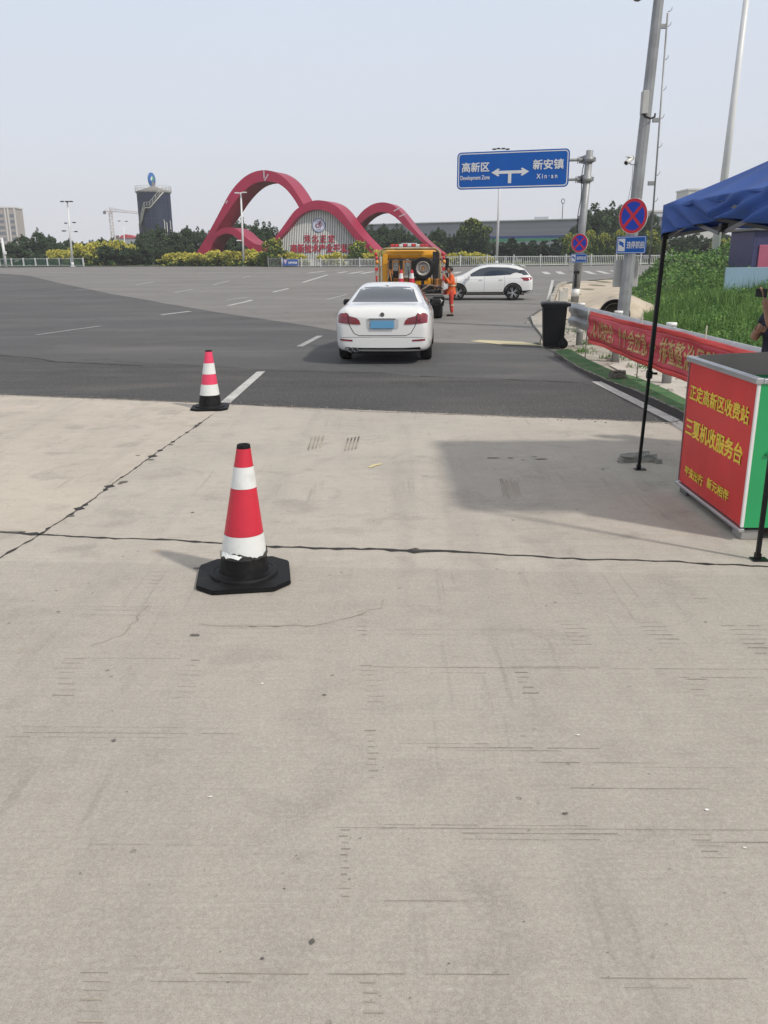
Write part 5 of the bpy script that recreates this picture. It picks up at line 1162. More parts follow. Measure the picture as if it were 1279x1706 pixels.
b = MB(); zz = [(pc_.z - .5) * (1 - k / 9) + 2.4 * (k / 9) for k in range(10)]
b.tube([pa.lerp(pc_, z / pc_.z) + Vector((-.17 - .03 * math.sin(k * 1.3), -.10, 0)) for k, z in enumerate(zz)], .016); b.build('cable', M_TRIM, ds)
b = MB(); pp = pa.lerp(pc_, 1.15 / pc_.z); b.box(pp + Vector((-.02, -.17, .1)), (.22, .06, .10)); b.box(pp + Vector((-.04, -.17, -.2)), (.10, .05, .55), taper=.6); b.build('black_strap', M_TRIM, ds)
b = MB(); b.box(pp + Vector((-.26, -.05, .38)), (.16, .18, .52), bev=.02); b.build('control_box', mat('pale_box', (.42, .42, .41), .6), ds)

def no_stopping(name, loc, rz, dia, label, pw, phh, gap, lean=0, tilt=0):
    e = empty(name, loc, rz, label, 'road sign'); r = dia / 2
    b = MB(); b.cyl((0, 0, 0), (0, -.018, 0), r, n=56); d_ = b.build('disc', M_SWHT, e)
    def annulus(r0, r1, y, m, nm, n=56):
        b = MB(); v0 = [b.bm.verts.new((r0 * math.cos(2 * math.pi * k / n), y, r0 * math.sin(2 * math.pi * k / n))) for k in range(n)]; v1 = [b.bm.verts.new((r1 * math.cos(2 * math.pi * k / n), y, r1 * math.sin(2 * math.pi * k / n))) for k in range(n)]
        for k in range(n): b.bm.faces.new([v0[k], v0[(k + 1) % n], v1[(k + 1) % n], v1[k]])
        return b.build(nm, m, d_)
    b = MB(); b.cyl((0, -.018, 0), (0, -.0205, 0), r * .97, n=56); b.build('blue_field', M_NPB, d_)
    annulus(r * .80, r * .972, -.0235, M_SRED, 'red_ring')
    b = MB()
    for a in (45, -45):
        rot = Matrix.Rotation(R(a), 3, 'Y'); b.box((0, -.0225 - (.0006 if a > 0 else 0), 0), (r * 1.66, .004, r * .18), rot=rot)
    b.build('red_cross', M_SRED, d_)
    zc = -r - gap - phh / 2
    b = MB(); b.prism(rrect(0, zc, pw, phh, .03, -.018), (0, .018, 0)); pl = b.build('plate', M_SBLUE, e)
    b = MB(); o1 = rrect(0, zc, pw - .03, phh - .03, .025, -.0205); i1 = rrect(0, zc, pw - .055, phh - .055, .02, -.0205); n = len(o1)
    vo = [b.bm.verts.new(p) for p in o1]; vi = [b.bm.verts.new(p) for p in i1]
    for k in range(n): b.bm.faces.new([vo[k], vo[(k + 1) % n], vi[(k + 1) % n], vi[k]])
    b.build('plate_border', M_SWHT, pl)
    b = MB(); b.box((-pw * .32, -.0195, zc), (pw * .24, .004, phh * .72)); b.build('pictogram_ground', M_SWHT, pl)
    b = MB(); rot = Matrix.Rotation(R(22), 3, 'Y'); b.box((-pw * .33, -.0225, zc + phh * .08), (pw * .15, .003, phh * .20), rot=rot); b.box((-pw * .26, -.0225, zc - phh * .06), (pw * .05, .003, phh * .13), rot=rot); b.box((-pw * .38, -.0225, zc + phh * .2), (pw * .08, .003, phh * .05), rot=rot); b.build('camera_pictogram', M_SBLUE, pl)
    text('违停抓拍', pw * .58, phh * .40, M_SWHT, pl, 'lettering', (pw * .155, -.0205, zc), (1, 0, 0), (0, 0, 1), .016, .003)
    b = MB(); b.box((0, .02, 0), (.06, .04, dia * .6)); b.box((0, .02, zc), (.06, .04, phh * .7)); b.box((0, .08, .0), (.04, .12, .04)); b.box((0, .08, zc), (.04, .12, .04)); b.build('bracket', M_POLE, e)
    return e
# tall octagonal pole with cameras and climbing rail
Yp = 22.0; B0, B1 = D(1035, 545, Yp), D(1097, 0, Yp); dirp = (B1 - B0) / (B1.z - B0.z); base = B0 - dirp * B0.z; topp = base + dirp * 9.2
bp = empty('camera_pole', base, 0, 'tall octagonal galvanised pole with climbing rail and surveillance cameras behind the guardrail', 'pole')
tl2 = topp - base
def pz(z): return dirp * z
b = MB(); b.cyl((0, 0, -.05), tl2, .165, .115, n=8, smooth=False, ph=.2); bmesh.ops.bevel(b.bm, geom=[e for e in b.bm.edges], offset=.012, segments=1, affect='EDGES'); b.build('pole', M_POLE, bp)
zt0 = lambda v: D(1080, v, Yp).z
def off(u, v): q = D(u, v, Yp - .05); return Vector((q.x - base.x, -.05, q.z))
p0, p1 = off(1081, 440), off(1112, 22)
b = MB(); b.tube([p0, p1], .022, 8); cr_ = b.build('climbing_rail', M_POLE, bp)
vs_ = [20, 43, 95, 144, 190, 238, 285, 330, 374]
for v in vs_:
    t = (v - 22) / (440 - 22); q = p1.lerp(p0, t); b = MB(); b.tube([q, q + Vector((.05, 0, .01)), q + Vector((.085, 0, .05)), q + Vector((.10, 0, .10))], .009, 6); b.build('hook', M_POLE, cr_)
for v in (42, 192, 298, 428):
    t = (v - 22) / (440 - 22); q = p1.lerp(p0, t); b = MB(); b.box(q + Vector((-.09, .02, 0)), (.16, .06, .10), bev=.008); b.build('rail_bracket', M_POLE, cr_)
q = off(1071, 172); b = MB(); b.box(q + Vector((.02, -.05, 0)), (.14, .22, .50), bev=.012); b.build('cabinet', mat('pale_box', (.42, .42, .41), .6), bp)
b = MB(); c0, c1_ = off(1070, 188), off(1091, 190); b.tube([c0, c0 + Vector((.04, -.12, -.10)), (c0 + c1_) / 2 + Vector((0, -.17, -.14)), c1_ + Vector((-.04, -.12, -.08)), c1_], .022); b.build('cable_loop', M_TRIM, bp)
q = off(1048, 267); cm = MB(); d_ = Vector((-.6, -.6, -.45)).normalized(); cm.cyl(q - d_ * .14, q + d_ * .16, .058, n=16); cm.box(q + Vector((0, 0, .065)), (.10, .30, .012), rot=Matrix.Rotation(R(-38), 3, 'Z')); cam_m = cm.build('surveillance_camera', M_WHT, bp)
b = MB(); b.cyl(q + d_ * .161, q + d_ * .165, .045, n=14); b.build('lens', M_TRIM, cam_m)
b = MB(); b.tube([q + Vector((0, 0, -.06)), q + Vector((.06, 0, -.10)), q + Vector((.26, .03, -.10))], .015); b.build('camera_arm', M_POLE, cam_m)
b = MB(); b.tube([q + Vector((.1, 0, -.1)), q + Vector((.10, 0, -.5)), q + Vector((.03, .0, -1.0))], .005, 5); b.build('cable', M_TRIM, bp)
q = off(1062, -6); b = MB(); b.ball(q, (.12, .12, .11), 18, 12); b.cyl(q, q + Vector((0, 0, .14)), .12, .10, n=18); dc = b.build('dome_camera', M_GREYM, bp)
b = MB(); b.tube([q + Vector((0, 0, .14)), q + Vector((0, 0, .24)), q + Vector((.42, .03, .24))], .025); b.build('camera_arm', M_POLE, dc)
q = off(1047, 456); b = MB(); b.box(q + Vector((0, .27, 0)), (.60, .18, .66), bev=.015); b.build('cabinet', mat('pale_box', (.42, .42, .41), .6), bp)
b = MB(); b.cyl((0, 0, -.02), (0, 0, .03), .34, n=24); b.build('base_plate', M_POLE, bp)
s1 = D(1055, 360, Yp - .34)
no_stopping('no_stopping_sign', (s1.x, Yp - .34, s1.z), R(-52), .83, 'larger round no-stopping sign with blue plate, on the tall octagonal pole', .86, .41, .05)
s2 = D(965.5, 405, 33.6)
no_stopping('no_stopping_sign', (s2.x, 33.6, s2.z), R(-40), .69, 'smaller round no-stopping sign with blue plate, on the direction sign pole', .66, .33, .04)

# white street lamps and tall poles
def lamp_pole(u_b, v_b, u_t, v_t, Y, r0, r1, label, heads, group='white lamp poles along the far road edge', extra=0, col=None):
    B, T = D(u_b, v_b, Y), D(u_t, v_t, Y); z0 = gz(Y); B.z = z0
    e = empty('lamp_pole', B, 0, label, 'lamp pole', group); t = T - B
    b = MB(); b.cyl((0, 0, -.05), t * (1 + extra), r0, r1, n=14); b.build('pole', col or M_WPOLE, e)
    b = MB(); b.cyl((0, 0, 0), (0, 0, .06), r0 * 2.2, n=14); b.cyl((0, 0, .05), (0, 0, .5), r0 * 1.25, r0 * 1.1, n=14); b.build('base', col or M_WPOLE, e)
    for (u, v, w_, m_) in heads:
        q = D(u, v, Y - .1) - B; a = t * (q.z / t.z)
        b = MB(); b.tube([a, (a + q) / 2 + Vector((0, 0, .04)), q], .022, 6); ar_ = b.build('arm', col or M_WPOLE, e)
        b = MB(); b.box(q + Vector((0, -.1, 0)), (w_, .38, .12), bev=.03); b.build('lamp_head', m_, ar_)
    return e
lamp_pole(406, 441, 401, 321, 99, .13, .09, 'white lamp pole with a flat twin head in front of the crimson arches', [(395, 322, .5, M_WPOLE), (407, 321, .5, M_WPOLE), (398, 401, .5, M_WHT)])
lamp_pole(121, 442, 112, 336, 102, .14, .08, 'white pole with floodlights at three levels standing by the low green fence at left', [(104, 336, .35, M_TRIM), (112, 336, .35, M_TRIM), (119, 336, .35, M_TRIM), (110, 372, .25, M_TRIM), (124, 371, .3, M_TRIM), (107, 385, .4, M_TRIM), (127, 386, .3, M_TRIM)])
lamp_pole(827, 440, 834, 252, 95, .14, .10, 'tall white lamp pole rising behind the blue direction sign with floodlights at its top', [(823, 249, .4, M_TRIM), (830, 248, .35, M_TRIM), (838, 248, .35, M_TRIM), (845, 249, .4, M_TRIM)])
lamp_pole(207, 406, 205, 372, 150, .10, .07, 'distant double-armed street lamp behind the yellow-green bushes', [(198.5, 368.5, .42, M_TRIM), (211, 369, .42, M_TRIM)], extra=0)
lamp_pole(1188, 437, 1243, 0, 50, .24, .13, 'very tall plain white pole rising from the weeds, behind the blue tent', [], group=None, extra=.25)
q = D(10, 443, 100); e = empty('gantry_post', (q.x, 100, gz(100)), 0, 'white inverted-L post at the far left end of the green fence', 'post')
b = MB(); tp = D(3, 397, 100) - Vector((q.x, 100, gz(100))); b.cyl((0, 0, 0), tp, .16, .13, n=12); b.build('pole', M_WPOLE, e)
b = MB(); b.box(tp + Vector((-1.6, 0, -.05)), (3.4, .22, .22), bev=.02); b.build('arm', M_WPOLE, e)
b = MB(); b.box((.12, -.1, 1.6), (.3, .2, .35), bev=.02); b.build('control_box', M_WHT, e)

# ================================================================== FAR STRUCTURES
M_CRIM = mat('crimson_cladding', (0.31, 0.017, 0.056), 0.45, var=.14, vs=.35, dirt=.3, dirtcol=(.24, .025, .05), spec=.35)
YA = 99.0
gw = empty('arch_gateway', (D(520, 440, YA).x, YA, gz(YA)), 0, 'crimson multi-arch gateway sculpture with a white slatted wall carrying red characters', 'sculpture')
def arch(outer, inner, Y, vec, name='arch'):
    pts = [D(u, v, Y) - Vector(gw.location) for u, v in outer] + [D(u, v, Y) - Vector(gw.location) for u, v in inner[::-1]]
    pts = [(p.x, Y - YA, p.z) for p in pts]
    n = len(outer); bm = bmesh.new(); vec = Vector(vec)
    A = [bm.verts.new(p) for p in pts]; Bv = [bm.verts.new(Vector(p) + vec) for p in pts]; m_ = len(pts); k2 = len(inner)
    # strip faces between outer and inner by resampling
    def resample(seq, N):
        s = [0]
        for a, c in zip(seq, seq[1:]): s.append(s[-1] + (Vector(c) - Vector(a)).length)
        out = []
        for i in range(N):
            t = s[-1] * i / (N - 1); j = max(k for k in range(len(s)) if s[k] <= t + 1e-9); j = min(j, len(seq) - 2)
            f = (t - s[j]) / max(1e-6, s[j + 1] - s[j]); out.append(Vector(seq[j]).lerp(Vector(seq[j + 1]), f))
        for _ in range(3): out = [out[0]] + [(out[i - 1] + out[i] * 2 + out[i + 1]) / 4 for i in range(1, N - 1)] + [out[-1]]
        return out
    bm.free(); bm = bmesh.new(); N = 60
    o_ = resample(pts[:n], N); i_ = resample(pts[n:][::-1], N)
    ring_ = [[bm.verts.new(a), bm.verts.new(c), bm.verts.new(c + vec), bm.verts.new(a + vec)] for a, c in zip(o_, i_)]
    for a, c in zip(ring_, ring_[1:]):
        for k in range(4):
            f = bm.faces.new([a[k], a[(k + 1) % 4], c[(k + 1) % 4], c[k]]); 
    bm.faces.new(ring_[0]); bm.faces.new(ring_[-1][::-1]); bmesh.ops.recalc_face_normals(bm, faces=bm.faces)
    me = bpy.data.meshes.new(name); bm.to_mesh(me); bm.free(); return mobj(name, me, M_CRIM, gw)
arch([(322, 443), (325, 424), (339, 403), (353, 377.5), (368.6, 348), (378.4, 328.6), (390, 311), (407.7, 293.5), (423.4, 285.6), (439, 282.7), (454.6, 284.9), (466, 290.5), (478, 300), (489, 314), (499, 330), (508, 345), (515, 360)],
     [(338, 443), (340, 424), (352, 400), (366, 373), (379, 354), (390, 337), (404, 320), (419.5, 307), (435, 302), (454.6, 302.4), (465, 306.5), (475, 313.5), (485, 325), (495, 340), (502, 354), (508, 366)], 103.0, (1.15, 3.2, 0))
arch([(336, 443), (339, 420.5), (349, 399), (359, 387), (368.6, 380.4), (380, 378.5), (390, 380.4), (400, 387), (411.6, 398), (425, 407), (440, 409.5)],
     [(345, 443), (348, 420.5), (354, 405), (363, 394), (374.5, 388.5), (386, 390.5), (396, 398), (408, 409), (419.5, 418.5), (430, 424), (438, 426)], 101.5, (1.0, 3.0, 0))
arch([(452, 403), (460, 393), (475, 372.5), (490, 351), (507.5, 339), (525, 333), (541, 334.5), (557.5, 341), (570, 353), (585, 374), (600, 392.5), (620, 412.5), (632, 424), (642, 436)],
     [(457, 406), (465, 397), (477, 385), (490, 367.5), (502.5, 356), (517.5, 350), (532.5, 348.7), (547.5, 353), (562.5, 365), (577, 381), (592, 399), (608, 417), (618, 428), (627, 440)], 98.0, (1.05, 2.6, 0))
arch([(576, 384), (592.5, 365), (605, 350), (620, 340), (635, 336.7), (647.5, 338), (660, 345), (675, 362.5), (690, 382.5), (705, 398.5), (720, 411), (737, 424), (748, 434)],
     [(588, 388), (602, 371), (613, 361), (627, 354), (642.5, 353), (657.5, 361), (673, 376), (690, 391), (705, 406), (720, 420), (731, 431), (738, 440)], 102.0, (.80, 3.0, 0))
ol = [D(u, v, 98.9) - Vector(gw.location) for u, v in [(468, 395), (480, 382), (491, 369), (502.5, 358), (517.5, 351), (532.5, 349.7), (547.5, 354), (562.5, 366), (577, 382), (592, 400), (606, 416), (612, 424)]]
xa, xb = ol[0].x, ol[-1].x; oxs = [p.x for p in ol]; ozs = [p.z for p in ol]
b = MB(); ns = 50
for k in range(ns):
    x = xa + (xb - xa) * (k + .5) / ns; h = float(np.interp(x, oxs, ozs)) + .15; b.box((x, -.15, h / 2), ((xb - xa) / ns * .58, .16, h))
b.build('slat_screen', mat('white_slat_paint', (0.78, 0.79, 0.77), .5, var=.06, vs=2), gw)
b = MB(); pts = [(x_, .12, z_ + .15) for x_, z_ in zip(oxs, ozs)]; b.prism([(xa, .12, 0)] + pts + [(xb, .12, 0)], (0, .2, 0)); b.build('backing_wall', mat('grey_green_backing', (.11, .13, .125), .8), gw)
def gt(s, u0, u1, v0, v1, bold=.02, sp=1.0):
    a, c = D(u0, v0, 98.7) - Vector(gw.location), D(u1, v1, 98.7) - Vector(gw.location)
    text(s, c.x - a.x, a.z - c.z, mat('red_sign_letters', (.48, .025, .06), .45, var=.06), gw, 'lettering', ((a.x + c.x) / 2, -.26, (a.z + c.z) / 2), (1, 0, 0), (0, 0, 1), bold, .05, sp)
gt('河北正定', 506, 557, 391.5, 404, .018, 1.45); gt('高新技术产业开发区', 484, 590, 407, 420.5, .016, 1.0)
ec = D(530.8, 375.5, 98.7) - Vector(gw.location); er = .74
b = MB(); b.cyl((ec.x, -.24, ec.z), (ec.x, -.30, ec.z), er, n=40); em = b.build('emblem', mat('emblem_blue', (.12, .16, .32), .4), gw)
b = MB(); b.cyl((ec.x, -.30, ec.z), (ec.x, -.312, ec.z), er * .90, n=40); b.build('emblem_field', mat('emblem_pale', (.55, .57, .68), .4), em)
M_EMR = mat('emblem_maroon', (.22, .03, .08), .4)
b = MB()
def swoosh(pts, w_):
    out = [Vector((ec.x + x * er, 0, ec.z + z * er)) for x, z in pts]; L = len(out)
    for i in range(L - 1):
        a, c = out[i], out[i + 1]; d = (c - a).normalized(); nn = Vector((-d.z, 0, d.x)); wa = w_ * math.sin(math.pi * (i + .4) / L) * er; wc = w_ * math.sin(math.pi * (i + 1.4) / L) * er if i < L - 2 else .01
        b.prism([(a + nn * wa) + Vector((0, -.315, 0)), (a - nn * wa) + Vector((0, -.315, 0)), (c - nn * wc) + Vector((0, -.315, 0)), (c + nn * wc) + Vector((0, -.315, 0))], (0, -.02, 0))
swoosh([(-.1, .22), (-.35, .15), (-.45, -.05), (-.32, -.28), (-.08, -.30)], .09); swoosh([(-.2, .1), (.05, .25), (.25, .50), (.42, .66)], .10); swoosh([(0, -.4), (.02, -.1), (.15, .12), (.5, .35)], .10); swoosh([(.2, -.42), (.25, -.2), (.35, .0), (.52, .12)], .08)
b.build('emblem_mark', M_EMR, em)
b = MB(); b.box((ec.x, -.318, ec.z - er * .66), (er * .8, .012, er * .10)); b.build('emblem_lettering', mat('emblem_blue', (.12, .16, .32), .4), em)
for i, (u, v, an_) in enumerate(((440, 291, 0), (444, 296, .6), (378, 337, .7), (661, 349, 1.1), (670, 359, 1.2))):
    q = D(u, v, (101.5 if v > 340 else 102.5)) - Vector(gw.location); b = MB(); b.box((q.x, q.y - .2, q.z), (.12, .12, .8 if i != 2 else .35), rot=Matrix.Rotation(an_, 3, 'Y')); b.build('spotlight', M_SILV, gw)

# blue tank
M_TANK = mat('navy_tank_paint', (0.003, 0.013, 0.048), .6, var=.12, vs=.4)
YT = 190; tc = D(265, 440, YT); tk2 = empty('storage_tank', (tc.x, YT, 1.1), 0, 'tall dark blue cylindrical tank with a zigzag stair and an emblem disc on its roof', 'tank')
rT = 3.42; zT = D(265, 320, YT).z - 1.1; dxT = -.0 
lean = (D(263, 320, YT).x - D(268, 440, YT).x)
b = MB(); b.lathe([(rT, 0), (rT, zT)], 48); b.build('shell', M_TANK, tk2)
b = MB()
for z in (zT * .33, zT * .62, zT * .8): b.lathe([(rT + .01, z - .06), (rT + .08, z - .04), (rT + .08, z + .04), (rT + .01, z + .06)], 48)
for k in range(0, 48, 3): a = 2 * math.pi * k / 48; b.box(((rT + .03) * math.cos(a), (rT + .03) * math.sin(a), zT / 2), (.08, .08, zT - .2), rot=Matrix.Rotation(a, 3, 'Z'))
b.build('stiffeners', mat('tank_ribs', (.012, .025, .065), .5), tk2)
M_RAIL = mat('pale_rail_steel', (.42, .42, .38), .5, var=.1)
b = MB(); b.lathe([(rT + .25, zT - .25), (rT + .35, zT), (rT + .3, zT + .05), (rT * .3, zT + .9), (.35, zT + 1.2), (0, zT + 1.2)], 40); rf = b.build('roof', mat('tank_roof', (.22, .21, .20), .7, var=.2, vs=1.5), tk2)
b = MB()
for zz_ in (zT + .55, zT + 1.05): b.tube([((rT + .3) * math.cos(2 * math.pi * k / 40), (rT + .3) * math.sin(2 * math.pi * k / 40), zz_) for k in range(41)], .035, 5)
for k in range(24): a = 2 * math.pi * k / 24; b.cyl(((rT + .3) * math.cos(a), (rT + .3) * math.sin(a), zT), ((rT + .3) * math.cos(a), (rT + .3) * math.sin(a), zT + 1.05), .035, n=5)
b.build('roof_railing', M_RAIL, rf)
b = MB(); b.cyl((0, 0, zT + 1.1), (0, 0, zT + 1.9), .32, .45, n=16); b.box((0, 0, zT + 1.95), (1.1, .8, .12)); b.build('roof_vent', mat('tank_roof', (.22, .21, .20), .7), rf)
def cyp(u, z, o=.5): x = (D(u, 400, YT).x - tc.x); x = max(-rT - .6, min(rT + .3, x)); return Vector((x, -math.sqrt(max(.05, (rT + o) ** 2 - min(x * x, (rT + o) ** 2 - .05))), z))
zv = lambda v: D(265, v, YT).z - 1.1
stp = [cyp(241, zv(378)), cyp(246, zv(365)), cyp(253, zv(348)), cyp(262, zv(348)), cyp(272, zv(336)), cyp(283, zv(322))]
b = MB(); b.tube(stp, .13, 6); b.tube([p + Vector((0, .4, 0)) for p in stp], .10, 6); stair = b.build('stair', M_RAIL, tk2)
b = MB(); b.tube([p + Vector((0, -.1, 1.1)) for p in stp], .06, 5); b.tube([p + Vector((0, -.1, .55)) for p in stp], .04, 5)
for a, c in zip(stp, stp[1:]):
    nn = max(2, int((c - a).length / .8))
    for k in range(nn): p = a.lerp(c, k / nn); b.cyl(p, p + Vector((0, -.1, 1.1)), .045, n=5)
b.build('stair_railing', M_RAIL, stair)
b = MB()
for u in (236.5, 241): x = D(u, 400, YT).x - tc.x; b.cyl((x - .2, -.6, 0), (x - .2, -.6, zv(372)), .07, n=6)
for v in (374, 384, 394): b.box((D(239, v, YT).x - tc.x - .2, -.6, zv(v)), (1.0, .3, .12))
b.build('stair_tower', M_RAIL, tk2)
b = MB()
for u, v in ((281, 368), (284, 372), (288, 369)): q = cyp(u, 0, .15); b.cyl((q.x, q.y, 0), (q.x, q.y, zv(v)), .09, n=6); b.cyl((q.x, q.y, zv(v)), (q.x - .35, q.y + .1, zv(v)), .09, n=6)
b.build('pipes', M_RAIL, tk2)
dz = zv(299.5); b = MB(); pr_ = [(1.42, -.12), (1.42, .12)]
edx = MB(); 
edx.lathe([(0, -.14), (1.30, -.14), (1.42, -.08), (1.42, .08), (1.30, .14), (0, .14)], 36, 'Y')
for v in edx.bm.verts: v.co = Matrix.Rotation(R(73), 3, 'Z') @ v.co + Vector((-.15, 0, dz))
ed = edx.build('emblem_disc', mat('disc_blue', (.012, .11, .36), .35), rf)
b = MB(); rot = Matrix.Rotation(R(73), 3, 'Z')
for (pts, m_, nm) in (([(-.75, .1), (-.1, .75), (.1, .4), (-.1, .0), (-.45, -.3)], M_SWHT, 'disc_white_mark'), ([(.0, .7), (.6, .5), (.35, -.2), (.05, -.75), (.1, 0)], mat('disc_green', (.06, .38, .08), .4), 'disc_green_mark')):
    b = MB(); b.prism([rot @ Vector((x_, -.15, z_)) + Vector((-.15, 0, dz)) for x_, z_ in pts], rot @ Vector((0, -.02, 0))); b.build(nm, m_, ed)
b = MB(); b.cyl((-.15, 0, zT + 1.9), (-.15, 0, dz - 1.3), .10, n=8); b.build('mast', M_RAIL, rf)

# tower crane
YC = 330; q = D(193, 440, YC); cr2 = empty('tower_crane', (q.x, YC, 1.1), 0, 'distant pale tower crane with its jib pointing right, beyond the trees at left', 'crane')
M_CRN = mat('faded_crane_paint', (.46, .40, .39), .6, var=.15, vs=.3)
zm = D(190, 352, YC).z - 1.1; xt = D(190, 352, YC).x - D(195, 440, YC).x
b = MB(); s = .55
for sx in (-1, 1):
    for sy in (-1, 1): b.cyl((sx * s, sy * s, 0), (sx * s - .3, sy * s, zm), .09, n=5)
kk = int(zm / 1.1)
for k in range(kk):
    z0, z1 = k * 1.1, (k + 1) * 1.1; f = -1 if k % 2 else 1; o_ = -.3 * k / kk
    for sy in (-1, 1): b.cyl((f * s + o_, sy * s, z0), (-f * s + o_, sy * s, z1), .06, n=4)
    for sx in (-1, 1): b.cyl((sx * s + o_, f * s, z0), (sx * s + o_, -f * s, z1), .06, n=4)
b.build('mast', M_CRN, cr2)
b = MB(); J0 = Vector((-2.6, 0, zm + .1)); J1 = Vector((D(236, 359, YC).x - q.x, 0, zm - 1.0))
b.cyl(J0, (-.3, 0, zm), .16, n=5); b.cyl((-.3, -.5, zm), J1 + Vector((0, -.4, 0)), .10, n=5); b.cyl((-.3, .5, zm), J1 + Vector((0, .4, 0)), .10, n=5); b.cyl((-.3, 0, zm + .9), J1 + Vector((0, 0, .6)), .08, n=5)
for k in range(14): a = Vector((-.3, .5, zm)).lerp(J1, k / 14); c = Vector((-.3, 0, zm + .9)).lerp(J1 + Vector((0, 0, .6)), (k + .5) / 14); b.cyl(a, c, .05, n=4); b.cyl(c, Vector((-.3, -.5, zm)).lerp(J1, (k + 1) / 14), .05, n=4)
b.build('jib', M_CRN, cr2)
b = MB(); b.cyl((-.3, 0, zm), (-.3, 0, zm + 1.5), .2, .1, n=6); b.cyl((-.3, 0, zm + 1.5), Vector((-.3, 0, zm)).lerp(J1, .6), .04, n=4); b.cyl((-.3, 0, zm + 1.5), J0, .04, n=4); b.build('apex', M_CRN, cr2)
b = MB(); b.box((-2.4, 0, zm - .5), (.9, .8, 1.0)); b.build('counterweight', mat('dark_weight', (.15, .15, .16), .7), cr2); b = MB(); b.box((.3, -.6, zm - .5), (.8, .6, 1.0)); b.build('operator_cabin', M_CRN, cr2)

# apartment block, low red-roofed building
YB = 430; q = D(35, 430, YB); ab = empty('apartment_block', (q.x, YB, 1.1), R(6), 'distant beige apartment block with white vertical piers at the far left edge', 'building')
Hb = D(10, 347, YB).z - 1.1; M_APT = mat('beige_render', (.34, .30, .27), .8, var=.06, vs=.1); M_WIN = mat('far_window', (.10, .12, .15), .2)
b = MB(); b.box((-14, 6, Hb / 2), (28, 12, Hb)); b.build('wall', M_APT, ab)
b = MB()
for x in (-.35, -3.4, -4.8, -9.5, -12.6, -14.0, -19, -23.5, -27.6): b.box((x, -.18, Hb / 2), (.55, .4, Hb + .8))
b.box((-14, 6, Hb + .3), (28.8, 12.8, .6)); b.build('pier', mat('white_render', (.60, .59, .57), .8), ab)
for i in range(8):
    for x in (-1.9, -7.2, -11.0, -16.5, -21.2, -25.5):
        b = MB(); b.box((x, -.02, 2.2 + i * (Hb - 3) / 8), (1.9 if x != -7.2 else 3.0, .10, 1.5)); b.build('window', M_WIN, ab)
YD = 260; q = D(215, 430, YD); rb2 = empty('low_building', (q.x, YD, 1.1), 0, 'distant low building with a small red roof beside the dark blue tank', 'building')
zz_ = D(215, 397, YD).z - 1.1; b = MB(); b.box((0, 3, zz_ / 2), (5.4, 6, zz_)); b.box((-5.0, 3, zz_ * .42), (5.5, 6, zz_ * .84)); b.build('wall', mat('far_bluegrey', (.30, .33, .36), .8), rb2)
b = MB(); b.prism([(-2.4, -.2, zz_), (2.4, -.2, zz_), (1.9, -.2, zz_ + .6), (-.6, -.2, zz_ + 1.1), (-1.8, -.2, zz_ + .7)], (0, 6.4, 0)); b.build('roof', mat('far_red_roof', (.45, .05, .07), .6), rb2)
b = MB(); b.box((-3.0, .5, zz_ * .5 + .4), (.8, .8, zz_ + .8)); b.box((3.0, .5, zz_ * .5 + .4), (.6, .8, zz_ + .8)); b.build('chimney', mat('far_brown', (.16, .11, .10), .8), rb2)
for k in range(4): b = MB(); b.box((-1.9 + k * 1.25, -.02, zz_ * .72), (.7, .08, .7)); b.build('window', M_WIN, rb2)

# grey industrial hall
HL, HR = D(590, 374.5, 196), D(1106, 363, 165); vec = (HR - HL); vec.z = 0; Lh = vec.length; anh = math.atan2(vec.y, vec.x)
hl = empty('industrial_hall', (HL.x, HL.y, 1.1), anh, 'long low grey industrial hall with blue and green stripes behind the trees at right', 'building')
hz = (HL.z + HR.z) / 2 - 1.1
def corr_mat(name, col):
    m, t, n, b = node_mat(name); q = NB(t); s_ = n.new('ShaderNodeSeparateXYZ'); t.links.new(q.tc(), s_.inputs[0])
    w1 = q.math('SINE', q.math('MULTIPLY', s_.outputs[2], 6.0)); c = q.mix(q.rng(q.noise(q.map((.02, 1, .4)), 1.0, 3), .3, .7), tuple(x * .93 for x in col), tuple(x * 1.06 for x in col)); t.links.new(c, b.inputs['Base Color'])
    b.inputs['Roughness'].default_value = .6; t.links.new(q.bump(w1, .35, .05), b.inputs['Normal']); return m
b = MB(); b.box((Lh / 2, 12, hz * .52 + hz * .24), (Lh, 24, hz * .48)); b.build('upper_wall', corr_mat('grey_corrugated_steel', (.245, .25, .285)), hl)
z_s = D(800, 394.5, 183).z - 1.1; z_g = D(800, 398.5, 183).z - 1.1; z_l = D(800, 403.5, 183).z - 1.1
b = MB(); b.box((Lh / 2, 12.05, hz * .26), (Lh - .1, 24, hz * .52)); b.build('lower_wall', corr_mat('pale_corrugated_steel', (.36, .375, .41)), hl)
b = MB(); b.box((Lh / 2, -.02, (z_s + z_g) / 2), (Lh - .2, .12, z_s - z_g)); b.build('blue_stripe', mat('stripe_blue', (.02, .06, .24), .5), hl)
b = MB(); b.box((Lh / 2, -.02, (z_g + z_l) / 2), (Lh - .2, .10, z_g - z_l)); b.build('green_stripe', mat('stripe_green', (.05, .27, .13), .5), hl)
b = MB(); b.prism([(-.3, -.5, hz), (Lh + .3, -.5, hz), (Lh + .3, -.5, hz + .18), (-.3, -.5, hz + .18)], (0, 25, 0)); b.prism([(-.3, .2, hz + .18), (-.3, 12, hz + .55), (-.3, 24, hz + .18)], (Lh + .6, 0, 0)); b.build('roof', mat('pale_roof_sheet', (.52, .54, .56), .5), hl)
for fx in (.62, .98): b = MB(); b.box((Lh * fx, 6, hz + .6), (3, 2, .6)); b.build('roof_vent', mat('pale_roof_sheet', (.52, .54, .56), .5), hl)
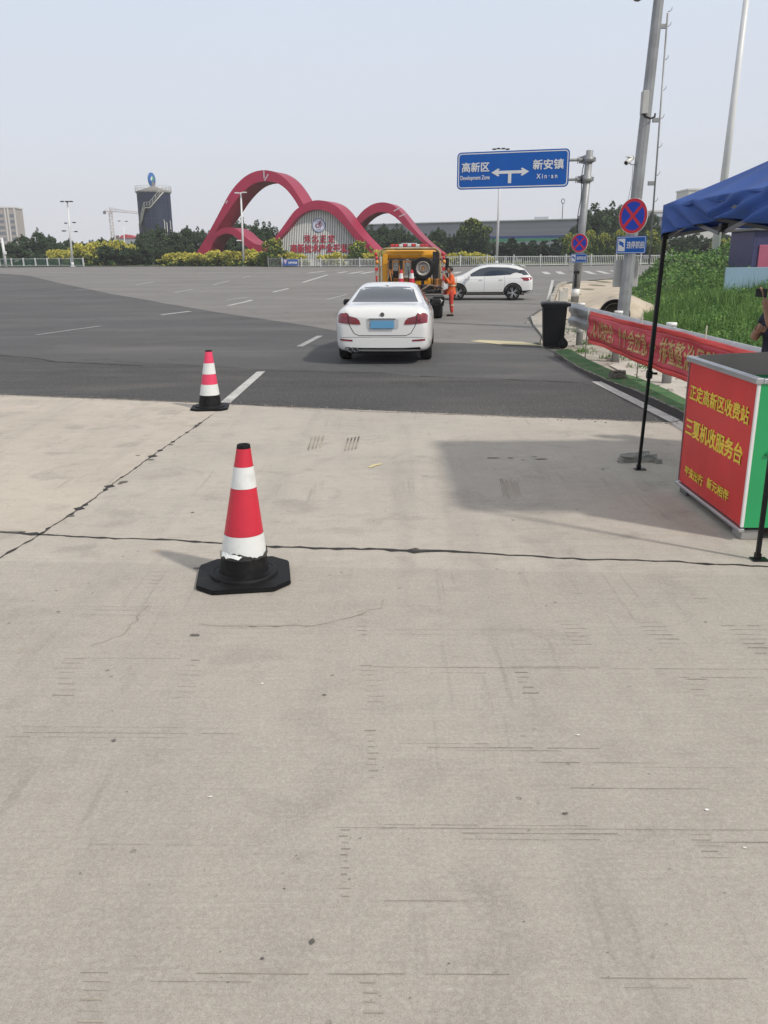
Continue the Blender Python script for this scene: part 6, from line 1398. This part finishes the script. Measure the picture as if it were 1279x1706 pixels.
q = D(943, 366, 172); am = empty('antenna_mast', (q.x, 176, hz + 1.4), 0, 'thin antenna mast standing on the roof of the grey industrial hall', 'mast')
h_ = D(943, 338, 176).z - hz - 1.4; b = MB(); b.cyl((0, 0, -.2), (0, 0, h_), .08, .06, n=6); b.build('mast', M_DARKM, am)
b = MB(); b.tube([(.3 * math.cos(a * .5) , 0, h_ + .3 + .45 * math.sin(a * .5)) for a in range(13)], .07, 5); b.build('loop_antenna', M_DARKM, am)
for (u0, u1, v, Y, lb_, colr) in ((1086, 1116, 353, 240, 'distant pale building block just right of the tall octagonal pole', (.40, .41, .43)), (1147, 1200, 316.5, 300, 'distant tall pale grey building peeking over the blue tent roof', (.50, .50, .49))):
    a, c = D(u0, v, Y), D(u1, v, Y); e = empty('distant_building', (a.x, Y, 1.1), 0, lb_, 'building'); h = a.z - 1.1
    b = MB(); b.box(((c.x - a.x) / 2, 6, h / 2), (c.x - a.x, 12, h)); b.build('wall', mat('far_wall' + str(u0), colr, .8, var=.05), e)
    b = MB(); b.box(((c.x - a.x) / 2, 6, h + .15), (c.x - a.x + .6, 12.6, .5)); b.build('parapet', mat('far_parapet', (.58, .58, .57), .8), e)
    for k in range(3):
        for j in range(3): b = MB(); b.box(((c.x - a.x) * (.2 + .3 * k), -.02, h * (.45 + .17 * j)), (1.2, .1, 1.2)); b.build('window', M_WIN, e)

# fences
M_FW = mat('white_fence_paint', (.58, .59, .59), .5, var=.1, vs=1)
def picket_fence(pts, n_posts, h, gap, label, col=M_FW, base=True):
    e = empty('picket_fence', (pts[0][0], pts[0][1], gz(pts[0][1])), 0, label, 'fence')
    seg = [0]
    for a, c in zip(pts, pts[1:]): seg.append(seg[-1] + math.dist(a, c))
    def at(s):
        j = min(len(pts) - 2, max(k for k in range(len(seg)) if seg[k] <= s + 1e-6)); f = (s - seg[j]) / (seg[j + 1] - seg[j])
        x = pts[j][0] + (pts[j + 1][0] - pts[j][0]) * f; y = pts[j][1] + (pts[j + 1][1] - pts[j][1]) * f; return Vector((x - pts[0][0], y - pts[0][1], gz(y) - gz(pts[0][1])))
    T = seg[-1]
    for k in range(n_posts): p = at(T * k / (n_posts - 1)); b = MB(); b.box(p + Vector((0, -.02, h / 2 + .03)), (.12, .12, h + .06), bev=.01); b.box(p + Vector((0, -.02, h + .08)), (.16, .16, .04)); b.build('post', col, e)
    b = MB()
    for zz in (h * .12, h * .90):
        for k in range(n_posts - 1): a, c = at(T * k / (n_posts - 1)), at(T * (k + 1) / (n_posts - 1)); b.box((a + c) / 2 + Vector((0, 0, zz)), ((c - a).length, .04, .06), rot=Matrix.Rotation(math.atan2((c - a).y, (c - a).x), 3, 'Z'))
    b.build('rails', col, e)
    b = MB(); nn = int(T / gap)
    for k in range(nn): p = at(T * (k + .5) / nn); b.box(p + Vector((0, 0, h * .52)), (.045, .03, h * .86))
    b.build('pickets', col, e)
    if base:
        b = MB(); 
        for k in range(n_posts - 1): a, c = at(T * k / (n_posts - 1)), at(T * (k + 1) / (n_posts - 1)); b.box((a + c) / 2 + Vector((0, 0, .0)), ((c - a).length, .16, .10), rot=Matrix.Rotation(math.atan2((c - a).y, (c - a).x), 3, 'Z'))
        b.build('footing', M_TRIM, e)
    return e
fx = lambda u, Y: D(u, 440, Y).x
picket_fence([(fx(470, 94.9), 94.9), (fx(632, 93.4), 93.4)], 6, .88, .155, 'white picket fence in front of the slatted wall, left of the truck')
picket_fence([(fx(634, 93.3), 93.3), (fx(900, 93.0), 93.0), (fx(1085, 95), 95), (fx(1300, 98), 98)], 17, 1.08, .20, 'long white picket fence running behind the crossover and the signs')
picket_fence([(fx(447, 95.2), 95.2), (fx(469, 95.0), 95.0)], 2, 1.0, .16, 'short dark grey picket fence section left of the blue notice', mat('dark_fence_paint', (.16, .17, .17), .6), False)
q = D(471, 440, 94.5); w_ = D(496, 440, 94.5).x - q.x
nb = empty('notice_plate', (q.x, 94.6, gz(94.6)), 0, 'small blue notice plate with white triangle hung on the white picket fence', 'sign')
b = MB(); b.box((w_ / 2, 0, .48), (w_, .03, .66), bev=.008); b.build('panel', mat('notice_blue', (.03, .09, .32), .5), nb)
b = MB(); b.prism([(.08, -.017, .74), (.46, -.017, .74), (.27, -.017, .30)], (0, -.006, 0)); b.build('triangle', mat('triangle_pink', (.62, .45, .52), .5), nb)
text('立即停车检查', w_ * .60, .22, M_SWHT, nb, 'lettering', (w_ * .65, -.019, .46), (1, 0, 0), (0, 0, 1), .03, .003)
# low green mesh fence at left
e = empty('mesh_fence', (fx(-40, 103.5), 103.5, gz(103.5)), 0, 'low green mesh fence with white posts at the far left behind the asphalt', 'fence'); x0 = fx(-40, 103.5); Lf = fx(139, 103.5) - x0
for k in range(10): b = MB(); b.box((Lf * k / 9, 0, .48), (.14, .14, 1.0), bev=.01); b.build('post', M_FW, e)
b = MB(); b.box((Lf / 2, 0, .88), (Lf, .05, .07)); b.box((Lf / 2, 0, .12), (Lf, .05, .05)); b.build('rails', mat('pale_green_rail', (.36, .42, .40), .5), e)
b = MB()
for k in range(int(Lf / .12)): b.box((.12 * k, .02, .5), (.035, .02, .76))
for k in range(6): b.box((Lf / 2, .03, .18 + k * .13), (Lf, .015, .03))
b.build('mesh_panel', mat('green_mesh', (.035, .10, .075), .6), e)
b = MB(); b.box((Lf / 2, 0, .02), (Lf, .2, .10)); b.build('footing', M_TRIM, e)

# booth and boards at right
q = D(1250, 445, 36); bt = empty('booth', (q.x, 36, 0), 0, 'dark indigo booth with a pink panel beyond the weeds at the right edge', 'booth')
b = MB(); b.box((1.8, 1.2, 1.4), (3.6, 2.4, 2.8), bev=.02); b.build('wall', mat('indigo_panel', (.045, .045, .13), .5, var=.1), bt); b = MB(); b.box((1.8, 1.2, 2.86), (3.9, 2.7, .12), bev=.02); b.build('roof', M_GREYM, bt)
b = MB(); b.box((1.6, -.03, 1.5), (2.7, .04, 1.5), bev=.015); b.build('pink_panel', mat('pink_panel', (.42, .10, .17), .5, var=.05), bt)
b = MB(); b.box((3.3, -.03, 1.2), (.5, .04, 2.0)); b.build('door', M_GREYM, bt)
a = D(1209, 446, 31); b = MB(); b.box((3.6, 0, .78), (7.2, .06, 1.5), bev=.008); o = b.build('board', mat('pale_blue_board', (.24, .37, .47), .5, var=.05, vs=1), None, (a.x, 31, a.z - 1.53)); o.rotation_euler = (0, R(-.3), 0)
tag(o, 'large plain pale blue board standing in tall grass below the booth', 'board')
b = MB(); 
for x_ in (.05, 2.4, 4.8, 7.15): b.box((x_, .07, .7), (.06, .06, 1.6))
b.build('stiffener', M_GREYM, o)
# ================================================================== VEGETATION
def leaf_mat(name, a, c, rough=.75, sc=.7):
    m, t, n, b = node_mat(name); q = NB(t); o = q.tc()
    col = q.mix(q.rng(q.noise(o, sc, 3), .35, .65), a, c); col = q.mix(q.rng(q.noise(o, sc * 9, 2), .4, .7, 0, .6), col, tuple(x * 1.5 for x in c))
    t.links.new(col, b.inputs['Base Color']); b.inputs['Roughness'].default_value = rough; b.inputs['Specular IOR Level'].default_value = .3
    return m
L_DARK = leaf_mat('dark_leaves', (.028, .050, .026), (.045, .075, .034)); L_MID = leaf_mat('mid_green_leaves', (.045, .085, .032), (.075, .125, .040))
L_PINE = leaf_mat('blue_green_leaves', (.022, .045, .030), (.035, .062, .038)); L_YG = leaf_mat('yellow_green_leaves', (.17, .22, .035), (.26, .30, .05)); L_GOLD = leaf_mat('golden_leaves', (.50, .45, .07), (.66, .58, .13))
L_WEED = leaf_mat('weed_leaves', (.036, .092, .024), (.100, .200, .050)); L_LIGHT = leaf_mat('light_weed_leaves', (.12, .21, .05), (.18, .28, .07)); L_GRASS = leaf_mat('tall_grass_blades', (.042, .108, .024), (.092, .178, .042))
M_BARK = mat('grey_brown_bark', (.10, .08, .06), .9, var=.3, vs=5)
def leaves_mesh(name, blobs, n, size, mats, seed, pick=None, up=.2):
    rg = np.random.default_rng(seed); vol = np.array([b_[3] * b_[4] * b_[5] for b_ in blobs]) ** (2 / 3); cnt = np.maximum(20, (n * vol / vol.sum()).astype(int))
    C = []
    for b_, k in zip(blobs, cnt):
        d = rg.normal(size=(k, 3)); d /= np.linalg.norm(d, axis=1)[:, None]; r = rg.uniform(.35, 1.0, k) ** .45 * (1 + .14 * np.sin(d[:, 0] * 7 + b_[0]) * np.sin(d[:, 2] * 6 + b_[1] * 3))
        C.append(np.array(b_[:3]) + d * r[:, None] * np.array(b_[3:6]))
    C = np.concatenate(C); C = C[C[:, 2] > .03]; k = len(C)
    a = rg.normal(size=(k, 3)); a[:, 2] += up; a /= np.linalg.norm(a, axis=1)[:, None]; q = rg.normal(size=(k, 3)); u = np.cross(a, q); u /= np.linalg.norm(u, axis=1)[:, None]; v = np.cross(a, u)
    s = size * rg.uniform(.55, 1.4, k)[:, None]
    V = np.stack([C - u * s, C - v * s * .55, C + u * s, C + v * s * .55], 1).reshape(-1, 3)
    me = bpy.data.meshes.new(name); me.vertices.add(len(V)); me.vertices.foreach_set('co', V.ravel()); me.loops.add(k * 4); me.loops.foreach_set('vertex_index', np.arange(k * 4)); me.polygons.add(k); me.polygons.foreach_set('loop_start', np.arange(k) * 4); me.polygons.foreach_set('loop_total', np.full(k, 4))
    for m in mats: me.materials.append(m)
    if pick is not None: me.polygons.foreach_set('material_index', pick(C, rg).astype(np.int32))
    me.update(); me.validate(); return me
def mk_tree(name, label, cat, H, blobs, n, size, mats, seed, pick, group, trunk=True, tr=.12):
    e = empty(name, (0, 0, -500), 0, label, cat, group)
    mobj('crown', leaves_mesh('crown', blobs, n, size, mats, seed, pick), None, e)
    b = MB(); r = random.Random(seed); th = H * .5
    b.tube([(0, 0, -.1), (r.uniform(-.1, .1), 0, th * .5), (r.uniform(-.2, .2), r.uniform(-.1, .1), th), (r.uniform(-.2, .2), 0, H * .8)], [tr, tr * .8, tr * .55, tr * .15], 8)
    for k in range(5 if trunk else 3):
        a = r.uniform(0, 6.28); z = H * r.uniform(.25, .5); L = H * r.uniform(.18, .32); b.tube([(0, 0, z), (math.cos(a) * L * .5, math.sin(a) * L * .5, z + L * .4), (math.cos(a) * L, math.sin(a) * L, z + L * .9)], [tr * .45, tr * .3, tr * .1], 6)
    b.build('trunk' if trunk else 'stem', M_BARK, e); return e
def rblobs(seed, H, W, k, zlo=.25, cone_=False):
    r = random.Random(seed); out = []
    for i in range(k):
        f = r.random(); z = H * (zlo + (1 - zlo) * f * .88); env = (1 - f * .85) if cone_ else math.sin(math.pi * min(1, .22 + f * .72)) ** .7
        a = r.uniform(0, 6.28); rad = W / 2 * env * r.uniform(.2, .95); s = W * .5 * r.uniform(.13, .36) * (.6 + .5 * env)
        out.append((rad * math.cos(a), rad * math.sin(a), z, s, s, s * r.uniform(.6, .9)))
    for i in range(k // 2):
        a = r.uniform(0, 6.28); rr_ = W / 2 * math.sqrt(r.random()) * .85; s = W * r.uniform(.03, .07); out.append((rr_ * math.cos(a), rr_ * math.sin(a), H * (.98 - .45 * (rr_ / W * 2) ** 2) * r.uniform(.86, 1.04) * (1 if not cone_ else .6), s, s, s * 1.6))
    out.append((0, 0, H * .5, W * .22, W * .22, H * .3)); return out
top_pick = lambda thr, soft: (lambda C, rg: ((C[:, 2] / C[:, 2].max() + rg.normal(size=len(C)) * soft) > thr))
G_T = 'dark trees beyond the far road edge'; G_S = 'golden shrubs along the far road edge'
protoD = [mk_tree('broadleaf_tree', 'x', 'tree', 6, rblobs(s, 6, 5.2, 44, .08), 9000, .15, [L_DARK, L_MID], s, lambda C, rg: rg.random(len(C)) < .18, G_T) for s in (1, 2, 3)]
protoB = [mk_tree('broadleaf_tree', 'x', 'tree', 5, rblobs(s, 5, 4.4, 34, .05), 7500, .14, [L_DARK, L_YG], s, lambda C, rg: (C[:, 2] / 5 + rg.normal(size=len(C)) * .25) > 1.05, G_T) for s in (4, 5)]
protoC = [mk_tree('conical_tree', 'x', 'tree', 4, rblobs(s, 4, 2.6, 18, .05, True), 5000, .12, [L_PINE, L_DARK], s, lambda C, rg: rg.random(len(C)) < .3, G_T) for s in (6, 7)]
protoG = [mk_tree('golden_shrub', 'x', 'shrub', 1.8, rblobs(s, 1.8, 2.8, 26, .06), 5200, .10, [L_MID, L_GOLD, L_YG], s, lambda C, rg: np.where((C[:, 2] / 1.8 + rg.normal(size=len(C)) * .22) > .42, np.where(rg.random(len(C)) < .7, 1, 2), np.where(rg.random(len(C)) < .3, 2, 0)), G_S, False, .06) for s in (8, 9, 10)]
protoY = [mk_tree('golden_rain_tree', 'x', 'tree', 3, rblobs(s, 3, 3.0, 30, .10), 6000, .11, [L_MID, L_GOLD, L_YG], s, lambda C, rg: np.where((C[:, 2] / 3 + rg.normal(size=len(C)) * .22) > .80, np.where(rg.random(len(C)) < .35, 1, 2), np.where(rg.random(len(C)) < .22, 2, 0)), 'yellow-green trees near the gateway', True, .07) for s in (11, 12)]
protoL = [mk_tree('clipped_bush', 'x', 'shrub', .7, rblobs(s, .7, 1.1, 8, .1), 1500, .06, [L_MID, L_WEED], s, lambda C, rg: rg.random(len(C)) < .4, 'small round bushes at the far kerb', False, .03) for s in (13,)]
used = set(); rt = random.Random(77)
def plant(protos, u, vtop, Y, wpx, H0, W0, label, group=None, name=None):
    i = rt.randrange(len(protos)); p = protos[i]
    e = p if id(p) not in used else copy_tree(p)
    used.add(id(p)); z = gz(Y) if Y < 150 else 1.1
    q = D(u, vtop, Y); h = q.z - z; e.location = (q.x, Y, z - .02); wd = wpx / 1463 * Y
    e.scale = (wd / W0, wd / W0, h / H0); e.rotation_euler.z = rt.uniform(0, 6.28); e['label'] = label
    if group: e['group'] = group
    return e
# (u, v_top, Y, width px)
NAMES = []
def where(u):
    for lim, s in ((60, 'under the beige apartment block'), (130, 'behind the low green fence'), (235, 'just left of the blue tank'), (330, 'below the blue tank'), (470, 'framed by the tall left arch'), (600, 'behind the slatted wall'), (710, 'seen through the right arch'), (840, 'below the direction sign'), (960, 'in front of the grey hall'), (1060, 'between the two sign poles'), (1120, 'just left of the blue tent'), (1300, 'seen under the blue tent')):
        if u < lim: return s
ordn = ['', 'one more ', 'third ', 'fourth ', 'fifth ', 'sixth ', 'seventh ']; cnt_ = {}
def uniq(kind, u, vt):
    w = where(u); k = cnt_.get((kind, w), 0); cnt_[(kind, w)] = k + 1
    return ['first', 'second', 'third', 'fourth', 'fifth', 'sixth', 'seventh', 'eighth', 'ninth', 'tenth'][k] + ' ' + kind + ' from the left ' + w
TR = sorted([(-14, 400, 118, 60), (14, 403, 118, 46), (38, 391, 121, 44), (62, 383, 116, 34), (80, 391, 122, 34), (93, 402, 114, 34), (112, 398, 124, 40), (134, 403, 116, 40), (152, 402, 122, 36), (172, 396, 126, 34), (188, 398, 124, 36), (222, 404, 124, 36),
      (243, 384, 114, 46), (262, 377, 120, 60), (286, 384, 113, 60), (308, 377, 118, 44), (330, 381, 121, 46), (354, 388, 116, 50),
      (378, 388, 120, 46), (402, 367, 122, 52), (425, 371, 119, 38), (446, 373, 123, 46), (470, 385, 119, 40), (372, 400, 114, 50), (410, 402, 113, 56), (440, 400, 114, 46),
      (612, 378, 121, 46), (636, 374, 119, 44), (662, 376, 122, 44), (682, 386, 116, 40), (704, 392, 119, 40), (728, 379, 121, 44), (748, 392, 117, 36), (650, 396, 113, 60), (700, 404, 112, 50),
      (992, 344, 116, 74), (1022, 341, 119, 76), (1048, 352, 122, 60), (975, 372, 117, 50), (1084, 352, 118, 40), (1005, 385, 112, 60), (1045, 392, 112, 50), (1130, 392, 112, 50), (1160, 388, 114, 50), (1200, 388, 113, 60), (1080, 385, 114, 50), (1240, 385, 116, 60), (1285, 380, 116, 60)])
for u, v, Y, w in TR: plant(protoD, u, v, Y, w * 1.08, 6, 5.2, uniq('dark bushy tree', u, v))
for u, v, Y, w in sorted([(786, 361, 112, 56), (806, 374, 110, 44), (768, 376, 111, 36), (940, 392, 110, 40), (958, 388, 110, 40), (720, 400, 108, 40)]): plant(protoB, u, v, Y, w, 5, 4.4, uniq('mid green loose tree', u, v))
for u, v, Y, w in [(853, 388, 109, 46), (872, 397, 110, 40), (888, 393, 109, 44), (906, 397, 110, 46), (926, 395, 109, 46), (836, 400, 110, 36)]: plant(protoC, u, v, Y, w, 4, 2.6, uniq('dark conical tree', u, v))
for u, v, Y, w in sorted([(178, 408, 106, 46), (206, 410, 106, 50), (224, 414, 107, 36), (242, 404, 107, 34), (274, 410, 108, 50), (300, 404, 109, 46)]): plant(protoD, u, v, Y, w * 1.1, 6, 5.2, uniq('low dark rounded tree', u, v))
for u, v, Y, w in sorted([(112, 415, 108, 26), (132, 406, 109, 40), (154, 404, 110, 44), (176, 401, 111, 34), (197, 402, 111, 44), (218, 407, 110, 30), (88, 414, 109, 26)]): plant(protoG, u, v, Y, w * 1.1, 1.8, 2.8, uniq('tall golden-topped shrub', u, v))
for u, v, Y, w in sorted([(282, 423, 102.6, 30), (300, 421, 102.4, 34), (320, 422, 102.2, 30), (338, 421, 101.4, 32), (357, 418, 101, 34), (375, 417, 100.6, 34), (394, 420, 100.2, 30), (414, 416, 100, 36), (432, 419, 99, 34), (446, 424, 98, 26), (482, 421, 96.6, 34), (500, 424, 96.6, 26), (540, 425, 95.8, 28), (560, 421, 95.8, 32), (620, 421, 95.4, 34), (640, 415, 95.4, 40), (752, 423, 96, 26), (772, 420, 96, 36), (792, 421, 96, 34), (808, 425, 96, 30)]): plant(protoG, u, v - 1, Y, w * 1.3, 1.8, 2.8, uniq('golden shrub', u, v))
for u, v, Y, w in sorted([(456, 394, 97.2, 44), (600, 399, 96.6, 48), (948, 385, 108, 26), (984, 381, 108, 34), (1007, 386, 108, 34), (1034, 380, 107, 36), (1056, 390, 107, 30), (1086, 380, 107, 40), (1104, 388, 108, 30), (1205, 395, 106, 46), (1236, 396, 106, 46), (970, 396, 107, 30)]): plant(protoY, u, v, Y, w, 3, 3.0, uniq('yellow-green small tree', u, v))
for u, v, Y, w in sorted([(92, 439, 104.8, 12), (185, 433, 104.8, 12), (149, 439, 104.8, 14), (273, 440, 103.4, 12), (300, 440, 102.8, 14), (338, 439, 101, 16), (244, 440, 104.2, 16), (322, 440, 101.6, 14), (356, 440, 100.6, 14)]): plant(protoL, u, v, Y, w, .7, 1.1, uniq('tiny kerbside bush', u, v))
for p in protoD + protoB + protoC + protoG + protoY + protoL:
    if id(p) not in used:
        for k in kids(p): bpy.data.objects.remove(k)
        bpy.data.objects.remove(p)
# green verge behind the far road
vg = MB(); 
sheet('far_verge', [(-120, 108), (-36, 104.25), (-16, 100.25), (-2.3, 94.7), (8, 93.3), (23, 94.6), (36, 97.6), (130, 101.1), (130, 190), (-120, 190)], .03, mat('rough_grass_soil', (.055, .075, .03), .95, col2=(.11, .125, .055), vs=.8, bump=.6, bs=5))
# weed bank behind the guardrail
def bank_h(x, y):
    xl = np.interp(y, [9, 14, 20, 26, 30, 36, 42, 50, 60, 75], [5.3, 5.4, 6.2, 8.2, 9.2, 10.3, 11.6, 14.8, 19.5, 30])
    ed = np.clip((x - xl) / 2.2, 0, 1) ** .7; b_ = np.interp(y, [9, 16, 24, 30, 36, 44, 52, 62, 75], [.10, .14, .28, .45, .95, 1.20, .95, .6, .3])
    n_ = .16 * np.sin(x * 1.3 + y * .5) + .14 * np.sin(x * .6 - y * 1.1) + .09 * np.sin(x * 2.7 + y * 1.9)
    mound = 1.0 * np.exp(-((x - 17.3) / 1.7) ** 2 - ((y - 43) / 2.5) ** 2) + .55 * np.exp(-((x - 14.2) / 1.0) ** 2 - ((y - 44) / 3) ** 2) + .35 * np.exp(-((x - 12.4) / .9) ** 2 - ((y - 38) / 3) ** 2)
    gzz = np.clip((y - 38) * .016, 0, 1.1)
    return gzz + ed * (b_ + n_ * b_ + mound), ed, xl
vb = MB()
def bank(i, j):
    y = 9 + 62 * j ** 1.3; xl = np.interp(y, [9, 14, 20, 26, 30, 36, 42, 50, 60, 75], [5.3, 5.4, 6.2, 8.2, 9.2, 10.3, 11.6, 14.8, 19.5, 30]); x = xl - .3 + 34 * i ** 1.5
    h, ed, _ = bank_h(x, y); return (x, y, float(h) - .06)
vb.grid(bank, 90, 110); vb.build('grassy_bank', mat('weedy_soil', (.035, .055, .02), .95, col2=(.06, .09, .03), vs=2, bump=.6, bs=8), kind='structure')
def scatter_weeds(name, N, size, ylo, yhi, mats, seed, label, up, tall=0.0, xw=22, pw=(.84, .16), cat='weeds'):
    rg = np.random.default_rng(seed); y = rg.uniform(ylo, yhi, N * 2); xl = np.interp(y, [9, 14, 20, 26, 30, 36, 42, 50, 60, 75], [5.3, 5.4, 6.2, 8.2, 9.2, 10.3, 11.6, 14.8, 19.5, 30]); x = xl - .25 + xw * rg.random(N * 2) ** 1.25
    ok = np.sin(x * 1.9 + seed) * np.sin(y * 1.3 + x * .7) + rg.random(N * 2) * 1.2 > .0; x, y = x[ok][:N], y[ok][:N]; h, ed, _ = bank_h(x, y); n = len(x)
    if tall > 0:
        # blades: narrow tapering quads
        L = tall * rg.uniform(.5, 1.2, n) * (.35 + .65 * np.clip((y - 10) / 14, 0, 1)) * (.6 + .4 * ed); a = rg.uniform(0, 6.28, n); lean_ = rg.normal(size=(n, 2)) * .22 * L[:, None]
        B_ = np.stack([x, y, h - .05], 1); T_ = B_ + np.stack([lean_[:, 0], lean_[:, 1], L], 1); wv = np.stack([np.cos(a), np.sin(a), 0 * a], 1) * (size * rg.uniform(.6, 1.3, n))[:, None]; M_ = (B_ + T_) / 2 + np.stack([-lean_[:, 0] * .15, -lean_[:, 1] * .15, L * .05], 1)
        V = np.stack([B_ - wv, B_ + wv, M_ + wv * .8, M_ - wv * .8, T_], 1).reshape(-1, 3); idx = np.arange(n)[:, None] * 5; F = np.concatenate([idx + np.array([0, 1, 2, 3]), idx + np.array([3, 2, 4, 4])], 1)
        me = bpy.data.meshes.new(name); me.from_pydata(V.tolist(), [], [tuple(f[:4]) for f in F.tolist()] + [tuple(f[4:7]) for f in F.tolist()])
        for m in mats: me.materials.append(m)
        mi = (rg.random(n) > pw[0]).astype(np.int32); me.polygons.foreach_set('material_index', np.concatenate([mi, mi]))
    else:
        cl = np.maximum(0, np.sin(x * 2.3 + np.sin(y * 1.7) * 1.5) * np.sin(y * 1.1 + x * .9)); C = np.stack([x, y, h + (rg.uniform(-.05, .14, n) + .32 * cl * rg.random(n)) * (.4 + ed)], 1); a = rg.normal(size=(n, 3)); a[:, 2] += up; a[:, 1] -= .4; a /= np.linalg.norm(a, axis=1)[:, None]; q = rg.normal(size=(n, 3)); u = np.cross(a, q); u /= np.linalg.norm(u, axis=1)[:, None]; v = np.cross(a, u); s = size * rg.uniform(.5, 1.4, n)[:, None] * (.7 + y[:, None] / 60)
        V = np.stack([C - u * s, C - v * s * .6, C + u * s, C + v * s * .6], 1).reshape(-1, 3); me = bpy.data.meshes.new(name); me.from_pydata(V.tolist(), [], (np.arange(n)[:, None] * 4 + np.arange(4)).tolist())
        for m in mats: me.materials.append(m)
        me.polygons.foreach_set('material_index', (rg.random(n) > pw[0]).astype(np.int32))
    return mobj(name, me) if not label else tag(mobj(name, me), label, cat, None, 'stuff')
scatter_weeds('bank_weeds', 95000, .046, 27, 66, [L_WEED, L_LIGHT], 3, 'dense leafy green creepers covering the bank behind the guardrail', .9)
scatter_weeds('low_weeds', 95000, .026, 10, 34, [L_WEED, L_LIGHT], 4, 'leafy low weeds among the tall grass behind the guardrail', .7, xw=16)
scatter_weeds('tall_grass', 60000, .007, 10.5, 33, [L_GRASS, L_LIGHT], 5, 'tall green grass growing behind the guardrail up to the pale blue board', 0, tall=.50, xw=17, pw=(.85, .15), cat='grass')
scatter_weeds('tall_stalks', 3200, .008, 13, 36, [L_GRASS, L_LIGHT], 8, 'sparse taller weed stalks rising above the grass behind the guardrail', 0, tall=.78, xw=18, pw=(.5, .5))
# few tufts on the rubbly verge
tb = []; rg = np.random.default_rng(9)
for cx, cy in ((4.05, 17.2), (4.5, 14.6), (4.6, 18.8), (4.35, 16.0), (4.9, 12.6), (5.2, 20), (5.4, 24), (4.75, 11.2), (6.3, 27), (5.0, 22)):
    for k in range(70): tb.append((cx + rg.normal() * .12, cy + rg.normal() * .16, rg.uniform(.03, .15)))
tb = np.array(tb); n = len(tb); a = rg.uniform(0, 6.28, n); w_ = np.stack([np.cos(a), np.sin(a), 0 * a], 1) * .012; B_ = np.stack([tb[:, 0], tb[:, 1], 0 * a - .01], 1); T_ = B_ + np.stack([rg.normal(size=n) * .05, rg.normal(size=n) * .05, tb[:, 2]], 1)
me = bpy.data.meshes.new('weed_tufts'); me.from_pydata(np.stack([B_ - w_, B_ + w_, T_], 1).reshape(-1, 3).tolist(), [], (np.arange(n)[:, None] * 3 + np.arange(3)).tolist()); me.materials.append(L_WEED); tag(mobj('weed_tufts', me), 'thin weed tufts growing in the rubble behind the red banner', 'weeds', None, 'stuff')
# ================================================================== HAZE
hz_ = bpy.data.materials.new('haze'); hz_.use_nodes = True; t = hz_.node_tree; t.nodes.clear()
ov = t.nodes.new('ShaderNodeOutputMaterial'); pv = t.nodes.new('ShaderNodeVolumePrincipled'); pv.inputs['Color'].default_value = (.93, .95, 1, 1); pv.inputs['Density'].default_value = .0006
t.links.new(pv.outputs[0], ov.inputs['Volume'])
b = MB(); b.box((0, 260, 24), (1044, 764, 58)); tag(b.build('haze', hz_), 'pale daylight haze filling the air over the whole site', 'haze', None, 'stuff')
